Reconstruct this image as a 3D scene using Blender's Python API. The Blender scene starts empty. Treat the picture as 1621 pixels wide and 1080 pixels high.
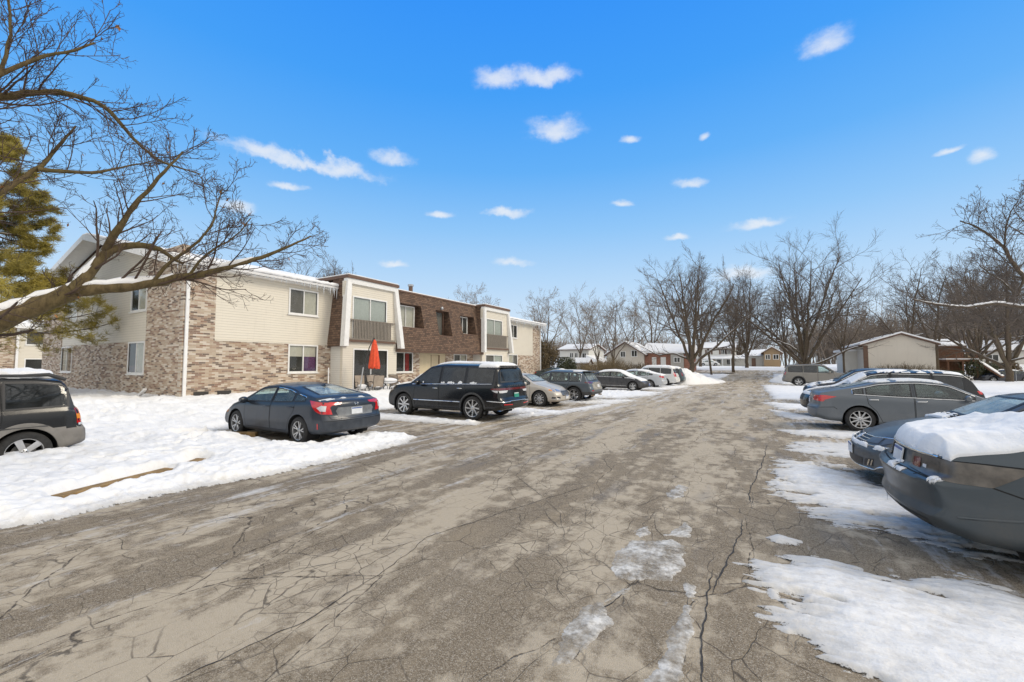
import bpy, bmesh, math, random
import numpy as np
from mathutils import Vector, Matrix
from mathutils.bvhtree import BVHTree
from mathutils.geometry import delaunay_2d_cdt

scene = bpy.context.scene
COL = scene.collection
R = math.radians
rng = np.random.default_rng(7)

# ------------------------------------------------------------------ mesh builder
class MB:
    def __init__(s):
        s.v = []; s.f = []; s.m = []; s.n = 0
    def add(s, verts, faces, mi=0):
        b = s.n
        verts = [tuple(map(float, p)) for p in verts]
        s.v.extend(verts); s.n += len(verts)
        for f in faces:
            s.f.append(tuple(b + i for i in f)); s.m.append(mi)
        return s
    def quad(s, a, b, c, d, mi=0):
        return s.add([a, b, c, d], [(0, 1, 2, 3)], mi)
    def box(s, x0, x1, y0, y1, z0, z1, mi=0):
        v = [(x0,y0,z0),(x1,y0,z0),(x1,y1,z0),(x0,y1,z0),(x0,y0,z1),(x1,y0,z1),(x1,y1,z1),(x0,y1,z1)]
        return s.add(v, [(0,3,2,1),(4,5,6,7),(0,1,5,4),(1,2,6,5),(2,3,7,6),(3,0,4,7)], mi)
    def beam(s, p, q, w, h, up=(0,0,1), mi=0):
        p = Vector(p); q = Vector(q); d = (q-p).normalized(); u = Vector(up)
        x = d.cross(u)
        if x.length < 1e-4: x = d.cross(Vector((1,0,0)))
        x.normalize(); u = x.cross(d).normalized()
        v = []
        for c in (p, q):
            for a, b in ((-1,-1),(1,-1),(1,1),(-1,1)):
                v.append(c + x*(a*w/2) + u*(b*h/2))
        return s.add(v, [(0,1,2,3),(7,6,5,4),(0,4,5,1),(1,5,6,2),(2,6,7,3),(3,7,4,0)], mi)
    def tube(s, pts, rad, n=8, mi=0, cap=True):
        pts = [Vector(p) for p in pts]; m = len(pts)
        if not hasattr(rad, '__len__'): rad = [rad]*m
        v = []; ref = None
        for i in range(m):
            t = (pts[min(i+1,m-1)] - pts[max(i-1,0)]).normalized()
            if ref is None:
                ref = t.cross(Vector((0,0,1)))
                if ref.length < 1e-3: ref = t.cross(Vector((1,0,0)))
            ref = (ref - t*ref.dot(t))
            if ref.length < 1e-5: ref = t.orthogonal()
            ref.normalize(); b = t.cross(ref)
            for k in range(n):
                a = 2*math.pi*k/n
                v.append(pts[i] + (ref*math.cos(a) + b*math.sin(a))*rad[i])
        f = []
        for i in range(m-1):
            for k in range(n):
                f.append((i*n+k, i*n+(k+1)%n, (i+1)*n+(k+1)%n, (i+1)*n+k))
        if cap:
            f.append(tuple(range(n-1,-1,-1))); f.append(tuple((m-1)*n+k for k in range(n)))
        return s.add(v, f, mi)
    def lathe(s, prof, c, axis='y', n=32, mi=0, close=False):
        # prof: list of (r, h) ; axis direction h
        v = []
        for r, h in prof:
            for k in range(n):
                a = 2*math.pi*k/n; p, q = r*math.cos(a), r*math.sin(a)
                if axis == 'y': v.append((c[0]+p, c[1]+h, c[2]+q))
                elif axis == 'z': v.append((c[0]+p, c[1]+q, c[2]+h))
                else: v.append((c[0]+h, c[1]+p, c[2]+q))
        f = []
        for i in range(len(prof)-1):
            for k in range(n):
                f.append((i*n+k, i*n+(k+1)%n, (i+1)*n+(k+1)%n, (i+1)*n+k))
        return s.add(v, f, mi)
    def prism(s, poly, p0, ax_u, ax_v, ax_n, depth, mi=0):
        p0, u, v, n = Vector(p0), Vector(ax_u), Vector(ax_v), Vector(ax_n)
        k = len(poly)
        a = [p0 + u*x + v*y for x, y in poly]; b = [q + n*depth for q in a]
        f = [tuple(range(k)), tuple(range(2*k-1, k-1, -1))]
        for i in range(k): f.append((i, k+i, k+(i+1)%k, (i+1)%k))
        return s.add(a+b, f, mi)
    def ellipsoid(s, c, r, nu=14, nv=9, mi=0):
        v = []
        for i in range(nv+1):
            t = math.pi*i/nv
            for k in range(nu):
                a = 2*math.pi*k/nu
                v.append((c[0]+r[0]*math.sin(t)*math.cos(a), c[1]+r[1]*math.sin(t)*math.sin(a), c[2]+r[2]*math.cos(t)))
        f = [(i*nu+k, i*nu+(k+1)%nu, (i+1)*nu+(k+1)%nu, (i+1)*nu+k) for i in range(nv) for k in range(nu)]
        return s.add(v, f, mi)
    def merge(s, o, mi=None):
        b = s.n; s.v.extend(o.v); s.n += o.n
        for f, m in zip(o.f, o.m):
            s.f.append(tuple(b+i for i in f)); s.m.append(m if mi is None else mi)
        return s

def new_obj(name, me, parent=None):
    o = bpy.data.objects.new(name, me); COL.objects.link(o)
    if parent is not None: o.parent = parent
    return o

def part(name, mb, mats, parent=None, smooth=None, off=(0,0,0), recalc=True, bevel=0):
    """links a builder as ONE mesh object; off = the root's location when built in world coords"""
    me = bpy.data.meshes.new(name)
    ox, oy, oz = off
    vv = [(x-ox, y-oy, z-oz) for x, y, z in mb.v] if any(off) else mb.v
    me.from_pydata(vv, [], mb.f)
    if not isinstance(mats, (list, tuple)): mats = [mats]
    for m in mats: me.materials.append(m)
    if len(mats) > 1 and len(mb.m) == len(me.polygons): me.polygons.foreach_set('material_index', mb.m)
    if recalc or bevel:
        bm = bmesh.new(); bm.from_mesh(me)
        if recalc: bmesh.ops.recalc_face_normals(bm, faces=bm.faces)
        if bevel:
            bmesh.ops.bevel(bm, geom=[e for e in bm.edges if e.is_manifold and e.calc_face_angle(0) > .5], offset=bevel, segments=2, affect='EDGES', clamp_overlap=True)
        bm.to_mesh(me); bm.free()
    if smooth is not None:
        me.polygons.foreach_set('use_smooth', [True]*len(me.polygons))
        if smooth < 180: me.set_sharp_from_angle(angle=R(smooth))
    me.update()
    return new_obj(name, me, parent)

def np_mesh(name, V, F, mats, parent=None, smooth=True, mi=None, attrs=None):
    """fast mesh from numpy verts (n,3) and quads/tris (m,k)"""
    me = bpy.data.meshes.new(name)
    V = np.ascontiguousarray(V, dtype=np.float32); F = np.ascontiguousarray(F, dtype=np.int32)
    n, k = F.shape
    me.vertices.add(len(V)); me.vertices.foreach_set('co', V.ravel())
    me.loops.add(n*k); me.loops.foreach_set('vertex_index', F.ravel())
    me.polygons.add(n); me.polygons.foreach_set('loop_start', np.arange(0, n*k, k, dtype=np.int32))
    if not isinstance(mats, (list, tuple)): mats = [mats]
    for m in mats: me.materials.append(m)
    if mi is not None: me.polygons.foreach_set('material_index', np.asarray(mi, dtype=np.int32))
    me.polygons.foreach_set('use_smooth', np.full(n, bool(smooth)))
    if attrs:
        for an, av in attrs.items():
            a = me.attributes.new(an, 'FLOAT', 'POINT'); a.data.foreach_set('value', np.asarray(av, dtype=np.float32))
    me.update(calc_edges=True); me.validate()
    return new_obj(name, me, parent)

def thing(name, label, cat, loc=(0,0,0), rotz=0, group=None):
    o = bpy.data.objects.new(name, None); COL.objects.link(o)
    o.empty_display_size = .3
    o.location = loc; o.rotation_euler = (0, 0, rotz)
    return tag(o, label, cat, group)

def tag(o, label, cat, group=None, kind=None):
    o['label'] = label
    o['category'] = cat
    if group: o['group'] = group
    if kind: o['kind'] = kind
    return o

def struct(o): o['kind'] = 'structure'; return o

# ------------------------------------------------------------------ numpy noise
_perm = rng.permutation(1024)
_grad = rng.uniform(0, 2*np.pi, 1024)
def perlin(x, y):
    x = np.asarray(x, float); y = np.asarray(y, float)
    xi = np.floor(x).astype(np.int64); yi = np.floor(y).astype(np.int64)
    xf = x-xi; yf = y-yi
    def g(ix, iy, dx, dy):
        a = _grad[_perm[(_perm[ix & 1023] + iy) & 1023]]
        return np.cos(a)*dx + np.sin(a)*dy
    u = xf*xf*xf*(xf*(xf*6-15)+10); v = yf*yf*yf*(yf*(yf*6-15)+10)
    n00 = g(xi, yi, xf, yf); n10 = g(xi+1, yi, xf-1, yf); n01 = g(xi, yi+1, xf, yf-1); n11 = g(xi+1, yi+1, xf-1, yf-1)
    return ((n00*(1-u)+n10*u)*(1-v) + (n01*(1-u)+n11*u)*v)*1.5
def fbm(x, y, oct=4, gain=.5):
    a = 1.; s = 0; t = 0
    for i in range(oct):
        s = s + a*perlin(x*2**i+17.3*i, y*2**i-9.1*i); t += a; a *= gain
    return s/t
def sstep(a, b, x):
    t = np.clip((np.asarray(x, float)-a)/(b-a), 0, 1); return t*t*(3-2*t)

# ------------------------------------------------------------------ materials
def mat(name):
    m = bpy.data.materials.new(name); m.use_nodes = True
    nt = m.node_tree; nt.nodes.clear()
    return m, nt
class N:
    """tiny node helper"""
    def __init__(s, nt): s.nt = nt
    def __call__(s, typ, ins=None, **kw):
        n = s.nt.nodes.new(typ)
        for k, v in kw.items(): setattr(n, k, v)
        for k, v in (ins or {}).items():
            sock = n.inputs[k]
            if isinstance(v, bpy.types.NodeSocket): s.nt.links.new(v, sock)
            else:
                if isinstance(v, (tuple, list)) and len(v) == 3 and sock.type == 'RGBA': v = (*v, 1)
                sock.default_value = v
        return n
    def math(s, op, a, b=0., c=None, clamp=False):
        n = s.nt.nodes.new('ShaderNodeMath'); n.operation = op; n.use_clamp = clamp
        for i, v in enumerate((a, b) if c is None else (a, b, c)):
            if isinstance(v, bpy.types.NodeSocket): s.nt.links.new(v, n.inputs[i])
            else: n.inputs[i].default_value = v
        return n.outputs[0]
    def mix(s, fac, a, b, mode='MIX'):
        n = s.nt.nodes.new('ShaderNodeMix'); n.data_type = 'RGBA'; n.blend_type = mode; n.clamp_factor = True
        for sock, v in ((n.inputs[0], fac), (n.inputs[6], a), (n.inputs[7], b)):
            if isinstance(v, bpy.types.NodeSocket): s.nt.links.new(v, sock)
            else: sock.default_value = (*v, 1) if isinstance(v, (tuple, list)) and len(v) == 3 else v
        return n.outputs[2]
    def ramp(s, fac, stops, interp='LINEAR'):
        n = s.nt.nodes.new('ShaderNodeValToRGB'); n.color_ramp.interpolation = interp
        e = n.color_ramp.elements
        while len(e) < len(stops): e.new(.5)
        while len(e) > len(stops): e.remove(e[-1])
        for el, (p, c) in zip(e, stops):
            el.position = p; el.color = (*c, 1) if len(c) == 3 else c
        s.nt.links.new(fac, n.inputs[0]); return n.outputs[0]
    def noise(s, vec, scale, detail=3, rough=.55, dist=0, out=0):
        n = s('ShaderNodeTexNoise', {'Vector': vec, 'Scale': scale, 'Detail': detail, 'Roughness': rough, 'Distortion': dist}); return n.outputs[out]
    def mapr(s, v, a, b, c=0., d=1., smooth=False):
        n = s.nt.nodes.new('ShaderNodeMapRange'); n.interpolation_type = 'SMOOTHSTEP' if smooth else 'LINEAR'
        s.nt.links.new(v, n.inputs[0])
        for i, q in enumerate((a, b, c, d)): n.inputs[i+1].default_value = q
        return n.outputs[0]
    def out(s, bsdf):
        o = s.nt.nodes.new('ShaderNodeOutputMaterial'); s.nt.links.new(bsdf, o.inputs[0])

def simple(name, col, rough=.6, metal=0., var=.12, scale=6., bump=0., bscale=60., coat=0., spec=.5, emit=None):
    m, nt = mat(name); n = N(nt)
    tc = n('ShaderNodeTexCoord').outputs['Object']
    nz = n.noise(tc, scale, 4)
    c = n.mix(n.mapr(nz, .3, .7), tuple(q*(1-var) for q in col), tuple(min(1, q*(1+var)) for q in col))
    ins = {'Base Color': c, 'Roughness': rough, 'Metallic': metal, 'Coat Weight': coat, 'Specular IOR Level': spec}
    b = n('ShaderNodeBsdfPrincipled', ins)
    if bump:
        bp = n('ShaderNodeBump', {'Height': n.noise(tc, bscale, 3), 'Strength': bump, 'Distance': .01})
        nt.links.new(bp.outputs[0], b.inputs['Normal'])
    n.out(b.outputs[0]); return m

M = {}
M['white_trim'] = simple('white_trim_paint', (.74,.73,.70), .5, var=.06)
M['gutter'] = simple('white_gutter_metal', (.76,.75,.73), .4, var=.06)
M['brown_trim'] = simple('brown_trim_wood', (.13,.075,.05), .7)
M['balcony_wood'] = simple('weathered_grey_wood', (.23,.20,.165), .85, var=.3, scale=25)
M['black_plastic'] = simple('black_plastic', (.02,.02,.022), .5)
M['rubber'] = simple('tyre_rubber', (.03,.029,.028), .85, var=.35, scale=14, bump=.3)
M['liner'] = simple('wheel_well_black', (.008,.008,.008), .95)
M['chrome'] = simple('chrome', (.72,.73,.74), .12, 1., var=.03)
M['alloy'] = simple('alloy_silver', (.62,.62,.62), .32, .75, var=.10)
M['alloy_dark'] = simple('alloy_dark', (.06,.06,.065), .35, .7)
M['seam'] = simple('panel_gap_black', (.006,.006,.006), .8)
M['brake'] = simple('brake_steel', (.12,.115,.11), .6, .6)
M['seat_dark'] = simple('seat_fabric_charcoal', (.035,.035,.038), .8)
M['seat_tan'] = simple('seat_fabric_tan', (.23,.19,.15), .8)
M['plate_white'] = simple('plate_white', (.68,.70,.72), .45)
M['plate_green'] = simple('plate_green', (.03,.28,.20), .45)
M['plate_blue'] = simple('plate_blue', (.06,.12,.34), .45)
M['plate_ink'] = simple('plate_ink', (.12,.12,.2), .6)
M['rust'] = simple('exhaust_tip_rusty', (.42,.30,.20), .55, .3)
M['lamp_amber'] = simple('lamp_amber', (.75,.26,.04), .2)
M['lamp_white'] = simple('lamp_clear', (.62,.63,.65), .15)
M['lamp_red'] = simple('lamp_red', (.55,.012,.015), .14, coat=1)
M['lamp_darkred'] = simple('lamp_smoked_red', (.13,.012,.014), .16, coat=1)
M['lamp_smoked'] = simple('lamp_smoked_dirty', (.085,.072,.058), .35, var=.5, scale=9, coat=.3)
M['head_dark'] = simple('headlamp_smoked', (.09,.092,.095), .32, .0)
M['head_clear'] = simple('headlamp_clear', (.42,.43,.45), .10, .5, coat=1)
M['cladding'] = simple('grey_plastic_cladding', (.215,.20,.18), .75, var=.2, scale=4)
M['black_clad'] = simple('dark_plastic_cladding', (.05,.05,.05), .7, var=.3)
M['dark_metal'] = simple('dark_metal', (.045,.042,.04), .5, .4)
M['galv'] = simple('galvanised_metal', (.40,.41,.42), .45, .6)
M['red_canvas'] = simple('orange_red_canvas', (.72,.085,.03), .8, var=.2, scale=9)
M['tan_mesh'] = simple('tan_sling_fabric', (.34,.28,.22), .8)
M['red_cloth'] = simple('red_curtain_cloth', (.36,.05,.045), .8, var=.3, scale=30)
M['purple_cloth'] = simple('purple_curtain_cloth', (.10,.045,.12), .8, var=.5, scale=14)
M['curtain'] = simple('pale_curtain', (.44,.46,.43), .8, var=.15, scale=25)
M['blind'] = simple('cream_window_blind', (.50,.47,.40), .7, var=.08)
M['room_dark'] = simple('dark_room', (.035,.033,.03), .9, var=.4, scale=1.5)
M['screen'] = simple('insect_screen', (.15,.14,.13), .8, var=.1)
M['foundation'] = simple('concrete_foundation', (.36,.30,.22), .9, bump=.3)
M['vent'] = simple('vent_grille_dark', (.05,.045,.04), .7)
M['curb'] = simple('curb_concrete_tan', (.29,.185,.075), .9, var=.35, scale=7, bump=.5)
M['cream_panel'] = simple('cream_panel', (.56,.47,.31), .7, var=.06)
M['door_cream'] = simple('cream_door_paint', (.55,.46,.30), .55, var=.05)

def snow_mat(name, base=(.86,.86,.86), dirt=.0, bscale=9., bstr=.35, thin=False):
    m, nt = mat(name); n = N(nt)
    tc = n('ShaderNodeTexCoord').outputs['Object']
    a = n.noise(tc, 1.3, 5, .6); b = n.noise(tc, 14, 5, .65); f = n.noise(tc, 90, 3, .7); lo = n.noise(tc, 4.5, 4, .55)
    c = n.mix(n.mapr(n.math('ADD', n.math('MULTIPLY', a, .7), n.math('MULTIPLY', b, .3)), .35, .66), tuple(q*.90 for q in base), base)
    if dirt:
        dm = n.mapr(b, .60, .78); dm = n.math('MULTIPLY', dm, n.mapr(a, .42, .62)); dm = n.math('MULTIPLY', dm, dirt)
        c = n.mix(dm, c, (.46,.40,.33))
        sp = n.noise(tc, 38, 2, .5)
        c = n.mix(n.math('MULTIPLY', n.mapr(sp, .72, .76), dirt*.6), c, (.22,.18,.14))
    h = n.math('ADD', n.math('ADD', n.math('MULTIPLY', lo, 1.3), n.math('MULTIPLY', b, .45)), n.math('MULTIPLY', f, .12))
    bp = n('ShaderNodeBump', {'Height': h, 'Strength': bstr, 'Distance': .06})
    bs = n('ShaderNodeBsdfPrincipled', {'Base Color': c, 'Roughness': .75, 'Specular IOR Level': .25, 'Normal': bp.outputs[0]})
    if thin:                       # slush: thin snow is grey and lets the tarmac through
        th = n('ShaderNodeAttribute', attribute_name='thick').outputs['Fac']
        st = n.noise(n('ShaderNodeMapping', {'Vector': tc, 'Scale': (.22,1.,1.)}).outputs[0], 17, 6, .7); gr = n.noise(tc, 60, 4, .7)
        q = n.math('ADD', th, n.math('MULTIPLY', n.math('SUBTRACT', n.math('ADD', n.math('ADD', n.math('MULTIPLY', st, .55), n.math('MULTIPLY', gr, .25)), n.math('MULTIPLY', n.noise(tc, 6., 8, .7), .30)), .55), .16))
        al = n.mapr(q, .0, .008, 0., 1., True)
        gy = n.mapr(q, .005, .085, 0., 1., True)
        edge = n.math('MULTIPLY', n.mapr(th, .11, .02), n.mapr(n.noise(tc, 11, 6, .7), .50, .66)); c = n.mix(n.math('MULTIPLY', edge, .55), c, (.40,.35,.285))
        c2 = n.mix(gy, (.56,.545,.52), c); nt.links.new(c2, bs.inputs['Base Color']); nt.links.new(al, bs.inputs['Alpha'])
    n.out(bs.outputs[0]); return m
M['snow'] = snow_mat('snow_fresh')
M['snow_ground'] = snow_mat('snow_on_ground', dirt=.5)
M['snow_lot'] = snow_mat('snow_and_slush_on_lot', dirt=.6, thin=True)
M['snow_car'] = snow_mat('snow_on_car', bscale=20, bstr=.25)
M['snow_car_dusting'] = snow_mat('snow_frost_dusting', base=(.68,.69,.70))

def ice_mat():
    m, nt = mat('refrozen_ice'); n = N(nt)
    tc = n('ShaderNodeTexCoord').outputs['Object']
    a = n.noise(tc, 4, 6, .62); b = n.noise(tc, 26, 5, .68)
    mx = n.math('ADD', n.math('MULTIPLY', a, .65), n.math('MULTIPLY', b, .35))
    c = n.mix(n.mapr(mx, .40, .62), (.40,.36,.30), (.74,.72,.68))
    al = n.mapr(mx, .40, .60, .30, .92)
    bp = n('ShaderNodeBump', {'Height': b, 'Strength': .25, 'Distance': .006})
    bs = n('ShaderNodeBsdfPrincipled', {'Base Color': c, 'Roughness': .5, 'Specular IOR Level': .3, 'Alpha': al, 'Normal': bp.outputs[0]})
    n.out(bs.outputs[0]); return m
M['ice'] = ice_mat()
def icicle_mat():
    m, nt = mat('icicle_ice'); n = N(nt)
    tc = n('ShaderNodeTexCoord').outputs['Object']
    c = n.mix(n.noise(tc, 8, 2), (.62,.66,.70), (.82,.84,.86))
    bs = n('ShaderNodeBsdfPrincipled', {'Base Color': c, 'Roughness': .12, 'Alpha': .8, 'Transmission Weight': .2})
    n.out(bs.outputs[0]); return m
M['icicle'] = icicle_mat()

def wall_vec(n, axis):
    """object coords laid on a wall: u along the wall, v up. axis 'x' = wall running along x"""
    tc = n('ShaderNodeTexCoord').outputs['Object']
    sp = n('ShaderNodeSeparateXYZ', {0: tc})
    return n('ShaderNodeCombineXYZ', {0: sp.outputs[0 if axis == 'x' else 1], 1: sp.outputs[2], 2: 0.}).outputs[0]

def brick_mat(name, axis):
    m, nt = mat(name); n = N(nt); v = wall_vec(n, axis)
    br = n('ShaderNodeTexBrick', {'Vector': v, 'Color1': (0,0,0,1), 'Color2': (1,1,1,1), 'Mortar': (.5,.5,.5,1), 'Scale': 1., 'Mortar Size': .0045, 'Mortar Smooth': .3, 'Bias': 0., 'Brick Width': .255, 'Row Height': .073}, offset=.5)
    pal = n.ramp(br.outputs[0], [(0,(.50,.40,.29)),(.15,(.38,.26,.17)),(.27,(.62,.53,.42)),(.42,(.24,.125,.075)),(.50,(.46,.35,.25)),(.62,(.68,.60,.50)),(.74,(.10,.06,.042)),(.82,(.40,.27,.18)),(.90,(.20,.115,.075))], 'CONSTANT')
    blot = n.noise(v, 1.1, 3)
    pal = n.mix(n.mapr(blot, .3, .7, .10, .35), pal, (.44,.38,.32))
    nz = n.noise(v, 40, 4)
    pal = n.mix(n.mapr(nz, .3, .75, 0, .5), pal, n.mix(1., pal, (.72,.70,.68), 'MULTIPLY'))
    c = n.mix(br.outputs[1], pal, (.50,.44,.36))
    bp = n('ShaderNodeBump', {'Height': n.math('SUBTRACT', n.math('MULTIPLY', nz, .4), br.outputs[1]), 'Strength': .6, 'Distance': .012})
    bs = n('ShaderNodeBsdfPrincipled', {'Base Color': c, 'Roughness': .88, 'Normal': bp.outputs[0]})
    n.out(bs.outputs[0]); return m
M['brick_x'] = brick_mat('mixed_brown_brick_x', 'x'); M['brick_y'] = brick_mat('mixed_brown_brick_y', 'y')
def redbrick(axis):
    m, nt = mat('red_brick_'+axis); n = N(nt); v = wall_vec(n, axis)
    br = n('ShaderNodeTexBrick', {'Vector': v, 'Color1': (.34,.13,.075,1), 'Color2': (.22,.085,.055,1), 'Mortar': (.4,.33,.28,1), 'Scale': 1., 'Mortar Size': .006, 'Brick Width': .22, 'Row Height': .075})
    bs = n('ShaderNodeBsdfPrincipled', {'Base Color': br.outputs[0], 'Roughness': .9}); n.out(bs.outputs[0]); return m
M['redbrick'] = redbrick('x')

def shingle_mat(name, axis):
    m, nt = mat(name); n = N(nt); v = wall_vec(n, axis)
    br = n('ShaderNodeTexBrick', {'Vector': v, 'Color1': (0,0,0,1), 'Color2': (1,1,1,1), 'Mortar': (.2,.2,.2,1), 'Scale': 1., 'Mortar Size': .008, 'Mortar Smooth': .2, 'Brick Width': .24, 'Row Height': .125})
    pal = n.ramp(br.outputs[0], [(0,(.16,.095,.06)),(.25,(.11,.066,.044)),(.45,(.185,.115,.075)),(.65,(.135,.082,.053)),(.85,(.08,.05,.034))], 'CONSTANT')
    nz = n.noise(v, 30, 4); pal = n.mix(n.mapr(nz, .3, .7, 0, .5), pal, (.125,.08,.055))
    c = n.mix(br.outputs[1], pal, (.03,.02,.015))
    sp = n('ShaderNodeSeparateXYZ', {0: v}).outputs[1]
    saw = n.math('FRACT', n.math('DIVIDE', sp, .125))
    bp = n('ShaderNodeBump', {'Height': n.math('SUBTRACT', n.math('SUBTRACT', 1., saw), br.outputs[1]), 'Strength': .8, 'Distance': .02})
    bs = n('ShaderNodeBsdfPrincipled', {'Base Color': c, 'Roughness': .9, 'Normal': bp.outputs[0]}); n.out(bs.outputs[0]); return m
M['shingle_y'] = shingle_mat('brown_shingle_y', 'y'); M['shingle_x'] = shingle_mat('brown_shingle_x', 'x')

def siding_mat(name, col):
    m, nt = mat(name); n = N(nt)
    tc = n('ShaderNodeTexCoord').outputs['Object']
    big = n.noise(tc, .7, 4); st = n.noise(n('ShaderNodeMapping', {'Vector': tc, 'Scale': (3,3,.25)}).outputs[0], 2.5, 4)
    c = n.mix(n.mapr(big, .3, .7, 0, .35), col, tuple(q*.86 for q in col))
    c = n.mix(n.mapr(st, .55, .8, 0, .22), c, tuple(q*.62 for q in col))
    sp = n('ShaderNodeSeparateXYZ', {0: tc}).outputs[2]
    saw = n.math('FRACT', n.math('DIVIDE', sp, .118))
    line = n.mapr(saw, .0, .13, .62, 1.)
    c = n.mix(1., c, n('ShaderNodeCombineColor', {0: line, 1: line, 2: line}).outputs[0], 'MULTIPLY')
    bp = n('ShaderNodeBump', {'Height': n.math('SUBTRACT', 1., saw), 'Strength': .7, 'Distance': .018})
    bs = n('ShaderNodeBsdfPrincipled', {'Base Color': c, 'Roughness': .62, 'Normal': bp.outputs[0]}); n.out(bs.outputs[0]); return m
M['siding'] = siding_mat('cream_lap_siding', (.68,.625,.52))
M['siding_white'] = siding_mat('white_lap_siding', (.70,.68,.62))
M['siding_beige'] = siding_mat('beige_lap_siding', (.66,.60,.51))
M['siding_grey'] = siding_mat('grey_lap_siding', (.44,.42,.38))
M['wood_tan'] = siding_mat('tan_wood_siding', (.36,.25,.14))
M['deck_brown'] = simple('deck_wood_brown', (.14,.07,.04), .85, var=.3)

def window_glass():
    m, nt = mat('window_glass'); n = N(nt)
    tc = n('ShaderNodeTexCoord').outputs['Object']
    bp = n('ShaderNodeBump', {'Height': n.noise(tc, 1.2, 2), 'Strength': .04, 'Distance': .05})
    lw = n('ShaderNodeLayerWeight', {'Blend': .5}).outputs['Facing']; frs = n.math('ADD', .04, n.math('MULTIPLY', .96, n.math('POWER', lw, 5.)))
    gl = n('ShaderNodeBsdfGlossy', {'Color': (1,1,1,1), 'Roughness': .02, 'Normal': bp.outputs[0]})
    tr = n('ShaderNodeBsdfTransparent', {'Color': (.86,.88,.86,1)})
    mx = n('ShaderNodeMixShader', {0: n.math('MULTIPLY', frs, .9), 1: tr.outputs[0], 2: gl.outputs[0]})
    n.out(mx.outputs[0]); return m
M['glass'] = window_glass()

def car_glass(name, tint, film=.06, filmcol=(.45,.47,.47)):
    m, nt = mat(name); n = N(nt)
    tc = n('ShaderNodeTexCoord').outputs['Object']
    lw = n('ShaderNodeLayerWeight', {'Blend': .5}).outputs['Facing']; frs = n.math('ADD', .045, n.math('MULTIPLY', .95, n.math('POWER', lw, 5.)))
    gl = n('ShaderNodeBsdfGlossy', {'Color': (1,1,1,1), 'Roughness': .03})
    tr = n('ShaderNodeBsdfTransparent', {'Color': (*tint, 1)})
    mx = n('ShaderNodeMixShader', {0: n.math('ADD', frs, .01), 1: tr.outputs[0], 2: gl.outputs[0]})
    df = n('ShaderNodeBsdfDiffuse', {'Color': (*filmcol, 1)})
    nz = n.noise(tc, 5, 5, .65)
    mx2 = n('ShaderNodeMixShader', {0: n.mapr(nz, .3, .75, film*.35, film*1.8), 1: mx.outputs[0], 2: df.outputs[0]})
    n.out(mx2.outputs[0]); return m
M['car_glass'] = car_glass('car_glass_green', (.74,.86,.82), .10, (.42,.49,.47))
M['car_glass_dark'] = car_glass('car_glass_privacy', (.10,.11,.115), .07, (.3,.33,.35))
M['car_glass_frost'] = car_glass('car_glass_frosted', (.45,.52,.52), .42, (.44,.50,.51))
M['car_glass_snow'] = car_glass('car_glass_snowy', (.3,.33,.34), .95, (.60,.62,.63))

def paint(name, col, metal=.35, rough=.32, dirt=.4, dirtcol=(.30,.28,.255)):
    m, nt = mat('car_paint_'+name); n = N(nt)
    tc = n('ShaderNodeTexCoord').outputs['Object']
    z = n('ShaderNodeSeparateXYZ', {0: tc}).outputs[2]
    nz = n.noise(tc, 3.2, 6, .65); fine = n.noise(tc, 45, 3, .7)
    streak = n.noise(n('ShaderNodeMapping', {'Vector': tc, 'Scale': (1,1,.3)}).outputs[0], 9, 4)
    low = n.mapr(z, .95, .25, .12, 1., True)
    d = n.math('MULTIPLY', low, n.mapr(n.math('ADD', n.math('MULTIPLY', nz, .6), n.math('MULTIPLY', streak, .4)), .33, .66))
    d = n.math('MULTIPLY', d, n.mapr(fine, .25, .65, .55, 1.)); d = n.math('MULTIPLY', d, dirt)
    d = n.math('ADD', d, dirt*.05, clamp=True)
    c = n.mix(d, col, dirtcol)
    ro = n.math('ADD', rough+.08, n.math('MULTIPLY', d, .6), clamp=True)
    bs = n('ShaderNodeBsdfPrincipled', {'Base Color': c, 'Metallic': n.math('MULTIPLY', metal*.5, n.math('SUBTRACT', 1., d)), 'Roughness': ro, 'Coat Weight': n.math('SUBTRACT', .42, n.math('MULTIPLY', d, .6), clamp=True), 'Coat Roughness': .12, 'Specular IOR Level': .35})
    n.out(bs.outputs[0]); return m

def bark_mat(name, col, snowy=.0):
    m, nt = mat(name); n = N(nt)
    tc = n('ShaderNodeTexCoord').outputs['Object']
    mp = n('ShaderNodeMapping', {'Vector': tc, 'Scale': (1,1,.35)}).outputs[0]
    a = n.noise(mp, 18, 5, .7); b = n.noise(tc, 2, 3)
    c = n.mix(n.mapr(a, .3, .7), tuple(q*.5 for q in col), tuple(q*1.25 for q in col))
    c = n.mix(n.mapr(b, .45, .75, 0, .4), c, (col[0]*.9, col[1]*1.05, col[2]*.6))
    if snowy:
        g = n('ShaderNodeNewGeometry').outputs['Normal']
        nzv = n('ShaderNodeSeparateXYZ', {0: g}).outputs[2]
        s = n.math('MULTIPLY', n.mapr(nzv, .45, .8), n.mapr(n.noise(tc, 1.6, 3), .40, .56)); s = n.math('MULTIPLY', s, snowy)
        c = n.mix(s, c, (.84,.84,.85))
    bp = n('ShaderNodeBump', {'Height': a, 'Strength': .7, 'Distance': .02})
    bs = n('ShaderNodeBsdfPrincipled', {'Base Color': c, 'Roughness': .92, 'Specular IOR Level': .2, 'Normal': bp.outputs[0]}); n.out(bs.outputs[0]); return m
M['bark_oak'] = bark_mat('oak_bark_mossy', (.145,.108,.055))
M['twig_oak'] = simple('oak_twig', (.085,.055,.038), .9, var=.3)
M['bark'] = bark_mat('grey_brown_bark', (.125,.095,.07), .95)
M['twig'] = simple('brown_twig', (.115,.092,.074), .95, var=.3)
M['twig_tan'] = simple('tan_twig', (.24,.195,.155), .95, var=.3)
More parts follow.
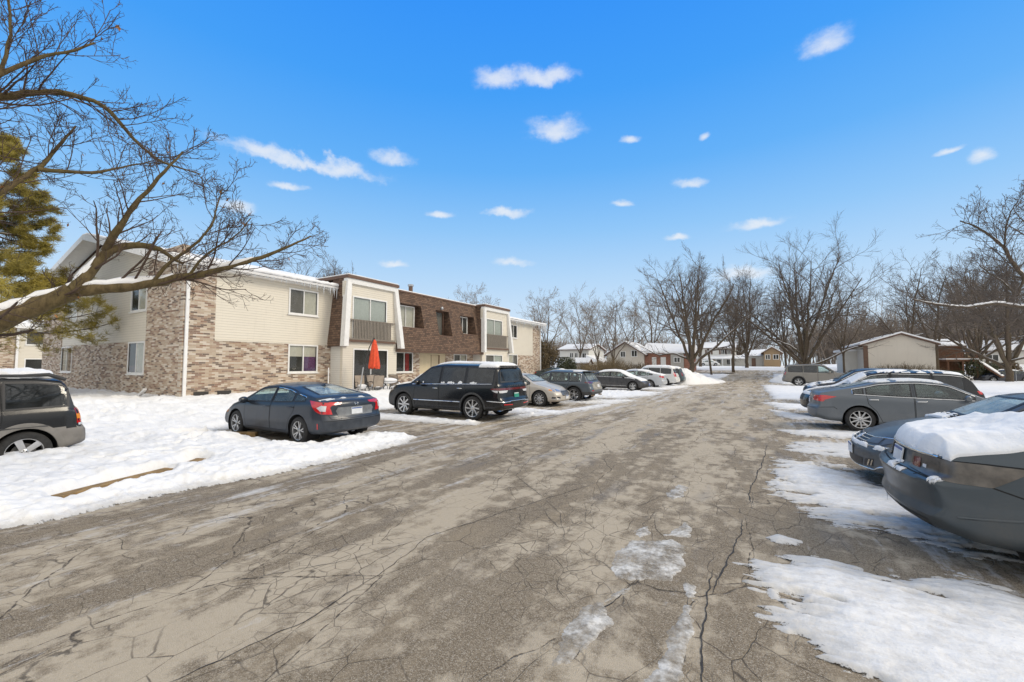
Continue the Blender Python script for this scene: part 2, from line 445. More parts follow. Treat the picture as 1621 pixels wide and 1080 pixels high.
M['needle'] = simple('pine_needle_olive', (.29,.235,.045), .7, var=.45, scale=1.2)
M['leaf_dry'] = simple('dry_leaf_orange', (.32,.14,.03), .8, var=.4)
M['shrub_tan'] = simple('dry_shrub_stems', (.25,.185,.10), .95, var=.35)
M['ever_dark'] = simple('evergreen_dark', (.055,.06,.028), .85, var=.5, scale=3)
M['ever_brown'] = simple('evergreen_brownish', (.13,.095,.05), .9, var=.5, scale=3)

# ------------------------------------------------------------------ cars
def smooth_poly(pts, ds, passes):
    P_ = np.array(pts, float)
    seg = np.sqrt((np.diff(P_, axis=0)**2).sum(1)); s = np.r_[0, np.cumsum(seg)]
    n = max(12, int(s[-1]/ds)); t = np.linspace(0, s[-1], n)
    Q = np.c_[np.interp(t, s, P_[:,0]), np.interp(t, s, P_[:,1])]
    for _ in range(passes):
        Q[1:-1] = Q[1:-1]*.5 + (Q[:-2]+Q[2:])*.25
    return Q

class Shell:
    """car body skin: stations along x, half sections, mirrored; keeps a BVH for projecting trim"""
    def __init__(s, sp, ds=.03):
        s.sp = sp; L, W = sp['L'], sp['W']
        top = smooth_poly(sp['top'], ds, sp.get('top_smooth', 5))
        x = top[:,0]; zt = top[:,1]
        s.x_prof, s.zt_prof = x, zt
        f = lambda k: np.interp(x, [p[0] for p in sp[k]], [p[1] for p in sp[k]])
        zb = f('bot'); belt = f('belt'); w = f('plan')
        def sm(a, k=6):
            a = a.copy()
            for _ in range(k): a[1:-1] = a[1:-1]*.5+(a[:-2]+a[2:])*.25
            return a
        w = sm(w); zb = sm(zb, 4); belt = sm(belt)
        crown = f('crown') if 'crown' in sp else np.full_like(x, .05)
        # rounded ends
        r = sp.get('end_r', .07); d = np.minimum(x-x[0], x[-1]-x)
        ins = np.where(d < r, r*(1-np.sqrt(np.clip(1-(1-d/r)**2, 0, 1))), 0)
        zt2 = zt - ins*.6; zb2 = zb + ins; w2 = w - ins
        belt = np.minimum(belt, zt2-.02)
        ze = np.maximum(belt, zt2-crown)
        tum = sp.get('tumble', .42)
        yb = w2-.05
        ye = yb - tum*(ze-belt)
        hgt = belt-zb2
        K = [(np.zeros_like(x), zb2), (w2-.13, zb2), (w2-.03, zb2+np.minimum(.09, hgt*.2)), (w2, zb2+.45*hgt),
             (w2-.012, belt-np.minimum(.14, hgt*.3)), (w2-.02, belt-np.minimum(.045, hgt*.1)), (yb, belt), (ye, ze), (ye*.62, zt2-(zt2-ze)*.28), (np.zeros_like(x), zt2)]
        s.belt, s.ze, s.ye, s.w = belt, ze, ye, w2
        cnt = [5, 4, 9, 7, 4, 2, 14, 6, 7]
        ys, zs = [], []
        for (y0, z0), (y1, z1), c in zip(K[:-1], K[1:], cnt):
            t = np.linspace(0, 1, c, endpoint=False)
            ys.append(y0[:,None]*(1-t)+y1[:,None]*t); zs.append(z0[:,None]*(1-t)+z1[:,None]*t)
        ys.append(K[-1][0][:,None]); zs.append(K[-1][1][:,None])
        Y = np.concatenate(ys, 1); Z = np.concatenate(zs, 1)
        for _ in range(sp.get('sec_smooth', 2)):
            Y[:,1:-1] = Y[:,1:-1]*.5+(Y[:,:-2]+Y[:,2:])*.25; Z[:,1:-1] = Z[:,1:-1]*.5+(Z[:,:-2]+Z[:,2:])*.25
        for _ in range(2):
            Y[1:-1] = Y[1:-1]*.5+(Y[:-2]+Y[2:])*.25; Z[1:-1] = Z[1:-1]*.5+(Z[:-2]+Z[2:])*.25
        n, m = Y.shape; s.n, s.m = n, m
        X = np.repeat(x[:,None], m, 1)
        cols = np.r_[np.arange(m), np.arange(m-2, 0, -1)]; sign = np.r_[np.ones(m), -np.ones(m-2)]
        V = np.stack([X[:,cols], Y[:,cols]*sign, Z[:,cols]], 2)     # n, M, 3
        Mx = V.shape[1]
        idx = np.arange(n*Mx).reshape(n, Mx)
        a = idx[:-1]; b = idx[1:]
        F = np.stack([a, np.roll(a, -1, 1), np.roll(b, -1, 1), b], 2).reshape(-1, 4)
        V = V.reshape(-1, 3)
        # caps
        Kc = 14; capV = []; capF = []; base = len(V)
        for e, row in ((0, idx[0]), (1, idx[-1])):
            lf = row[:m]; rt = np.r_[row[0], row[:m-1:-1], row[m-1]]
            grid = np.zeros((m, Kc+1), int)
            grid[:,0] = lf; grid[:,Kc] = rt
            t = np.linspace(0, 1, Kc+1)[1:-1]
            pts = V[lf][:,None]*(1-t)[None,:,None] + V[rt][:,None]*t[None,:,None]
            grid[:,1:Kc] = base + np.arange(m*(Kc-1)).reshape(m, Kc-1)
            capV.append(pts.reshape(-1, 3)); base += m*(Kc-1)
            q = np.stack([grid[:-1,:-1], grid[:-1,1:], grid[1:,1:], grid[1:,:-1]], 2).reshape(-1, 4)
            if e: q = q[:,::-1]
            capF.append(q)
        V = np.concatenate([V]+capV); F = np.concatenate([F]+capF)
        # plan bulge + bumper profile
        for sg, key in ((1,'front'), (-1,'rear')):
            e = sp[key]; xe = L/2
            u = np.clip((sg*V[:,0]-(xe-e.get('ramp', .7)))/e.get('ramp', .7), 0, 1)
            u = u*u*(3-2*u)
            dz = np.interp(V[:,2], [p[0] for p in e['prof']], [p[1] for p in e['prof']])
            V[:,0] += sg*u*(dz - e['bulge']*(np.abs(V[:,1])/(W/2))**e.get('pow', 2.2))
        # wheel arches: snap nearby verts on the circle
        Ra = sp['R']+sp.get('arch_gap', .055); s.Ra = Ra
        fc = None
        ax = s.axles = (sp['xf'], sp['xr'])
        side = np.abs(V[:,1]) > W/2-.34
        for xa in ax:
            dx = V[:,0]-xa; dz = V[:,2]-sp['R']; rr = np.hypot(dx, dz)
        # drop collapsed faces
        p = V[F]; area = np.linalg.norm(np.cross(p[:,2]-p[:,0], p[:,3]-p[:,1]), axis=1)
        F = F[area > 1e-7]
        s.V, s.F = V, F
        s.bvh = BVHTree.FromPolygons([Vector(q) for q in V], [tuple(int(i) for i in f) for f in F])
        s.C = V[F].mean(1)
        p = V[F]; nn = np.cross(p[:,2]-p[:,0], p[:,3]-p[:,1]); nn /= np.linalg.norm(nn, axis=1)[:,None]+1e-9
        out = s.C-np.array([0,0,.7]); out[:,0] *= .25
        if (nn*out).sum() < 0: nn = -nn; s.F = F = F[:,::-1]
        s.Nf = nn
        keep = np.ones(len(F), bool)
        fs = np.abs(s.C[:,1]) > W/2-.33
        for xa in ax:
            ins_ = np.hypot(V[:,0]-xa, V[:,2]-sp['R']) < Ra
            keep &= ~(fs & (ins_[F].all(1) | (np.hypot(s.C[:,0]-xa, s.C[:,2]-sp['R']) < Ra*.6)))
        s.keep = keep
        # pull the inner corners of the kept rim faces onto the circle: a clean arch edge
        for xa in ax:
            kf = F[keep & fs & (np.hypot(s.C[:,0]-xa, s.C[:,2]-sp['R']) < Ra+.25)]
            vi = np.unique(kf); dx = s.V[vi,0]-xa; dz = s.V[vi,2]-sp['R']; rr = np.hypot(dx, dz)
            k = (rr < Ra) & (rr > 1e-3) & (np.abs(s.V[vi,1]) > W/2-.33)
            vi, dx, dz, rr = vi[k], dx[k], dz[k], rr[k]
            s.V[vi,0] = xa+dx/rr*Ra; s.V[vi,2] = sp['R']+dz/rr*Ra
    # height helpers for drawing windows
    def beltz(s, x): return np.interp(x, s.x_prof, s.belt)
    def edgez(s, x): return np.interp(x, s.x_prof, s.ze)
    def topz(s, x): return np.interp(x, s.x_prof, s.zt_prof)
    def cast(s, view, p):
        """view: 'L','R' (u=x,v=z) 'F','B' (u=y,v=z) 'T' (u=x,v=y)"""
        if view == 'L': o, d = Vector((p[0], 4, p[1])), Vector((0,-1,0))
        elif view == 'R': o, d = Vector((p[0], -4, p[1])), Vector((0,1,0))
        elif view == 'F': o, d = Vector((6, p[0], p[1])), Vector((-1,0,0))
        elif view == 'B': o, d = Vector((-6, p[0], p[1])), Vector((1,0,0))
        elif view in 'KN':
            sg = -1 if view == 'K' else 1; a = p[0]/.9; xc = sg*(s.sp['L']/2-.9)
            d = Vector((-sg*math.cos(a), -math.sin(a), 0)); o = Vector((xc, 0, p[1]))-d*4
        else: o, d = Vector((p[0], p[1], 5)), Vector((0,0,-1))
        h = s.bvh.ray_cast(o, d)
        if h[0] is None: return None
        nrm = h[1]
        if nrm.dot(d) > 0: nrm = -nrm
        return h[0], nrm
    def panel(s, mb, view, poly, off=.005, step=.045, mi=0, thick=0.):
        P_ = [Vector(p) for p in poly]
        b = []
        for i in range(len(P_)):
            p, q = P_[i], P_[(i+1) % len(P_)]
            k = max(1, int((q-p).length/step))
            b += [p.lerp(q, t/k) for t in range(k)]
        nb = len(b)
        us = [p.x for p in b]; vs = [p.y for p in b]
        pts = list(b)
        u = min(us)+step*.5
        def inside(px, py):
            c = False; j = nb-1
            for i in range(nb):
                if (b[i].y > py) != (b[j].y > py) and px < (b[j].x-b[i].x)*(py-b[i].y)/(b[j].y-b[i].y)+b[i].x: c = not c
                j = i
            return c
        while u < max(us):
            v = min(vs)+step*.5
            while v < max(vs):
                if inside(u, v) and min((p.x-u)**2+(p.y-v)**2 for p in b) > (step*.45)**2: pts.append(Vector((u, v)))
                v += step
            u += step
        r = delaunay_2d_cdt(pts, [], [list(range(nb))], 1, 1e-5)
        vv, ff = r[0], r[2]
        hit = [s.cast(view, p) for p in vv]
        mp = {}; V = []
        for i, h in enumerate(hit):
            if h is not None: mp[i] = len(V); V.append(h[0]+h[1]*off)
        F = [tuple(mp[i] for i in f) for f in ff if all(i in mp for i in f)]
        # drop faces that jump (ray missed onto another surface)
        F = [f for f in F if max((V[f[i]]-V[f[(i+1)%len(f)]]).length for i in range(len(f))) < step*7]
        mb.add(V, F, mi)
        return mb
    def line(s, view, pts, step=.03, close=False):
        P_ = [Vector(p) for p in pts]; out = []
        if close: P_.append(P_[0])
        for p, q in zip(P_[:-1], P_[1:]):
            k = max(1, int((q-p).length/step))
            for t in range(k):
                h = s.cast(view, p.lerp(q, t/k))
                if h: out.append(h)
        h = s.cast(view, P_[-1])
        if h: out.append(h)
        return out
    def ribbon(s, mb, view, pts, width, off=.002, step=.03, close=False, mi=0):
        H = s.line(view, pts, step, close)
        V = []; F = []
        for i, (p, n_) in enumerate(H):
            t = (H[min(i+1, len(H)-1)][0]-H[max(i-1, 0)][0])
            if t.length < 1e-6: t = Vector((1,0,0))
            w = t.normalized().cross(n_)*width*.5
            V += [p+n_*off-w, p+n_*off+w]
            if i and (p-H[i-1][0]).length < step*6: F.append((2*i-2, 2*i-1, 2*i+1, 2*i))
        mb.add(V, F, mi); return mb
    def rod(s, mb, view, pts, rad, off=.004, step=.04, close=False, mi=0, n=6):
        H = s.line(view, pts, step, close)
        if len(H) > 1: mb.tube([p+n_*off for p, n_ in H], rad, n, mi)
        return mb

def wrap(sh, view, poly, end):
    """side / end view polygon -> cylindrical view around the car's corner"""
    sg = -1 if end == 'K' else 1; xc = sg*(sh.sp['L']/2-.9); hw = sh.sp['W']/2; out = []
    for a, b in poly:
        if view in 'LR': ang = math.atan2(hw*.98, sg*(a-xc))*(1 if view == 'L' else -1)
        else: ang = math.atan2(a, .86)
        out.append((ang*.9, b))
    return out

def inpoly(poly, X, Y):
    c = np.zeros(X.shape, bool); j = len(poly)-1
    for i in range(len(poly)):
        xi, yi = poly[i]; xj, yj = poly[j]
        if yi != yj: c ^= ((yi > Y) != (yj > Y)) & (X < (xj-xi)*(Y-yi)/(yj-yi)+xi)
        j = i
    return c

def shrink(poly, d):
    """move every vertex inward by about d"""
    k = len(poly); A = sum(poly[i][0]*poly[(i+1)%k][1]-poly[(i+1)%k][0]*poly[i][1] for i in range(k))
    sg = 1 if A > 0 else -1; out = []
    for i in range(k):
        p0, p1, p2 = (Vector(poly[(i+q) % k]) for q in (-1, 0, 1))
        e1 = (p1-p0); e2 = (p2-p1)
        if e1.length < 1e-6 or e2.length < 1e-6: out.append(tuple(p1)); continue
        e1.normalize(); e2.normalize()
        n1 = Vector((-e1.y, e1.x))*sg; n2 = Vector((-e2.y, e2.x))*sg
        b = n1+n2
        if b.length < 1e-3: b = n1
        b.normalize(); den = max(.5, b.dot(n1)); out.append(tuple(p1+b*(d/den)))
    return out

def make_wheel(root, xa, side, sp, full=True):
    """wheel > tyre, rim, hub_cap ; side = +1 left"""
    Rr = sp['R']; tw = sp.get('tw', .215); W = sp['W']
    yo = side*(W/2-.03); rr = sp.get('rim', Rr*.69)
    prof = [(rr*.97,-tw*.5),(rr+.012,-tw*.5),(Rr-.05,-tw*.53),(Rr-.012,-tw*.42),(Rr,-tw*.30),(Rr,0),(Rr,tw*.30),(Rr-.012,tw*.42),(Rr-.05,tw*.53),(rr+.012,tw*.5),(rr*.97,tw*.5)]
    cy = yo-side*tw*.5
    c = (xa, cy, Rr)
    o = side
    hub = MB().lathe([(0.001,-.02),(rr*.62,-.02),(rr*.62,.015),(.0,.015)], (xa, cy+o*.02, Rr), n=24)
    for h in range(1): pass
    w = part('wheel', hub, M['brake'], root, 30)
    part('tyre', MB().lathe(prof, c, n=44), M['rubber'], w, 50)
    rim = MB()
    d = lambda h: o*h
    rim.lathe([(rr,-d(tw*.45)),(rr*.93,-d(tw*.3)),(rr*.90,d(tw*.30)),(rr*.93,d(tw*.46)),(rr,d(tw*.49)),(rr*1.01,d(tw*.46))], c, n=44)
    ns = sp.get('spokes', 5); style = sp.get('spoke_style', 'twin')
    yf = cy+d(tw*.44); yh = cy+d(tw*.36)
    def spoke(a0, a1, w0, w1):
        u0 = Vector((math.cos(a0), 0, math.sin(a0))); u1 = Vector((math.cos(a1), 0, math.sin(a1)))
        t0 = Vector((-u0.z, 0, u0.x)); t1 = Vector((-u1.z, 0, u1.x))
        cc = Vector((xa, 0, Rr)); r0, r1 = rr*.16, rr*.94
        V = []
        for (u, t, r_, w_, y_) in ((u0,t0,r0,w0,yh),(u1,t1,r1,w1,yf)):
            for e, dy in ((-1,0),(1,0),(.8,-.035),(-.8,-.035)):
                V.append(cc+u*r_+t*(e*w_/2)+Vector((0, y_+d(dy), 0)))
        rim.add(V, [(0,1,5,4),(1,2,6,5),(2,3,7,6),(3,0,4,7),(0,3,2,1),(4,5,6,7)])
    ph = sp.get('wheel_phase', .4)
    for k in range(ns):
        a = 2*math.pi*k/ns+ph
        if style == 'twin': spoke(a, a-.20, rr*.13, rr*.10); spoke(a, a+.20, rr*.13, rr*.10)
        elif style == 'swirl': spoke(a, a+.42, rr*.18, rr*.17)
        elif style == 'fat': spoke(a, a, rr*.34, rr*.40)
        else: spoke(a, a, rr*.16, rr*.13)
    rim.lathe([(rr*.22,-d(.0)),(rr*.22,d(.012)),(rr*.17,d(.02)),(.001,d(.022))], (xa, yh, Rr), n=20)
    if full:
        for k in range(5):
            a = 2*math.pi*k/5
            rim.lathe([(.012,0),(.012,d(.016)),(.001,d(.018))], (xa+rr*.13*math.cos(a), yh+d(.006), Rr+rr*.13*math.sin(a)), n=6, mi=1)
    ro = part('rim', rim, [M[sp.get('rim_mat', 'alloy')], M['seam']], w, 35)
    return w

def auto_windows(sh, xa, xe, pillars, top=.055, bot=.025, tail=None):
    """side windows between belt and roof edge over [xe, xa], cut by pillars [(x, width)]; returns polygons, front first"""
    cuts = [xa]+[q for p in pillars for q in (p[0]+p[1]/2, p[0]-p[1]/2)]+[xe]
    polys = []
    for i in range(0, len(cuts), 2):
        x1, x0 = cuts[i], cuts[i+1]
        xs = np.linspace(x1, x0, 14)
        lo = sh.beltz(xs)+bot; hi = sh.edgez(xs)-top
        ok = hi-lo > .012
        xs, lo, hi = xs[ok], lo[ok], hi[ok]
        if len(xs) < 3: continue
        up = list(zip(xs, hi)); dn = list(zip(xs[::-1], lo[::-1]))
        polys.append([(float(a), float(b)) for a, b in up+dn])
    return polys

def build_car(sp, name, label, cat, loc, rotz, group, ds=.03, detail=True):
    root = thing(name, label, cat, loc, rotz, group)
    sh = Shell(sp, ds); W, L = sp['W'], sp['L']
    pm = sp['paint']; keep = sh.keep.copy(); C = sh.C
    wins = sp['windows'](sh)
    # openings
    for wp in wins:
        k = inpoly(shrink(wp['poly'], .018), C[:,0], C[:,2]) & (np.abs(C[:,1]) > .3) & (C[:,2] > .6)
        keep &= ~k
    scr = sp['screens'](sh)                    # windshield / rear window
    for view, poly, mname, pname in scr:
        k = inpoly(shrink(poly, .025), C[:,1], C[:,2]) & ((C[:,0] > 0) if view == 'F' else (C[:,0] < 0)) & (np.abs(sh.Nf[:,1]) < .75)
        keep &= ~k
    # body (paint + lower trim)
    def faces_obj(pname, sel, mats, mi, parent):
        F = sh.F[sel]; u, inv = np.unique(F, return_inverse=True)
        o = np_mesh(pname, sh.V[u], inv.reshape(F.shape), mats, parent, True, mi)
        o.data.set_sharp_from_angle(angle=R(42)); return o
    zc = sp.get('clad_z'); mi = np.zeros(len(sh.F), int)
    if zc is not None:
        cw = sp.get('clad_arch', .07)
        zlim = np.where(C[:,0] < -L/2+.75, sp.get('clad_rear', zc), np.where(C[:,0] > L/2-.75, sp.get('clad_front', zc), zc))
        mi[C[:,2] < zlim] = 1
    else: mi[C[:,2] < sp.get('sill_z', .23)] = 1
    mats = [pm, M[sp.get('clad_mat', 'black_clad')]]
    doors = sp['doors'](sh); dsel = []
    for dp in doors:
        for sg in (1, -1):
            k = inpoly(dp, C[:,0], C[:,2]) & (C[:,1]*sg > W/2-.30) & keep
            dsel.append((k, sg, dp)); 
    used = np.zeros(len(sh.F), bool); dobjs = []
    for k, sg, dp in dsel:
        k = k & ~used; used |= k
        if k.sum() > 10: dobjs.append((faces_obj('door', k, mats, mi[k], root), sg, dp))
    k = keep & ~used
    body = faces_obj('body', k, mats, mi[k], root)
    # dark structure: wheel wells, floor pan, door gaps
    fl = MB()
    pz = sp['bot'][2][1]+.03
    fl.box(sp['xr']-.25, sp['xf']+.25, -W/2+.2, W/2-.2, pz, pz+.1)
    fl.box(-L/2+.35, sp['xr']-.2, -W/2+.3, W/2-.3, sp['bot'][0][1]+.05, sp['bot'][0][1]+.1)
    for xa in sh.axles:
        for sg in (1, -1):
            yi = sg*(W/2-.36); yo = sg*(W/2-.035); n = 22; V = []; F = []
            for i in range(n+1):
                a = -.55+(math.pi+1.1)*i/n
                x, z = xa+(sh.Ra+.006)*math.cos(a), sp['R']+(sh.Ra+.006)*math.sin(a)
                V += [(x, yi, z), (x, yo, z)]
                if i: F.append((2*i-2, 2*i-1, 2*i+1, 2*i))
            V.append((xa, yi, sp['R']))
            for i in range(n): F.append((2*i, 2*i+2, len(V)-1))
            fl.add(V, F)
        fl.beam((xa, -W/2+.1, sp['R']), (xa, W/2-.1, sp['R']), .07, .07)
    part('underbody', fl, M['liner'], root)
    if zc is not None:
        for xa in sh.axles:
            for sg, view in ((1,'L'), (-1,'R')):
                mb = MB(); V = []; F = []
                for i, a in enumerate(np.linspace(-.35, math.pi+.35, 40)):
                    for q, rr in enumerate((sh.Ra+.004, sh.Ra+cw*.5, sh.Ra+cw)):
                        h = sh.cast(view, (xa+rr*math.cos(a), sp['R']+rr*math.sin(a)))
                        if h is None or abs(h[0].y) < W/2-.25: h = (Vector((xa+rr*math.cos(a), sg*(W/2-.06), sp['R']+rr*math.sin(a))), Vector((0,sg,0)))
                        V.append(h[0]+Vector((0, sg*(.012 if q < 2 else .003), 0)))
                    if i:
                        for q in range(2): F.append((3*i-3+q, 3*i-2+q, 3*i+1+q, 3*i+q))
                part('arch_cladding', mb.add(V, F), M[sp.get('clad_mat', 'black_clad')], root, 60)
    gaps = MB()
    for k, sg, dp in dsel: sh.ribbon(gaps, 'L' if sg > 0 else 'R', dp, .011, .0015, close=True)
    for view, pts, close in sp.get('gaps', []): sh.ribbon(gaps, view, pts, .012, .0015, close=close)
    part('panel_gaps', gaps, M['seam'], root, None, recalc=False)
    # glass and window trim
    for wp in wins:
        for sg, view in ((1,'L'), (-1,'R')):
            own = [d for d in dobjs if d[1] == sg and inpoly(d[2], np.array([np.mean([p[0] for p in wp['poly']])]), np.array([min(p[1] for p in wp['poly'])-.06]))[0]]
            par = own[0][0] if own else root
            g = part('window', sh.panel(MB(), view, wp['poly'], .0035, .07), M[wp.get('mat', 'car_glass')], par, 180)
            if detail:
                fr = MB(); sh.ribbon(fr, view, shrink(wp['poly'], .010), .034, .0055, close=True)
                part('window_frame', fr, M['black_plastic'], g, None, recalc=False)
    if detail and sp.get('chrome_win'):
        cm = MB()
        for sg, view in ((1,'L'), (-1,'R')):
            for pl in sp['chrome_win'](sh, wins): sh.rod(cm, view, pl, sp.get('chrome_r', .011), .006)
        part('window_trim', cm, M['chrome'], root, 60)
    for view, poly, mname, pname in scr:
        g = part(pname, sh.panel(MB(), view, poly, .003, .06), M[mname], root, 180)
        if detail:
            fr = MB(); sh.ribbon(fr, view, shrink(poly, .014), .05, .005, close=True)
            part('screen_border', fr, M['black_plastic'], g, None, recalc=False)
    # lamps and other panels: list of dict(name, mat, faces=[(view, poly)], both=True)
    for pd in sp.get('panels', []):
        sides = (1, -1) if pd.get('both', True) else (1,)
        for sg in sides:
            mb = MB(); vs = {f[0] for f in pd['faces']}
            wr = None if pd.get('flat') else ('K' if np.mean([p[0] for f in pd['faces'] if f[0] in 'LR' for p in f[1]] or [0 if 'F' in vs else -9]) < 0 and 'F' not in vs and ('B' in vs or 'L' in vs) else 'N')
            for fi, (view, poly) in enumerate(pd['faces']):
                if sg < 0:
                    if view in 'LR': view = 'R' if view == 'L' else 'L'
                    else: poly = [(-a, b) for a, b in poly]
                if wr: poly = wrap(sh, view, poly, wr); view = wr
                sh.panel(mb, view, poly, pd.get('off', .006)+.0012*fi, pd.get('step', .045))
            o = part(pd['name'], mb, M[pd['mat']] if isinstance(pd['mat'], str) else pd['mat'], root, 180)
            sub = pd.get('sub')
            if sub:
                for sname, smat, sfaces in sub:
                    mb = MB()
                    for view, poly in sfaces:
                        if sg < 0:
                            if view in 'LR': view = 'R' if view == 'L' else 'L'
                            else: poly = [(-a, b) for a, b in poly]
                        if wr: poly = wrap(sh, view, poly, wr); view = wr
                        sh.panel(mb, view, poly, pd.get('off', .006)+.005, .035)
                    part(sname, mb, M[smat], o, 180)
    for rd in sp.get('rods', []):
        mb = MB()
        for view, pts in rd['lines']:
            sh.rod(mb, view, pts, rd['r'], rd.get('off', .004))
            if rd.get('both'):
                if view in 'LR': sh.rod(mb, 'R' if view == 'L' else 'L', pts, rd['r'], rd.get('off', .004))
                else: sh.rod(mb, view, [(-a, b) for a, b in pts], rd['r'], rd.get('off', .004))
        part(rd['name'], mb, M[rd['mat']] if isinstance(rd['mat'], str) else rd['mat'], root, 60)
    # handles on doors
    for (hx, hz) in sp.get('handles', []):
        for sg, view in ((1,'L'), (-1,'R')):
            h0 = sh.cast(view, (hx-.10, hz)); h1 = sh.cast(view, (hx+.10, hz+.005))
            if not (h0 and h1): continue
            own = [d for d in dobjs if d[1] == sg and inpoly(d[2], np.array([hx]), np.array([hz]))[0]]
            nn = h0[1]; mb = MB().tube([h0[0]+nn*.002, h0[0]+nn*.026+Vector((.015,0,0)), h1[0]+nn*.026-Vector((.02,0,0)), h1[0]+nn*.002], [.012,.014,.014,.012], 8)
            part('handle', mb, M[sp['handle_mat']] if sp.get('handle_mat') else pm, own[0][0] if own else root, 60)
    # mirrors
    mx, mz = sp['mirror']
    for sg in (1, -1):
        h = sh.cast('L' if sg > 0 else 'R', (mx, mz-.02))
        if not h: continue
        p = h[0]; mb = MB()
        mb.tube([p-Vector((0,sg*.03,0)), p+Vector((-.01, sg*.09, .01))], [.035,.03], 8, 1)
        cy = p.y+sg*.17; s_ = sp.get('mirror_s', 1.)
        V = []; F = []
        for i in range(7):
            t = i/6; y = p.y+sg*(.06+.22*t*s_); k_ = math.sin(math.pi*(.12+.76*t))**.5
            for q in range(12):
                a = 2*math.pi*q/12; V.append((p.x-.02-.05*t+.075*s_*k_*math.cos(a), y, p.z+.045+.085*s_*k_*math.sin(a)))
        for i in range(6):
            for q in range(12): F.append((i*12+q, i*12+(q+1)%12, (i+1)*12+(q+1)%12, (i+1)*12+q))
        F.append(tuple(range(12))); F.append(tuple(72+q for q in range(12)))
        mb.add(V, F, 0)
        part('mirror', mb, [pm if not sp.get('mirror_mat') else M[sp['mirror_mat']], M['black_plastic']], root, 60)
    # cabin
    if sp.get('cabin', True):
        cb = MB(); zs = sp.get('seat_z', .52); cm = M[sp.get('seat_mat', 'seat_dark')]
        xw = sp['xf']-.55
        fx = sp['cab'][0]; rx = sp['cab'][1]
        cb.box(rx-.3, xw, -W/2+.2, W/2-.2, .32, .42)
        cb.box(xw-.28, xw+.1, -W/2+.2, W/2-.2, .42, sh.beltz(xw-.1)-.02)
        part('cabin_floor', cb, M['seat_dark'], root)
        def seat(x, y, wd, h):
            sb = MB()
            sb.box(x-.05, x+.45, y-wd/2, y+wd/2, zs-.12, zs)
            a = Vector((x-.02, y, zs)); b = a+Vector((-.20, 0, h))
            sb.beam(a, b, wd*.92, .13, up=(1,0,.3))
            if wd < .8: sb.beam(b+Vector((-.005,0,.03)), b+Vector((-.03,0,.21)), .27, .10, up=(1,0,.2))
            else:
                for q in (-.38, .38): sb.beam(b+Vector((-.005,q,.01)), b+Vector((-.03,q,.17)), .26, .10, up=(1,0,.2))
            part('car_seat', sb, cm, root, 40, bevel=.03)
        for y in (.37, -.37): seat(fx, y, .5, .56)
        seat(rx, 0, W*.7, .52)
        if sp.get('third'): seat(sp['third'], 0, W*.66, .5)
        sw = MB(); ctr = Vector((fx+.55, .37, zs+.33)); pts = [ctr+Vector((-.12*math.sin(a)*.5, .185*math.cos(a), .185*math.sin(a)*.9)) for a in np.linspace(0, 2*math.pi, 21)]
        sw.tube(pts, .014, 6); sw.beam(ctr, ctr+Vector((.25,0,-.12)), .05, .05)
        part('steering_wheel', sw, M['black_plastic'], root, 60)
    for xa in sh.axles:
        for sg in (1, -1): make_wheel(root, xa, sg, sp, detail)
    # plates
    for view, u, v, w, h, m1, m2 in sp.get('plates', []):
        hh = sh.cast(view, (u, v))
        if not hh: continue
        p, n_ = hh; n_ = Vector((n_.x, n_.y*.5, n_.z)).normalized(); t = Vector((0,0,1)).cross(n_).normalized(); up = n_.cross(t)
        pb = MB().prism([(-w/2,-h/2),(w/2,-h/2),(w/2,h/2),(-w/2,h/2)], p+n_*.008, t, up, n_, .012)
        pl = part('license_plate', pb, M[m1], root)
        bd = MB()
        bd.prism([(-w*.46,h*.28),(w*.46,h*.28),(w*.46,h*.45),(-w*.46,h*.45)], p+n_*.0215, t, up, n_, .0015)
        part('plate_band', bd, M[m2], pl)
    if sp.get('extra'): sp['extra'](sh, root, sp)
    # snow lying on it
    for k, (fn, th, mname, seed) in enumerate(sp.get('snow', [])):
        snow_cover(sh, root, fn, th, mname, seed)
    return root, sh

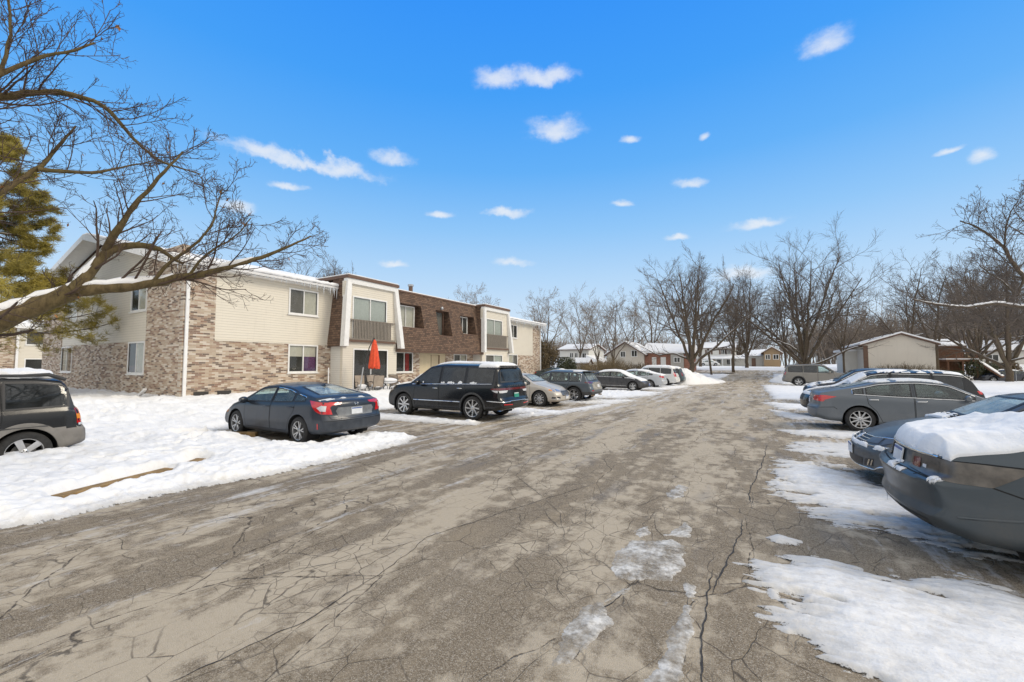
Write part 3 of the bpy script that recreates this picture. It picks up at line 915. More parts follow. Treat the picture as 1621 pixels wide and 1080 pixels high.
def snow_cover(sh, root, fn, th, mname, seed, rings=None):
    pre = (sh.Nf[:,2] > -.2) & (sh.C[:,2] > .5)
    k = 4 if th < .04 else 3
    q = sh.V[sh.F[pre]]; t = np.linspace(0, 1, k+1)
    G = ((1-t)[None,:,None,None]*(1-t)[None,None,:,None]*q[:,0][:,None,None] + t[None,:,None,None]*(1-t)[None,None,:,None]*q[:,1][:,None,None]
        + t[None,:,None,None]*t[None,None,:,None]*q[:,2][:,None,None] + (1-t)[None,:,None,None]*t[None,None,:,None]*q[:,3][:,None,None])
    Q = np.stack([G[:,:-1,:-1], G[:,1:,:-1], G[:,1:,1:], G[:,:-1,1:]], 3).reshape(-1, 4, 3)
    C = Q.mean(1); Nf = np.repeat(sh.Nf[pre], k*k, 0)
    if rings is None: rings = 4 if th < .04 else (8 if th < .11 else 24)
    nz = fbm(C[:,0]*3.1+seed*7.7, C[:,1]*3.1+C[:,2]*1.7+seed*3.3, 5, .6)
    sel = fn(C, Nf, nz)
    if sel.sum() < 20: return
    Q = Q[sel].reshape(-1, 3)
    _, u, inv = np.unique(np.round(Q/2e-4).astype(np.int64), axis=0, return_index=True, return_inverse=True)
    V = Q[u].copy(); F = inv.reshape(-1, 4)
    # drop islands of a few faces
    lab = np.arange(len(V))
    for _ in range(60):
        m_ = lab[F].min(1); l2 = lab.copy(); np.minimum.at(l2, F.ravel(), np.repeat(m_, 4))
        if (l2 == lab).all(): break
        lab = l2
    fl_ = lab[F[:,0]]; ids, ct_ = np.unique(fl_, return_counts=True); F = F[np.isin(fl_, ids[ct_ > 25])]
    if len(F) < 20: return
    u2, inv = np.unique(F, return_inverse=True); V = V[u2]; F = inv.reshape(F.shape)
    # vertex normals + boundary rings
    p = V[F]; nn = np.cross(p[:,2]-p[:,0], p[:,3]-p[:,1])
    VN = np.zeros_like(V)
    for k in range(4): np.add.at(VN, F[:,k], nn)
    VN /= np.linalg.norm(VN, axis=1)[:,None]+1e-12
    E = np.concatenate([np.sort(F[:,[a,(a+1)%4]], 1) for a in range(4)]); Eu, ct = np.unique(E, axis=0, return_counts=True)
    bnd = Eu[ct == 1]; d = np.full(len(V), 99.); d[bnd.ravel()] = 0
    for r_ in range(rings+1):
        for a, b in ((0,1), (1,0)):
            np.minimum.at(d, Eu[:,b], d[Eu[:,a]]+1)
    f = np.sqrt(np.clip(d/rings, 0, 1)*(2-np.clip(d/rings, 0, 1)))
    if th > .11: f = f*(.45+.55*sstep(0, 1, d/rings))
    lk = .40 if th > .11 else .55
    lump = 1+lk*fbm(V[:,0]*2.2+seed, V[:,1]*2.2-seed, 3)+(.06 if th > .11 else lk*.4)*fbm(V[:,0]*8, V[:,1]*8+seed, 2)
    dirv = VN*.55+np.array([0,0,.45])
    T = V+dirv*(th*np.maximum(.25, lump)*f+.006)[:,None]
    k = len(V)
    # skirt
    bq = np.array([[a, b, b+k, a+k] for a, b in bnd]) if len(bnd) else np.zeros((0,4), int)
    Vall = np.concatenate([T, V+VN*.002])
    Fall = np.concatenate([F, bq])
    o = np_mesh('snow_cover', Vall, Fall, M[mname], root, True)
    bm = bmesh.new(); bm.from_mesh(o.data); bmesh.ops.recalc_face_normals(bm, faces=bm.faces); bm.to_mesh(o.data); bm.free()
    o['label'] = 'white snow lying on the car'
    return o

# ---- profile templates (x forward, rear to front)
def sedan(L, W, H, wb, R_, paint_m, fo=.92, **kw):
    xf = L/2-fo; xr = xf-wb; h = H
    fast = kw.pop('fast', 0.)
    top = [(-L/2, .60), (-L/2+.03, .80), (-L/2+.05, h*.685), (-L/2+.12, h*.735), (-L/2+.45, h*.765), (-L/2+.66-fast*.25, h*.785),
           (-L/2+1.55-fast*.0, h*.965), (-L/2+1.95, h*.99), (-.05, h), (.40, h*.975), (.58, h*.945), (1.18+kw.get('ws', 0), h*.715), (1.3+kw.get('ws', 0), h*.69), (L/2-.75, h*.63), (L/2-.3, h*.55), (L/2-.1, h*.49), (L/2, h*.40)]
    sp = dict(L=L, W=W, H=H, R=R_, xf=xf, xr=xr, top=top, paint=paint_m,
        bot=[(-L/2, .34), (-L/2+.3, .26), (xr+.4, .19), (xf-.4, .17), (L/2-.3, .20), (L/2, .24)],
        belt=[(-L/2, h*.66), (-L/2+.7, h*.70), (-.6, h*.66), (.8, h*.635), (1.3, h*.625), (L/2-.5, h*.53), (L/2, h*.42)],
        plan=[(-L/2, W/2-.06), (-L/2+.5, W/2-.015), (-.5, W/2), (.9, W/2-.005), (L/2-.6, W/2-.02), (L/2, W/2-.08)],
        crown=[(-L/2, .03), (-L/2+.6, .03), (-L/2+1.3, .075), (0, .065), (.6, .07), (1.2, .055), (1.5, .05), (L/2, .05)],
        tumble=.48,
        front=dict(bulge=.24, ramp=.75, prof=[(.15,-.05),(.28,0),(.5,.0),(.62,-.03),(.8,-.10)]),
        rear=dict(bulge=.17, ramp=.6, prof=[(.2,-.07),(.38,0),(.60,.0),(.70,-.05),(.95,-.04),(1.1,-.03)]),
        cab=(-.10, -1.0), mirror=(.86, h*.665), seat_z=.50)
    def windows(sh):
        ps = auto_windows(sh, 1.0+kw.get('ws', 0), -L/2+kw.get('tailx', .88), [(-.16, .07), (kw.get('cp', -1.05), .05)], .05, .022)
        return [dict(poly=p, mat=kw.get('glass', 'car_glass')) for p in ps]
    def screens(sh):
        z0, z1 = h*.735, h*.94
        f = ('F', [(-.66, z0), (.66, z0), (.52, z1), (-.52, z1)], kw.get('ws_mat', 'car_glass'), 'windshield')
        z0, z1 = h*.805, h*.945
        b = ('B', [(-.58, z0), (.58, z0), (.47, z1), (-.47, z1)], kw.get('rw_mat', 'car_glass_frost'), 'rear_window')
        return [f, b]
    def doors(sh):
        xb = -.16; zb = .30
        up = lambda x: float(sh.edgez(x)-.012)
        d1 = [(xb+.01, zb), (xf-R_-.16, zb), (xf-R_-.10, .62), (.98, float(sh.beltz(.98)))]+[(x, up(x)) for x in (.75, .5, .2, xb+.01)]
        xe = xr+R_+.02
        d2 = [(xb-.01, up(xb-.01))]+[(x, up(x)) for x in (-.5, -.8, -1.05)]+[(-1.15, float(sh.beltz(-1.12))), (xr+R_*.55, .78), (xe, .58), (xe+.12, zb), (xb-.01, zb)]
        return [d1, d2]
    sp.update(windows=windows, screens=screens, doors=doors, handles=[(-.02, h*.595), (-1.0, h*.605)])
    sp.update(kw); return sp

def suv(L, W, H, wb, R_, paint_m, fo=.90, **kw):
    xf = L/2-fo; xr = xf-wb; h = H; boxy = kw.get('boxy', .5)
    wb0 = kw.get('wsx', L/2-1.35)               # windshield base x
    top = [(-L/2, .62), (-L/2+.03, .86), (-L/2+.08, h*.60), (-L/2+.15+.10*(1-boxy), h*.68), (-L/2+.26+.24*(1-boxy), h*.90), (-L/2+.34+.28*(1-boxy), h*.955), (-L/2+.65+.3*(1-boxy), h*.985), (-.1, h), (wb0-1.0, h*.985), (wb0-.72, h*.955), (wb0, h*.675), (wb0+.12, h*.645), (L/2-.5, h*.59), (L/2-.16, h*.535), (L/2-.05, h*.46), (L/2, h*.38)]
    sp = dict(L=L, W=W, H=H, R=R_, xf=xf, xr=xr, top=top, paint=paint_m, top_smooth=3,
        bot=[(-L/2, .40), (-L/2+.3, .34), (xr+.4, .27), (xf-.4, .25), (L/2-.3, .27), (L/2, .33)],
        belt=[(-L/2, h*.60), (-L/2+.3, h*.625), (-.6, h*.61), (.8, h*.595), (wb0+.2, h*.585), (L/2-.4, h*.545), (L/2, h*.42)],
        plan=[(-L/2, W/2-.05), (-L/2+.4, W/2-.02), (-.5, W/2), (.9, W/2-.005), (L/2-.6, W/2-.015), (L/2, W/2-.07)],
        crown=[(-L/2, .03), (-L/2+.12, .05), (-L/2+.5, .085), (0, .075), (wb0-.7, .075), (wb0, .06), (L/2, .05)],
        tumble=.30,
        front=dict(bulge=.18, ramp=.7, pow=2.6, prof=[(.2,-.06),(.4,0),(.7,.0),(.9,-.03),(1.1,-.06)]),
        rear=dict(bulge=.12, ramp=.5, pow=3., prof=[(.25,-.06),(.45,.0),(.68,.0),(.78,-.05),(1.2,-.05),(1.7,-.02)]),
        cab=(.05, -.85), mirror=(wb0-.42, h*.625), mirror_s=1.15, seat_z=.72, clad_z=.42)
    xb = kw.get('xb', -.05); xc = kw.get('xc', -1.05)
    def windows(sh):
        ps = auto_windows(sh, wb0-.2, -L/2+kw.get('tailx', .42), [(xb, .08), (xc, .07)], .06, .028)
        g = kw.get('glass', 'car_glass_dark')
        return [dict(poly=p, mat=(kw.get('glass_front', 'car_glass') if i == 0 else g)) for i, p in enumerate(ps)]
    def screens(sh):
        z0, z1 = h*.70, h*.94; a, b_ = W/2-.22, W/2-.33
        f = ('F', [(-a, z0), (a, z0), (b_, z1), (-b_, z1)], kw.get('ws_mat', 'car_glass'), 'windshield')
        z0, z1 = h*kw.get('rw0', .66), h*.92
        b = ('B', [(-a+.02, z0), (a-.02, z0), (b_, z1), (-b_, z1)], kw.get('rw_mat', 'car_glass_dark'), 'rear_window')
        return [f, b]
    def doors(sh):
        zb = .40; up = lambda x: float(sh.edgez(x)-.015)
        d1 = [(xb+.012, zb), (xf-R_-.16, zb), (xf-R_-.10, .75), (wb0-.2, float(sh.beltz(wb0-.2)))]+[(x, up(x)) for x in np.linspace(wb0-.35, xb+.012, 5)]
        xe = xr+R_+.03
        d2 = [(xb-.012, up(xb))]+[(x, up(x)) for x in np.linspace(xb-.2, xc, 4)]+[(xc-.02, float(sh.beltz(xc))), (min(xc-.02, xr+R_*.8), .92), (xe, .66), (xe+.10, zb), (xb-.012, zb)]
        return [d1, d2]
    sp.update(windows=windows, screens=screens, doors=doors, handles=[(xb+.17, h*.535), (xc+.2, h*.545)])
    sp.update(kw); return sp

# ------------------------------------------------------------------ the parked cars
LOTG = 'cars parked along the lot'
def s_roof(z):        # snow mask: horizontal-ish faces above z
    return lambda C, Nf, nz: (Nf[:,2] > .62) & (C[:,2] > z+.0*nz)
def s_edge(z, k, ny=.55): return lambda C, Nf, nz: (Nf[:,2] > ny+.35*nz*k) & (C[:,2] > z)
def emblem_bar(sh, root, view, u, v, shape):
    """small chrome badge drawn from rods"""
    mb = MB()
    for pl in shape: sh.rod(mb, view, [(u+a, v+b) for a, b in pl], .006, .008, .02)
    part('emblem', mb, M['chrome'], root, 60)
H_BADGE = [[(-.035,-.03),(-.045,.03)], [(.035,-.03),(.045,.03)], [(-.038,0),(.038,0)]]
RING = [[(.05*math.cos(a), .05*math.sin(a)) for a in np.linspace(0, 2*math.pi, 17)]]
WBADGE = RING+[[(-.035,.03),(-.015,-.035),(0,.0),(.015,-.035),(.035,.03)],[(-.018,.045),(0,.008),(.018,.045)]]
OVAL = [[(.07*math.cos(a), .03*math.sin(a)) for a in np.linspace(0, 2*math.pi, 17)]]
DIAMOND = [[(-.03,-.05),(.03,-.05),(.03,.05),(-.03,.05),(-.03,-.05)],[(0,-.05),(0,.05)],[(-.03,0),(.03,0)]]

def fin(sh, root, sp, x=-1.35, col=None):
    z = float(sh.topz(x)); mb = MB()
    mb.add([(x+.10,-.03,z-.005),(x+.10,.03,z-.005),(x-.09,.035,z-.005),(x-.09,-.035,z-.005),(x-.07,0,z+.055),(x-.09,0,z+.05)], [(0,1,4),(1,2,5,4),(3,0,4,5),(2,3,5)])
    part('roof_antenna', mb, col or sp['paint'], root, 60)
def exhaust(root, x, y, z, r=.035, flat=1.):
    part('exhaust_tip', MB().lathe([(r*.8,.1),(r,.1),(r,-.06),(r*.8,-.06),(r*.75,.05)], (x,y,z), 'x', 16), M['rust'], root, 40)
def wiper(sh, root, view, pts):
    mb = MB(); sh.rod(mb, view, pts, .012, .02, .04); part('wiper', mb, M['black_plastic'], root, 60)

# --- dark blue compact sedan, tail to the road
p_civ = paint('slate_blue', (.017,.023,.034), .3, .26, .42, (.15,.165,.185))
L2 = 4.63/2
civ = sedan(4.63, 1.80, 1.415, 2.70, .325, p_civ, fo=.90, fast=.9, tailx=.85, cp=-1.02, spokes=5, spoke_style='twin', wheel_phase=.5, tw=.215,
    handle_mat=None, rw_mat='car_glass_frost',
    panels=[
      dict(name='taillight', mat='lamp_red', faces=[('L', [(-L2+.02,.735),(-L2+.26,.75),(-L2+.40,.80),(-L2+.62,1.0),(-L2+.66,1.035),(-L2+.34,1.01),(-L2+.03,.99)]),
            ('B', [(.42,.985),(.80,1.0),(.90,.985),(.90,.735),(.70,.725),(.735,.80),(.78,.88),(.72,.925),(.45,.945)])],
           sub=[('reversing_lamp', 'lamp_white', [('L', [(-L2+.08,.80),(-L2+.24,.81),(-L2+.36,.88),(-L2+.20,.93),(-L2+.06,.92)])])]),
      dict(name='trunk_recess', mat=simple('trunk_grey_film', (.16,.17,.18), .5, var=.25, scale=7), both=False, faces=[('B', [(-.52,.67),(.52,.67),(.60,.80),(.54,.875),(-.54,.875),(-.60,.80)])]),
      dict(name='reflector', mat='lamp_red', faces=[('L', [(-L2+.30,.40),(-L2+.34,.40),(-L2+.34,.53),(-L2+.30,.53)])]),
      dict(name='headlight', mat='head_clear', faces=[('L', [(L2-.50,.74),(L2-.06,.62),(L2-.04,.70),(L2-.30,.80)]), ('F', [(.36,.64),(.80,.66),(.80,.76),(.40,.70)])]),
      dict(name='side_marker', mat='lamp_amber', faces=[('L', [(L2-.42,.60),(L2-.30,.58),(L2-.30,.63),(L2-.42,.65)])]),
    ],
    gaps=[('B', [(-.66,.62),(.66,.62),(.70,.70)], False), ('B', [(-.66,.62),(-.70,.70)], False), ('B', [(-.84,.58),(.84,.58)], False)],
    plates=[('B', 0, .775, .31, .155, 'plate_white', 'plate_blue')],
    chrome_win=lambda sh, w: [[p for p in w[2]['poly'][:14][-10:]]+[(w[2]['poly'][13][0]-.02, w[2]['poly'][13][1]-.03)], w[1]['poly'][:14]] if len(w) > 2 else [],
    snow=[(lambda C, Nf, nz: (Nf[:,2] > .8) & (C[:,0] < -L2+.42) & (C[:,2] > 1.0) & (C[:,0] > -L2+.30) & (nz > .04), .005, 'snow_car_dusting', 3.)],
    extra=lambda sh, root, sp: (emblem_bar(sh, root, 'B', 0, .935, H_BADGE+[]), fin(sh, root, sp, -.95)))
build_car(civ, 'parked_car', 'dark blue sedan with red wraparound taillights parked below the brick wall', 'car', (-8.30-L2, 6.97, 0), math.pi, LOTG, .026)

# --- black compact suv with grey cladding, at the left edge, along the kerb
p_esc = paint('black_suv', (.008,.009,.011), .1, .16, .14)
L2 = 4.42/2
def esc_rails(sh, root, sp):
    mb = MB()
    for sg in (1,-1):
        y = sg*(sp['W']/2-.26); z = lambda x: float(sh.topz(x))
        mb.tube([(.65,y,z(.5)-.08),(.5,y,z(.5)-.045),(-.3,y,z(-.3)-.03),(-1.3,y,z(-1.3)-.02),(-1.62,y,z(-1.6)+.015),(-1.85,y,z(-1.8)-.03)], [.02,.022,.022,.024,.036,.03], 8)
    part('roof_rail', mb, M['black_clad'], root, 60)
esc = suv(4.42, 1.78, 1.76, 2.62, .36, p_esc, fo=.92, boxy=.7, tailx=.34, spokes=5, spoke_style='fat', wheel_phase=1.2, xb=-.12, xc=-1.02, clad_z=.55, clad_rear=.74, clad_front=.74, clad_arch=.10, clad_mat='cladding',
    glass='car_glass_dark', glass_front='car_glass_dark',
    panels=[dict(name='taillight', mat='lamp_red', faces=[('L', [(-L2,.80),(-L2+.20,.80),(-L2+.22,1.09),(-L2+.03,1.10)]), ('B', [(.70,.80),(.88,.80),(.86,1.10),(.70,1.10)])],
                 sub=[('indicator', 'lamp_amber', [('L', [(-L2,.89),(-L2+.205,.89),(-L2+.215,.98),(-L2+.02,.98)])]), ('reversing_lamp', 'lamp_white', [('L', [(-L2,.765),(-L2+.18,.765),(-L2+.18,.81),(-L2+.0,.81)])])]),
            dict(name='headlight', mat='head_clear', faces=[('L', [(L2-.30,.78),(L2-.02,.72),(L2-.02,.88),(L2-.30,.92)]), ('F', [(.45,.74),(.80,.74),(.80,.90),(.45,.88)])])],
    rods=[dict(name='side_moulding', mat='black_clad', r=.012, both=True, lines=[('L', [(1.2,.78),(-1.6,.80)])])],
    snow=[(s_edge(1.665, .3, .70), .10, 'snow_car', 1.)], extra=esc_rails)
build_car(esc, 'parked_car', 'black suv with grey plastic cladding and snow on its roof at left edge', 'car', (-11.25-.89, 3.10-L2, -.05), -math.pi/2, LOTG, .028)

# --- large black suv, tail to the road
p_nav = paint('black_large_suv', (.006,.007,.009), .1, .10, .14, (.15,.155,.16))
L2 = 5.33/2
def nav_extra(sh, root, sp):
    mb = MB(); sh.rod(mb, 'L', [(1.15,.60),(-.95,.60)], .016, .006); sh.rod(mb, 'R', [(1.15,.60),(-.95,.60)], .016, .006)
    part('chrome_strip', mb, M['chrome'], root, 60)
    mb = MB(); sh.rod(mb, 'B', [(-.86,.62),(-.5,.66),(.5,.66),(.86,.62)], .014, .006)
    for v in 'LR': sh.rod(mb, v, [(-L2+.02,.64),(-L2+.62,.665)], .014, .006)
    part('bumper_strip', mb, M['chrome'], root, 60)
    mb = MB(); mb.box(-L2+.20, -L2+.66, -.62, .62, 1.79, 1.83); part('rear_spoiler', mb, p_nav, root, 40, bevel=.015)
    # pseudo lettering strip on the tailgate
    mb = MB()
    for k in range(7): sh.panel(mb, 'B', [(.36-k*.115,1.135),(.43-k*.115,1.135),(.43-k*.115,1.175),(.36-k*.115,1.175)], .006, .05)
    part('tailgate_badge', mb, M['dark_metal'], root)
    wiper(sh, root, 'B', [(-.05,1.25),(-.45,1.29)])
    fin(sh, root, sp, -1.5)
nav = suv(5.33, 2.03, 1.93, 3.11, .405, p_nav, fo=1.0, boxy=.85, tailx=.42, tw=.27, rim=.295, spokes=8, spoke_style='swirl', xb=-.02, xc=-1.12, wsx=1.30, clad_z=.36, sill_z=.4,
    ws_mat='car_glass_snow', glass='car_glass_dark', glass_front='car_glass_dark', handle_mat='chrome', third=-1.75,
    chrome_win=lambda sh, w: [[(1.25, float(sh.beltz(1.25))+.02)]+[(x, float(sh.beltz(x))+.015) for x in np.linspace(1.0, -2.2, 16)]], chrome_r=.012,
    panels=[dict(name='taillight', mat='lamp_darkred', both=False, faces=[('B', [(-.97,1.02),(.97,1.02),(.97,1.09),(-.97,1.09)]), ('L', [(-L2,1.02),(-L2+.42,1.03),(-L2+.50,1.055),(-L2+.42,1.085),(-L2,1.09)]), ('R', [(-L2,1.02),(-L2+.42,1.03),(-L2+.50,1.055),(-L2+.42,1.085),(-L2,1.09)])]),
            dict(name='lamp_chrome', mat='lamp_white', faces=[('L', [(-L2,.93),(-L2+.30,.95),(-L2+.44,1.02),(-L2,1.01)]), ('B', [(.62,.94),(.99,.93),(.99,1.01),(.55,1.01)])]),
            dict(name='reflector', mat='lamp_red', faces=[('B', [(.35,.525),(.85,.545),(.85,.575),(.35,.555)])]),
            dict(name='headlight', mat='head_clear', faces=[('L', [(L2-.45,.92),(L2-.04,.86),(L2-.04,1.0),(L2-.42,1.0)]), ('F', [(.55,.88),(.92,.88),(.92,1.0),(.55,.99)])]),
            dict(name='bumper_insert', mat='dark_metal', both=False, faces=[('B', [(-.85,.42),(.85,.42),(.85,.52),(-.85,.50)])])],
    gaps=[('B', [(-.90,.70),(.90,.70)], False)],
    plates=[('B', .0, .84, .31, .155, 'plate_white', 'plate_green')],
    snow=[(s_edge(1.765, .25, .30), .055, 'snow_car', 2.),
          (lambda C, Nf, nz: (Nf[:,2] > .55) & (C[:,0] > .95) & (C[:,2] > .95) & (C[:,2] < 1.85) & (nz > -.25), .035, 'snow_car', 4.),
          (lambda C, Nf, nz: (np.abs(C[:,1]) > .7) & (C[:,2] > 1.195) & (C[:,2] < 1.25+.12*nz) & (C[:,0] < 1.1) & (C[:,0] > -1.6) & (nz > .03), .014, 'snow_car', 6.)],
    extra=nav_extra)
nav['plates'] = [('B', .0, .84, .31, .155, 'plate_green', 'plate_white')]
build_car(nav, 'parked_car', 'large black suv with snowy roof and full width tail lamp and green plate', 'car', (-7.1-L2, 12.62, 0), math.pi, LOTG, .03)

# --- champagne sedan nose to the road
p_fus = paint('champagne', (.52,.475,.41), .35, .3, .3, (.40,.37,.33))
L2 = 4.87/2
fus_front = [dict(name='headlight', mat='head_clear', faces=[('L', [(L2-.62,.76),(L2-.10,.66),(L2-.08,.72),(L2-.30,.79)]), ('F', [(.42,.66),(.84,.68),(.84,.78),(.46,.73)])],
                  sub=[('indicator', 'lamp_amber', [('L', [(L2-.52,.74),(L2-.30,.695),(L2-.28,.73),(L2-.44,.77)])])]),
             dict(name='grille', mat='black_plastic', both=False, faces=[('F', [(-.40,.48),(.40,.48),(.46,.64),(.36,.70),(-.36,.70),(-.46,.64)])]),
             dict(name='fog_lamp', mat='black_plastic', faces=[('F', [(.56,.36),(.84,.38),(.84,.46),(.58,.44)]), ('L', [(L2-.34,.38),(L2-.1,.37),(L2-.08,.44),(L2-.30,.45)])])]
fus = sedan(4.87, 1.85, 1.48, 2.85, .345, p_fus, fo=.95, spokes=10, spoke_style='single', panels=fus_front+[
      dict(name='taillight', mat='lamp_red', faces=[('L', [(-L2+.02,.80),(-L2+.4,.86),(-L2+.4,.96),(-L2+.04,.94)]), ('B', [(.45,.80),(.85,.80),(.85,.96),(.45,.92)])])],
    rods=[dict(name='fog_lamp_trim', mat='chrome', r=.011, both=True, lines=[('L', [(L2-.36,.36),(L2-.08,.35)]), ('F', [(.56,.345),(.85,.36)])]),
          dict(name='grille_bars', mat='chrome', r=.009, lines=[('F', [(-.42,.53),(.42,.53)]), ('F', [(-.44,.58),(.44,.58)]), ('F', [(-.44,.63),(.44,.63)]), ('F', [(-.38,.68),(.38,.68)])])],
    plates=[('F', 0, .42, .31, .155, 'plate_white', 'plate_blue')], ws_mat='car_glass_frost',
    gaps=[('T', [(1.25,.70),(L2-.2,.52),(L2-.2,-.52),(1.25,-.70)], False)])
build_car(fus, 'parked_car', 'champagne silver sedan facing the road beside the large black suv', 'car', (-7.5-L2, 17.80, 0), 0, LOTG, .032)

# --- blue grey crossover, tail to the road
p_cx = paint('blue_grey', (.075,.095,.115), .5, .3, .55, (.25,.25,.245))
L2 = 4.72/2
def cx_extra(sh, root, sp):
    mb = MB(); mb.box(-L2+.20, -L2+.62, -.66, .66, 1.50, 1.535); part('rear_spoiler', mb, p_cx, root, 40, bevel=.012)
    wiper(sh, root, 'B', [(0,1.09),(-.42,1.12)]); fin(sh, root, sp, -1.35)
    emblem_bar(sh, root, 'B', 0, .93, OVAL)
    exhaust(root, -L2+.1, .55, .34); exhaust(root, -L2+.1, -.55, .34)
cx = suv(4.72, 1.92, 1.60, 2.815, .375, p_cx, fo=.92, boxy=.05, tailx=.62, spokes=5, spoke_style='twin', rim_mat='alloy', tw=.23, xb=-.08, xc=-1.08, clad_z=.42, clad_rear=.52, clad_arch=.055,
    glass='car_glass', rw_mat='car_glass_frost', handle_mat=None,
    panels=[dict(name='taillight', mat='lamp_darkred', faces=[('L', [(-L2+.02,.93),(-L2+.36,.95),(-L2+.42,1.0),(-L2+.05,1.02)]), ('B', [(.50,.935),(.92,.93),(.92,1.02),(.52,1.005)])]),
            dict(name='reflector', mat='lamp_red', faces=[('B', [(.60,.56),(.82,.57),(.82,.60),(.60,.59)])]),
            dict(name='tailgate_grime', mat=simple('road_grime', (.27,.255,.225), .9, var=.35, scale=6), both=False, faces=[('B', [(-.62,.62),(.62,.62),(.70,.90),(.45,.985),(-.45,.985),(-.70,.90)])], off=.003),
            dict(name='headlight', mat='head_clear', faces=[('L', [(L2-.5,.84),(L2-.06,.78),(L2-.05,.86),(L2-.4,.90)]), ('F', [(.5,.79),(.85,.80),(.85,.88),(.5,.86)])])],
    chrome_win=lambda sh, w: [w[-1]['poly'][9:14]+[w[-1]['poly'][14]]], chrome_r=.014,
    plates=[('B', -.12, .79, .31, .155, 'plate_white', 'plate_white')],
    snow=[(s_edge(1.50, .6, .85), .012, 'snow_car_dusting', 5.)], extra=cx_extra)
build_car(cx, 'parked_car', 'blue grey crossover with salt stained tailgate next to the champagne sedan', 'car', (-7.0-L2, 20.72, 0), math.pi, LOTG, .034)

# --- black sedan with snowy hood, nose to the road
p_pas = paint('black_sedan', (.014,.016,.022), .25, .2, .5, (.26,.24,.22))
L2 = 4.77/2
fr_generic = lambda L2: [dict(name='headlight', mat='head_clear', faces=[('L', [(L2-.55,.76),(L2-.08,.64),(L2-.06,.73),(L2-.32,.80)]), ('F', [(.44,.65),(.82,.67),(.82,.77),(.46,.72)])]),
             dict(name='grille', mat='black_plastic', both=False, faces=[('F', [(-.44,.60),(.44,.60),(.46,.70),(-.46,.70)])]),
             dict(name='air_intake', mat='black_plastic', both=False, faces=[('F', [(-.70,.30),(.70,.30),(.66,.44),(-.66,.44)])])]
pas = sedan(4.77, 1.82, 1.47, 2.71, .33, p_pas, fo=.93, spokes=5, spoke_style='twin', panels=fr_generic(L2)+[
      dict(name='taillight', mat='lamp_red', faces=[('L', [(-L2+.02,.80),(-L2+.35,.84),(-L2+.35,.95),(-L2+.04,.95)]), ('B', [(.45,.80),(.85,.80),(.85,.95),(.45,.92)])])],
    rods=[dict(name='grille_bars', mat='chrome', r=.009, lines=[('F', [(-.45,.62),(.45,.62)]), ('F', [(-.45,.66),(.45,.66)]), ('F', [(-.45,.70),(.45,.70)])]),
          dict(name='side_moulding', mat='chrome', r=.009, both=True, lines=[('L', [(1.0,.36),(-.95,.38)])])],
    plates=[('F', .0, .44, .31, .155, 'plate_blue', 'plate_white')], ws_mat='car_glass_snow',
    chrome_win=lambda sh, w: [[(x, float(sh.beltz(x))+.012) for x in np.linspace(.95, -1.5, 12)]],
    snow=[(s_edge(1.30, .3, .6), .05, 'snow_car', 7.), (lambda C, Nf, nz: (Nf[:,2] > .5) & (C[:,0] > .6) & (C[:,2] > .70) & (nz > -.42), .045, 'snow_car', 8.)])
build_car(pas, 'parked_car', 'black sedan with snow covered hood and roof facing the road', 'car', (-6.75-L2, 30.9, 0), 0, LOTG, .04)

# --- silver sedan tail to road, white suv behind it
p_sil = paint('silver', (.50,.52,.54), .4, .3, .2)
L2 = 4.83/2
rear_generic = lambda L2: [dict(name='taillight', mat='lamp_red', faces=[('L', [(-L2+.02,.84),(-L2+.35,.90),(-L2+.38,.99),(-L2+.04,.98)]), ('B', [(.50,.84),(.86,.84),(.86,.98),(.48,.95)])]),
     dict(name='headlight', mat='head_clear', faces=[('L', [(L2-.55,.76),(L2-.08,.64),(L2-.06,.73),(L2-.32,.80)]), ('F', [(.44,.65),(.82,.67),(.82,.77),(.46,.72)])])]
sil = sedan(4.83, 1.82, 1.47, 2.775, .335, p_sil, fo=.95, spokes=10, spoke_style='single', panels=rear_generic(L2), plates=[('B', 0, .82, .31, .155, 'plate_white', 'plate_blue')],
    snow=[(s_edge(1.30, .4, .6), .04, 'snow_car', 9.), (lambda C, Nf, nz: (Nf[:,2] > .6) & (C[:,0] < -1.2) & (C[:,2] > .95) & (nz > -.2), .03, 'snow_car', 10.)])
build_car(sil, 'parked_car', 'silver sedan with snowy roof between the black sedan and the white suv', 'car', (-6.2-L2, 34.5, 0), math.pi, LOTG, .04)
p_whi = paint('white', (.68,.68,.66), .0, .35, .25)
L2 = 4.8/2
whi = suv(4.8, 1.9, 1.72, 2.75, .36, p_whi, fo=.95, boxy=.3, tailx=.5, spokes=5, spoke_style='twin', clad_z=.3,
    panels=[dict(name='taillight', mat='lamp_red', faces=[('L', [(-L2,.86),(-L2+.22,.86),(-L2+.30,1.18),(-L2+.1,1.2)]), ('B', [(.66,.86),(.93,.86),(.90,1.2),(.70,1.2)])]),
            dict(name='headlight', mat='head_clear', faces=[('F', [(.5,.8),(.86,.8),(.86,.95),(.5,.93)])])],
    plates=[('B', 0, .80, .31, .155, 'plate_white', 'plate_blue')],
    snow=[(s_edge(1.45, .3, .5), .10, 'snow_car', 11.), (lambda C, Nf, nz: (Nf[:,2] > .3) & (C[:,0] > .6) & (C[:,2] > .85), .07, 'snow_car', 12.)])
build_car(whi, 'parked_car', 'white suv buried under snow beside the tall snow pile', 'car', (-5.75-L2, 37.6, 0), math.pi, LOTG, .042)
p_dkb = paint('dark_blue', (.02,.025,.04), .2, .25, .3)
p_gre = paint('teal_grey', (.055,.085,.095), .4, .25, .2)
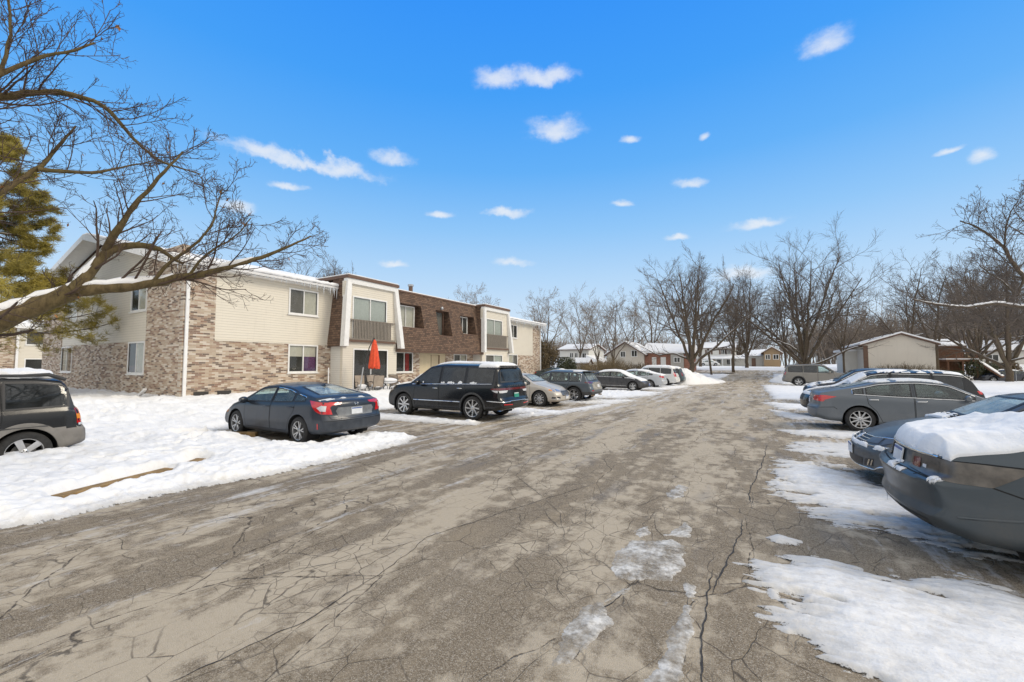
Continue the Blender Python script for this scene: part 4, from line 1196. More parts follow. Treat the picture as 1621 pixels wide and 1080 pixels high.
far1 = sedan(4.6, 1.8, 1.46, 2.7, .33, p_gre, spokes=5, panels=rear_generic(2.3), ws_mat='car_glass_frost', snow=[(lambda C, Nf, nz: (Nf[:,2] > .6) & (C[:,0] > .6) & (C[:,2] > .7), .04, 'snow_car', 13.)])
build_car(far1, 'parked_car', 'teal grey sedan far behind, at the end of the apartment building', 'car', (-18.3, 40.6, .08), 0., LOTG, .05)
far2 = suv(4.6, 1.85, 1.68, 2.7, .35, p_gre, boxy=.5, spokes=5, panels=[dict(name='taillight', mat='lamp_red', faces=[('B', [(.66,.86),(.9,.86),(.9,1.15),(.7,1.15)])])], snow=[(s_edge(1.4, .3, .6), .05, 'snow_car', 14.)])
build_car(far2, 'parked_car', 'grey suv mostly hidden behind the snow covered white suv', 'car', (-8.0, 40.6, 0), math.pi, LOTG, .05)

# --- right row: nearest car, grey sedan deep in snow, tail to the road
p_r1 = paint('steel_grey', (.050,.066,.078), .5, .30, .55, (.135,.125,.11))
L2 = 4.85/2
def r1_extra(sh, root, sp):
    exhaust(root, -L2+.26, .50, .33, .045)
    mb = MB()                                     # bumper ledge crease and lower valance
    for v in 'LR': sh.ribbon(mb, v, [(-L2+.02,.855),(-L2+.22,.865),(-L2+.42,.845)], .012, .002)
    part('bumper_crease', mb, M['seam'], root, recalc=False)
    mb = MB()
    for v, y in (('B',1),): sh.rod(mb, 'B', [(-.7,.995),(0,1.0),(.7,.995)], .012, .006)
    part('trunk_strip', mb, M['chrome'], root, 60)
    mb = MB(); sh.rod(mb, 'R', [(-L2+.28,.50),(-L2+.6,.535),(-L2+1.05,.585)], .014, -.004); part('bumper_fold', mb, p_r1, root, 60)
    mb = MB(); sh.ribbon(mb, 'K', wrap(sh, 'B', [(-.96,.805),(-.4,.815),(.4,.815),(.96,.805)], 'K'), .016, .004); part('lamp_seam', mb, M['seam'], root, None, recalc=False)
    ic = MB()
    for k in range(4):
        h = sh.cast('B', (.80-.05*k, .40)); 
        if h: ic.lathe([(.008,0),(.006,-.08),(.001,-.14-.04*(k%2))], tuple(h[0]+Vector((-.01,0,0))), 'z', 6)
    part('icicle', ic, M['icicle'], root, 60)
r1 = sedan(4.85, 1.86, 1.50, 2.80, .335, p_r1, top=[(-L2,.58),(-L2+.03,.80),(-L2+.05,1.0),(-L2+.12,1.06),(-L2+.40,1.10),(-L2+.62,1.13),(-L2+1.38,1.44),(-L2+1.8,1.485),(-.05,1.5),(.40,1.46),(.58,1.415),(1.18,1.07),(1.3,1.03),(L2-.75,.945),(L2-.3,.825),(L2-.1,.735),(L2,.60)],
    rear=dict(bulge=.20, ramp=.65, prof=[(.2,-.10),(.36,-.03),(.47,.03),(.56,.0),(.70,.04),(.775,.075),(.80,.06),(.83,-.05),(.97,-.06),(1.1,-.03)]), fo=.95, spokes=5, spoke_style='fat', end_r=.09,
    panels=[dict(name='taillight', mat='lamp_smoked', off=.007, step=.03, faces=[('L', [(-L2+.03,.815),(-L2+.30,.80),(-L2+.50,.80),(-L2+.76,.975),(-L2+.45,.985),(-L2+.05,.985)]), ('B', [(.36,.83),(.72,.815),(.93,.81),(.93,.985),(.60,.985),(.38,.975)])]),
            dict(name='headlight', mat='head_clear', faces=[('F', [(.44,.65),(.82,.67),(.82,.77),(.46,.72)])]),
            dict(name='lamp_lens', mat='lamp_darkred', off=.012, step=.03, faces=[('B', [(.42,.855),(.58,.845),(.58,.95),(.44,.94)])]),
            dict(name='lamp_lens', mat='lamp_white', off=.012, step=.03, faces=[('B', [(.63,.87),(.70,.866),(.70,.90),(.63,.90)])]),
            dict(name='lower_valance', mat='black_clad', both=False, faces=[('B', [(-.75,.30),(.75,.30),(.78,.42),(-.78,.42)])])],
    plates=[('B', 0, .90, .31, .155, 'plate_white', 'plate_blue')],
    gaps=[('L', [(-L2+.50,.80),(-L2+.78,.70),(-L2+1.02,.62)], False), ('R', [(-L2+.50,.80),(-L2+.78,.70),(-L2+1.02,.62)], False), ('L', [(-L2+.5,.798),(-L2+.78,.985),(-L2+1.05,1.03)], False), ('B', [(-.60,.80),(-.60,1.05)], False), ('B', [(.60,.80),(.60,1.05)], False), ('R', [(-L2+.04,.985),(-L2+.5,.992),(-L2+.76,.982)], False)],
    snow=[(lambda C, Nf, nz: (Nf[:,2] > .50+.25*nz) & (C[:,2] > .995+.10*nz), .12, 'snow_car', 15.),
          (lambda C, Nf, nz: (Nf[:,2] > .35) & (C[:,0] < -L2+.20) & (C[:,2] > .60) & (C[:,2] < .88) & (C[:,1] < .55) & (nz > .12), .02, 'snow_car', 16.)],
    extra=r1_extra)
r1['rw_mat'] = 'car_glass_snow'
build_car(r1, 'parked_car', 'nearest car, grey sedan with thick snow over trunk and rear window', 'car', (1.22+L2, 6.22, 0), 0, LOTG, .02)

# --- dark grey sedan nose to road
p_vw = paint('dark_grey', (.060,.064,.068), .3, .40, .6, (.20,.20,.195))
L2 = 4.87/2
vw = sedan(4.87, 1.83, 1.49, 2.80, .335, p_vw, fo=.97, spokes=5, ws_mat='car_glass_frost',
    panels=[dict(name='headlight', mat='head_dark', step=.03, faces=[('L', [(L2-.60,.80),(L2-.10,.655),(L2-.06,.73),(L2-.30,.80)]), ('F', [(.40,.655),(.84,.665),(.86,.77),(.46,.735)])]),
            dict(name='grille', mat='black_plastic', both=False, faces=[('F', [(-.40,.62),(.40,.62),(.42,.735),(-.42,.735)])]),
            dict(name='air_intake', mat='black_plastic', both=False, faces=[('F', [(-.50,.30),(.50,.30),(.52,.42),(-.52,.42)])]),
            dict(name='fog_lamp', mat='black_plastic', faces=[('F', [(.56,.32),(.84,.34),(.86,.45),(.60,.42)])], sub=[('fog_blade', 'chrome', [('F', [(.66,.335),(.70,.335),(.76,.43),(.72,.43)]), ('F', [(.76,.345),(.80,.345),(.85,.435),(.82,.435)])])]),
            dict(name='taillight', mat='lamp_red', faces=[('B', [(.45,.80),(.85,.80),(.85,.95),(.45,.92)])])],
    rods=[dict(name='grille_bars', mat='chrome', r=.010, lines=[('F', [(-.86,.745),(-.42,.735),(.42,.735),(.86,.775)]), ('F', [(-.40,.70),(.40,.70)]), ('F', [(-.40,.665),(.40,.665)]), ('F', [(-.84,.635),(-.40,.62),(.40,.62),(.84,.635)])]),
          dict(name='bumper_strip', mat='chrome', r=.012, lines=[('F', [(-.88,.40),(-.72,.29),(0,.265),(.72,.29),(.88,.40)])])],
    plates=[('F', 0, .50, .31, .155, 'plate_white', 'plate_blue')],
    gaps=[('T', [(1.15,.74),(L2-.22,.60),(L2-.20,-.60),(1.15,-.74)], False)],
    snow=[(lambda C, Nf, nz: (C[:,0] > L2-.32) & (C[:,2] > .585) & (C[:,2] < .635+.05*nz) & (nz > -.1), .03, 'snow_car', 17.),
          (lambda C, Nf, nz: (C[:,0] > 1.12) & (C[:,0] < 1.30) & (C[:,2] > .9) & (Nf[:,2] > .5) & (nz > -.05), .03, 'snow_car', 18.)],
    extra=lambda sh, root, sp: (emblem_bar(sh, root, 'F', 0, .69, WBADGE), wiper(sh, root, 'F', [(-.55,1.06),(.1,1.085)]), wiper(sh, root, 'F', [(.0,1.06),(.58,1.085)])))
build_car(vw, 'parked_car', 'dark grey sedan with chrome grille and icy bumper facing the road', 'car', (1.30+L2, 9.05, 0), math.pi, LOTG, .024)

# --- mid grey sedan tail to road
p_alt = paint('mid_grey', (.125,.140,.155), .5, .34, .5, (.26,.265,.27))
L2 = 4.87/2
alt = sedan(4.87, 1.83, 1.475, 2.78, .34, p_alt, fo=.96, fast=.3, tailx=.98, cp=-1.18, spokes=10, spoke_style='single', handle_mat='chrome', rim=.245,
    panels=[dict(name='taillight', mat='lamp_red', faces=[('L', [(-L2+.01,.815),(-L2+.28,.80),(-L2+.34,.86),(-L2+.62,.955),(-L2+.30,.985),(-L2+.04,.975)]), ('B', [(.46,.83),(.80,.81),(.92,.815),(.92,.975),(.60,.97)])]),
            dict(name='headlight', mat='head_clear', faces=[('F', [(.44,.65),(.82,.67),(.82,.77),(.46,.72)]), ('L', [(L2-.6,.78),(L2-.1,.66),(L2-.08,.74),(L2-.32,.82)])])],
    gaps=[('B', [(-.84,.60),(.84,.60)], False), ('L', [(-L2+.03,.62),(-L2+.55,.66),(-L2+.62,.60)], False), ('R', [(-L2+.03,.62),(-L2+.55,.66),(-L2+.62,.60)], False)],
    plates=[('B', 0, .80, .31, .155, 'plate_white', 'plate_blue')],
    chrome_win=lambda sh, w: [w[0]['poly'][:14]+[(w[1]['poly'][0][0], w[1]['poly'][0][1])]+w[1]['poly'][1:14]+(w[2]['poly'][:14]+[w[2]['poly'][14]] if len(w) > 2 else []), [(x, float(sh.beltz(x))+.012) for x in np.linspace(.98, -1.42, 14)]],
    snow=[(s_edge(1.36, .6, .93), .010, 'snow_car_dusting', 19.)],
    extra=lambda sh, root, sp: fin(sh, root, sp, -1.1))
build_car(alt, 'parked_car', 'grey sedan with red taillight and ten spoke wheels, tail to the road', 'car', (1.27+L2, 16.0, 0), 0, LOTG, .026)

# --- black suv with snowy nose behind it, dark crossover, gold suv, far sedan
L2 = 4.75/2
blk = suv(4.75, 1.88, 1.69, 2.8, .36, p_esc, boxy=.1, tailx=.6, spokes=10, spoke_style='single', ws_mat='car_glass_snow', rw_mat='car_glass_dark', wsx=1.2,
    panels=[dict(name='taillight', mat='lamp_red', faces=[('L', [(-L2,.95),(-L2+.30,.97),(-L2+.32,1.06),(-L2,1.06)]), ('B', [(.6,.95),(.92,.95),(.92,1.06),(.62,1.06)])]),
            dict(name='headlight', mat='head_clear', faces=[('L', [(L2-.5,.84),(L2-.06,.78),(L2-.05,.9),(L2-.4,.94)]), ('F', [(.5,.79),(.9,.80),(.9,.92),(.5,.90)])]),
            dict(name='grille', mat='black_plastic', both=False, faces=[('F', [(-.44,.60),(.44,.60),(.48,.84),(-.48,.84)])])],
    chrome_win=lambda sh, w: [p['poly'][:14] for p in w], chrome_r=.012,
    snow=[(lambda C, Nf, nz: (Nf[:,2] > .45) & (C[:,0] > .55) & (C[:,2] > .80) & (C[:,2] < 1.58), .03, 'snow_car', 20.), (lambda C, Nf, nz: (Nf[:,2] > .86) & (C[:,2] > 1.5) & (nz > -.15), .012, 'snow_car', 21.)])
build_car(blk, 'parked_car', 'black suv with snow covered hood and windshield behind the mid grey sedan', 'car', (1.30+L2, 19.1, 0), math.pi, LOTG, .034)
L2 = 4.6/2
drk = suv(4.6, 1.88, 1.70, 2.7, .36, p_dkb, boxy=.2, tailx=.55, spokes=5, wsx=1.1, panels=[
            dict(name='headlight', mat='head_clear', faces=[('L', [(L2-.5,.84),(L2-.06,.78),(L2-.05,.9),(L2-.4,.94)]), ('F', [(.5,.79),(.9,.80),(.9,.92),(.5,.90)])]),
            dict(name='grille', mat='black_plastic', both=False, faces=[('F', [(-.44,.60),(.44,.60),(.48,.84),(-.48,.84)])])],
    chrome_win=lambda sh, w: [p['poly'][:14] for p in w], chrome_r=.014, snow=[(lambda C, Nf, nz: (Nf[:,2] > .7) & (C[:,0] > 1.1) & (nz > .0), .015, 'snow_car', 22.)])
build_car(drk, 'parked_car', 'dark blue crossover facing the road, behind the snowy black suv', 'car', (1.85+L2, 25.2, 0), math.pi, LOTG, .038)
p_gold = paint('grey_gold', (.20,.185,.16), .4, .35, .4)
L2 = 5.1/2
gold = suv(5.1, 2.0, 1.90, 3.05, .39, p_gold, boxy=.8, tailx=.42, spokes=5, spoke_style='twin', clad_z=.3, panels=[
            dict(name='taillight', mat='lamp_red', faces=[('L', [(-L2,1.0),(-L2+.20,1.0),(-L2+.22,1.22),(-L2+.05,1.22)]), ('B', [(.72,1.0),(.98,1.0),(.98,1.24),(.72,1.24)])]),
            dict(name='headlight', mat='head_clear', faces=[('F', [(.5,.9),(.92,.9),(.92,1.05),(.5,1.05)])])], glass='car_glass_dark')
build_car(gold, 'parked_car', 'grey gold suv farthest along the right hand row', 'car', (1.75+L2, 44.5, 0), 0, LOTG, .04)
L2 = 2.3
fs = sedan(4.6, 1.8, 1.45, 2.7, .33, p_dkb, fast=.6, spokes=5, glass='car_glass', panels=rear_generic(L2), snow=[(s_edge(1.30, .4, .6), .04, 'snow_car', 23.)])
build_car(fs, 'parked_car', 'small dark sedan alone in the snowy field far right', 'car', (22.8, 66.4, -.12), math.pi+.25, LOTG, .05)
for kx, (cx_, cy_, rz_, lab) in enumerate([(-17.2, 112., 0., 'dark snow covered car in the driveway of the white colonial house'), (-10.3, 112., .1, 'white snow covered car in front of the colonial house porch')]):
    fc = sedan(4.6, 1.8, 1.45, 2.7, .33, p_dkb if kx == 0 else p_whi, spokes=5, panels=rear_generic(2.3), snow=[(s_edge(.8, .3, .6), .08, 'snow_car', 24.+kx)])
    build_car(fc, 'parked_car', lab, 'car', (cx_, cy_, 1.5), rz_, 'cars far away by the houses', .06, False)

# ------------------------------------------------------------------ main apartment building
XF, YG, XL, YE = -20.4, 8.16, -38.9, 41.2        # front wall plane, near gable plane, far-left corner, far end
Z0, ZB, ZE = .20, 2.93, 6.12                       # ground at wall, top of the brick, eave
BO = (XF, YG, 0.)
apt = thing('apartment_building', 'long two storey brick and cream siding apartment building with brown shingle mansard', 'building', BO)
def bp(name, mb, mats, parent=None, smooth=None, **k): return part(name, mb, mats, parent or apt, smooth, BO, **k)

def wall_window(name, par, off, axis, u0, u1, z0, z1, d, sgn, inner=('blind','screen'), fm='white_trim', sill=True, mull=.5, fw=.075, depth=.16, rec=.0):
    """window set in a wall. axis 'y': wall plane x=d, u along y, outward +x ; axis 'x': plane y=d, outward sgn"""
    def pt(u, z, n): return (d+sgn*n, u, z) if axis == 'y' else (u, d+sgn*n, z)
    def bx(mb, a0, a1, b0, b1, n0, n1, mi=0):
        p, q = pt(a0, b0, n0), pt(a1, b1, n1)
        mb.box(min(p[0],q[0]), max(p[0],q[0]), min(p[1],q[1]), max(p[1],q[1]), min(p[2],q[2]), max(p[2],q[2]), mi)
    fr = MB()
    bx(fr, u0-fw, u0, z0-fw, z1+fw, -.06, .045); bx(fr, u1, u1+fw, z0-fw, z1+fw, -.06, .045)
    bx(fr, u0, u1, z1, z1+fw, -.06, .043); bx(fr, u0, u1, z0-fw, z0, -.06, .043)
    if sill: bx(fr, u0-fw-.04, u1+fw+.04, z0-fw-.05, z0-fw, -.06, .09)
    um = u0+(u1-u0)*mull
    bx(fr, um-.025, um+.025, z0, z1, -.045, .028)
    w = part(name, fr, M[fm], par, None, off)
    gl = MB(); gl.quad(pt(u0, z0, .012), pt(u1, z0, .012), pt(u1, z1, .012), pt(u0, z1, .012))
    part('pane', gl, M['glass'], w, None, off)
    for k, (a, b) in enumerate(((u0, um), (um, u1))):
        im = inner[min(k, len(inner)-1)]
        mb = MB()
        if im == 'half':           # blind halfway down over a dark room
            bx(mb, a, b, z0, z1, -.05, -.04, 0); bx(mb, a+.01, b-.01, z0+(z1-z0)*.58, z1, -.038, -.03, 1)
            part('window_blind', mb, [M['room_dark'], M['blind']], w, None, off)
        elif im == 'purple':
            bx(mb, a, b, z0, z0+(z1-z0)*.58, -.05, -.04, 0); bx(mb, a, b, z0+(z1-z0)*.58, z1, -.05, -.04, 1)
            part('window_curtain', mb, [M['purple_cloth'], M['blind']], w, None, off)
        else:
            if im in ('curtain', 'red_cloth'):
                n_ = 14
                if im == 'red_cloth': bx(mb, a, b, z0, z1, -.075, -.065, 1); a, b = a+(b-a)*.22, a+(b-a)*.70
                V = []; F = []
                for i in range(n_*2+1):
                    u = a+(b-a)*i/(2*n_); nn = -.045+(.014 if i % 2 else 0)
                    V += [pt(u, z0, nn), pt(u, z1, nn)]
                    if i: F.append((2*i-2, 2*i-1, 2*i+1, 2*i))
                mb.add(V, F)
            else: bx(mb, a, b, z0, z1, -.05, -.04)
            part({'blind':'window_blind','curtain':'window_curtain','red_cloth':'window_curtain','screen':'insect_screen','room_dark':'dark_room'}.get(im, 'window_blind'), mb, [M[im], M['room_dark']], w, None, off)
    return w

def wall_with_holes(mb, axis, d, u0, u1, z0, z1, holes, thick, sgn, mi=0):
    """solid wall slab broken around rectangular openings (u0,u1,z0,z1)"""
    us = sorted({u0, u1, *[h[0] for h in holes], *[h[1] for h in holes]}); zs = sorted({z0, z1, *[h[2] for h in holes], *[h[3] for h in holes]})
    us = [u for u in us if u0 <= u <= u1]; zs = [z for z in zs if z0 <= z <= z1]
    for i in range(len(us)-1):
        j = 0
        while j < len(zs)-1:
            cu, cz = (us[i]+us[i+1])/2, (zs[j]+zs[j+1])/2
            if any(h[0] < cu < h[1] and h[2] < cz < h[3] for h in holes): j += 1; continue
            k = j
            while k+1 < len(zs)-1 and not any(h[0] < cu < h[1] and h[2] < (zs[k+1]+zs[k+2])/2 < h[3] for h in holes): k += 1
            a, b = d-sgn*thick, d
            if axis == 'y': mb.box(min(a,b), max(a,b), us[i], us[i+1], zs[j], zs[k+1], mi)
            else: mb.box(us[i], us[i+1], min(a,b), max(a,b), zs[j], zs[k+1], mi)
            j = k+1
    return mb
def H(u0, u1, z0, z1): return (u0, u1, z0, z1)

# --- front wall, left wing: brick below, siding above, brick pier at the corner
T1, T2 = (15.15, 19.1), (28.5, 32.75)
w_up, w_lo = H(12.74, 14.24, 4.50, 5.68), H(12.78, 14.28, 1.52, 2.82)
mb = wall_with_holes(MB(), 'y', XF, YG, T1[0]+.3, Z0, ZB, [w_lo], .25, 1)
mb.box(XF-.25, XF, YG, 9.36, ZB, ZE)
bp('front_wall_brick', mb, M['brick_y'])
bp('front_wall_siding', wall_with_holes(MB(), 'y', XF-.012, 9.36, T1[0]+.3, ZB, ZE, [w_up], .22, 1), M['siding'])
wall_window('window', apt, BO, 'y', *w_up, XF-.02, 1, ('screen','blind'))
wall_window('window', apt, BO, 'y', *w_lo, XF-.02, 1, ('half','purple'))
mb = MB(); mb.box(XF, XF+.03, 9.36, T1[0]+.2, ZB-.03, ZB+.035); bp('siding_starter_strip', mb, M['siding'])
# --- gable wall facing the camera side
gx = lambda a: a
g_lo = [H(-35.2, -33.5, 1.5, 2.82), H(-25.65, -23.98, 1.5, 2.85)]
g_up = [H(-35.15, -33.05, 4.40, 5.62), H(-25.6, -24.0, 4.40, 5.68)]
mb = wall_with_holes(MB(), 'x', YG, -36.0, XF-.25, Z0, ZB, g_lo, .25, -1)
mb.box(-23.9, XF-.25, YG, YG+.25, ZB, 6.9)
mb.box(XL, -35.35, YG-.02, YG+.6, Z0, 6.6)
# pier bit that steps forward at the far-left corner
bp('gable_wall_brick', mb, M['brick_x'])
mb = wall_with_holes(MB(), 'x', YG+.012, -35.35, -23.9, ZB, 6.0, g_up, .22, -1)
ridge_x, ridge_z = (XF+XL)/2, 8.38
def rz(x): return ridge_z-abs(x-ridge_x)*(ridge_z-ZE)/(XF-ridge_x)
V = []; xs = [-35.35, ridge_x, -23.9]
poly = [(-35.35, 6.0), (-23.9, 6.0), (-23.9, rz(-23.9)-.25), (ridge_x, ridge_z-.25), (-35.35, rz(-35.35)-.25)]
mb.prism(poly, (0, YG+.014, 0), (1,0,0), (0,0,1), (0,1,0), .2)
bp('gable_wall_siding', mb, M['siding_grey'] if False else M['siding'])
for h, inn in zip(g_lo+g_up, (('curtain','room_dark'), ('room_dark','blind'), ('room_dark','curtain'), ('room_dark','blind'))):
    wall_window('window', apt, BO, 'x', *h, YG+.02, -1, inn)
# --- rest of the shell
mb = MB(); mb.box(XL, XL+.25, YG+.6, YE, Z0, ZE); mb.box(XL+.25, XF-.25, YE-.25, YE, Z0, ZE+.0); mb.box(XL+.3, XF-.6, YG+.6, YE-.3, 2.6, 2.75)
mb.prism([(XL, ZE), (XF, ZE), (ridge_x, ridge_z-.25)], (0, YE-.24, 0), (1,0,0), (0,0,1), (0,1,0), .2)
bp('rear_walls', mb, M['siding'])
# --- right wing
r_up, r_lo = H(34.75, 35.95, 4.48, 5.62), H(34.45, 36.0, 1.5, 2.75)
mb = wall_with_holes(MB(), 'y', XF, T2[1]-.3, YE, Z0, ZB-.15, [r_lo], .25, 1); mb.box(XF-.25, XF, 39.4, YE, ZB-.15, ZE)
bp('front_wall_brick', mb, M['brick_y'])
bp('front_wall_siding', wall_with_holes(MB(), 'y', XF-.012, T2[1]-.3, 39.4, ZB-.15, ZE, [r_up], .22, 1), M['siding'])
wall_window('window', apt, BO, 'y', *r_up, XF-.02, 1, ('screen','room_dark'))
wall_window('window', apt, BO, 'y', *r_lo, XF-.02, 1, ('blind','screen'))
# --- middle bay under the mansard
m_lo = [H(19.95, 21.4, 1.42, 2.62), H(26.0, 27.55, 1.45, 2.60)]
XM = XF+.1
mb = wall_with_holes(MB(), 'y', XM, T1[1]-.2, 22.15, Z0, 2.85, [m_lo[0]], .25, 1)
wall_with_holes(mb, 'y', XM, 24.95, T2[0]+.2, Z0, 2.85, [m_lo[1]], .25, 1)
bp('front_wall_brick', mb, M['brick_y'])
mb = MB(); mb.box(XM-.25, XM-.03, 22.15, 23.35, Z0, 2.85); mb.box(XM-.25, XM-.03, 24.3, 24.95, Z0, 2.85); mb.box(XM-.25, XM-.03, 23.35, 24.3, 2.55, 2.85)
bp('entry_panel', mb, M['cream_panel'])
mb = MB(); mb.box(XM-.22, XM-.09, 23.39, 24.26, Z0+.1, 2.53); d_ = bp('entry_door', mb, M['door_cream'])
bp('door_handle', MB().lathe([(.03,0),(.03,.05),(.001,.06)], (XM-.09, 24.15, 1.2), 'x', 10), M['galv'], d_)
mb = MB(); mb.box(XM-.24, XM-.02, 23.35, 23.39, Z0, 2.55); mb.box(XM-.24, XM-.02, 24.26, 24.30, Z0, 2.55); bp('door_frame', mb, M['brown_trim'])
wall_window('window', apt, BO, 'y', *m_lo[0], XM-.02, 1, ('room_dark','red_cloth'))
wall_window('window', apt, BO, 'y', *m_lo[1], XM-.02, 1, ('screen','blind'))
# mansard: sloped shingle skin with three dormer recesses
zb, zt = 2.72, 6.62; xb_, xt_ = XF+1.10, XF+.28
def mx(z): return xb_+(xt_-xb_)*(z-zb)/(zt-zb)
dorm = [H(19.95, 21.95, 4.30, 5.85), H(23.3, 24.95, 3.95, 5.80), H(26.35, 28.2, 4.20, 5.70)]
dorm = [H(19.75, 21.85, 4.28, 5.85), H(23.35, 24.85, 3.92, 5.78), H(26.2, 28.05, 4.22, 5.68)]
mb = MB()
us = sorted({T1[1]-.1, T2[0]+.1, *[h[0] for h in dorm], *[h[1] for h in dorm]})
for i in range(len(us)-1):
    hs = [h for h in dorm if h[0] < (us[i]+us[i+1])/2 < h[1]]
    spans = [(zb, hs[0][2]), (hs[0][3], zt)] if hs else [(zb, zt)]
    for a, b in spans: mb.quad((mx(a), us[i], a), (mx(a), us[i+1], a), (mx(b), us[i+1], b), (mx(b), us[i], b))
man = bp('mansard_roof', mb, M['shingle_y'], recalc=False)
XR = XF+.02                                        # plane of the recessed dormer windows
for h in dorm:
    for u in (h[0], h[1]):
        bp('dormer_cheek', MB().quad((XR, u, h[2]), (mx(h[2]), u, h[2]), (mx(h[3]), u, h[3]), (XR, u, h[3])), M['shingle_x'], man, recalc=False)
    bp('dormer_head', MB().quad((XR, h[0], h[3]), (mx(h[3]), h[0], h[3]), (mx(h[3]), h[1], h[3]), (XR, h[1], h[3])), M['brown_trim'], man)
    bp('dormer_sill', MB().box(XR-.02, mx(h[2])+.03, h[0]-.02, h[1]+.02, h[2]-.05, h[2]+.02), M['brown_trim'], man)
    bp('dormer_back', MB().box(XR-.3, XR-.02, h[0]-.05, h[1]+.05, h[2], h[3]), M['shingle_y'], man)
wall_window('window', apt, BO, 'y', 20.0, 21.5, 4.40, 5.72, XR+.05, 1, ('blind','blind'), sill=False)
wall_window('window', apt, BO, 'y', 23.55, 24.65, 4.05, 5.70, XR+.03, 1, ('screen','screen'), fm='brown_trim', sill=False, mull=.99)
wall_window('window', apt, BO, 'y', 26.5, 27.6, 4.34, 5.58, XR+.05, 1, ('room_dark','room_dark'), sill=False)
mb = MB(); mb.lathe([(.0,0),(.10,0),(.12,.10),(.07,.20),(0.,.21)], (mx(5.95)+.08, 24.0, 5.86), 'z', 12); bp('floodlight', mb, M['galv'])
mb = MB(); mb.box(xb_-.9, xb_-.01, T1[1]-.1, T2[0]+.1, zb-.06, zb); bp('mansard_soffit', mb, M['brown_trim'], man)
mb = MB(); mb.box(xt_-.5, xt_+.05, T1[1]-.1, T2[0]+.1, zt, zt+.10); bp('mansard_cap', mb, M['brown_trim'], man)
mb = MB(); mb.box(xt_-3.0, xt_+.03, T1[1]-.1, T2[0]+.1, zt+.102, zt+.16); bp('snow_cover', mb, M['snow'])
# --- two balcony towers
for ti, (ya, yb) in enumerate((T1, T2)):
    XT = XF+1.0; up0, up1 = ya+.35, yb-.30
    dr = H(ya+.75, ya+3.15, Z0+.15, 2.68) if ti == 0 else H(ya+.55, ya+3.05, 1.0, 2.62)
    bd = H(ya+.65, ya+3.02, 3.35, 5.62)
    mb = wall_with_holes(MB(), 'y', XT, ya, yb, Z0, ZB, [dr], .2, 1)
    wall_with_holes(mb, 'y', XT-.002, up0-.3, up1+.3, ZB, 6.45, [bd], .2, 1)
    bp('tower_front_siding', mb, M['siding'])
    mb = MB(); mb.box(XF-.1, XT-.2, ya, ya+.15, Z0, ZB-.05); mb.box(XF-.1, XT-.2, yb-.15, yb, Z0, ZB-.05); bp('tower_side_siding', mb, M['siding_white'])
    wall_window('patio_door' if ti == 0 else 'window', apt, BO, 'y', *dr, XT-.02, 1, ('room_dark','room_dark') if ti == 0 else ('screen','curtain'), sill=False)
    wall_window('balcony_door', apt, BO, 'y', *bd, XT-.02, 1, ('curtain','curtain'), sill=False)
    # leaning fins, shingled cheeks
    zl, zh = ZB-.08, 6.62
    for lo, hi, s_ in ((ya-.10, up0-.05, -1), (yb+.12, up1+.08, 1)):
        fin_ = MB(); ck = MB()
        n0 = (XT+.42, lo, zl); n1 = (XT+.12, hi, zh)
        v = []
        for (x, y, z) in (n0, n1):
            v += [(x-.34, y-.15, z), (x, y-.15, z), (x, y+.15, z), (x-.34, y+.15, z)]
        fin_.add(v, [(0,3,2,1),(4,5,6,7),(0,1,5,4),(1,2,6,5),(2,3,7,6),(3,0,4,7)])
        yo = -.111*(-1 if s_ < 0 else -1)*(1 if s_ > 0 else -1)
        a = (XF-.15, lo+s_*.14, zl); b = (XT+.10, lo+s_*.14, zl); c = (XT-.20, hi+s_*.14, zh); d = (XF-.15, hi+s_*.14, zh)
        ck.quad(a, b, c, d)
        ck.quad((XF-.15, lo+s_*.14, zl), (XT+.1, lo+s_*.14, zl), (XT+.1, lo-s_*.35, zl), (XF-.15, lo-s_*.35, zl))
        bp('tower_fin', fin_, M['white_trim'], bevel=.008)
        bp('tower_cheek', ck, M['shingle_x'], recalc=False)
    mb = MB(); mb.box(XT-.15, XT+.135, up0-.10, up1+.12, 6.34, 6.615); bp('tower_beam', mb, M['white_trim'])
    mb = MB(); mb.box(XF-1.8, XT+.20, up0-.24, up1+.26, 6.62, 6.78); bp('tower_cap', mb, M['brown_trim'])
    mb = MB(); mb.box(XF-1.75, XT+.17, up0-.22, up1+.24, 6.782, 6.86); bp('snow_cover', mb, M['snow'], bevel=.03)
    # balcony railing
    r0, r1 = ya+.28, yb-.30
    rl = MB(); rl.box(XT+.02, XT+.16, r0, r1, 3.24, 3.34); rl.box(XT+.05, XT+.14, r0, r1, 4.30, 4.38)
    rail = bp('balcony_railing', rl, M['balcony_wood'])
    bl = MB(); n_ = 26
    for k in range(n_):
        y = r0+.32+(r1-r0-.7)*k/(n_-1); bl.box(XT+.14, XT+.18, y-.03, y+.03, 3.30, 4.34+.01*(k % 3))
    o_ = bp('railing_slats', bl, M['balcony_wood'], rail)
    mb = MB(); mb.box(XT+.005, XT+.15, r0-.05, r1+.05, 3.12, 3.235); bp('balcony_ledge', mb, M['brown_trim'], rail)
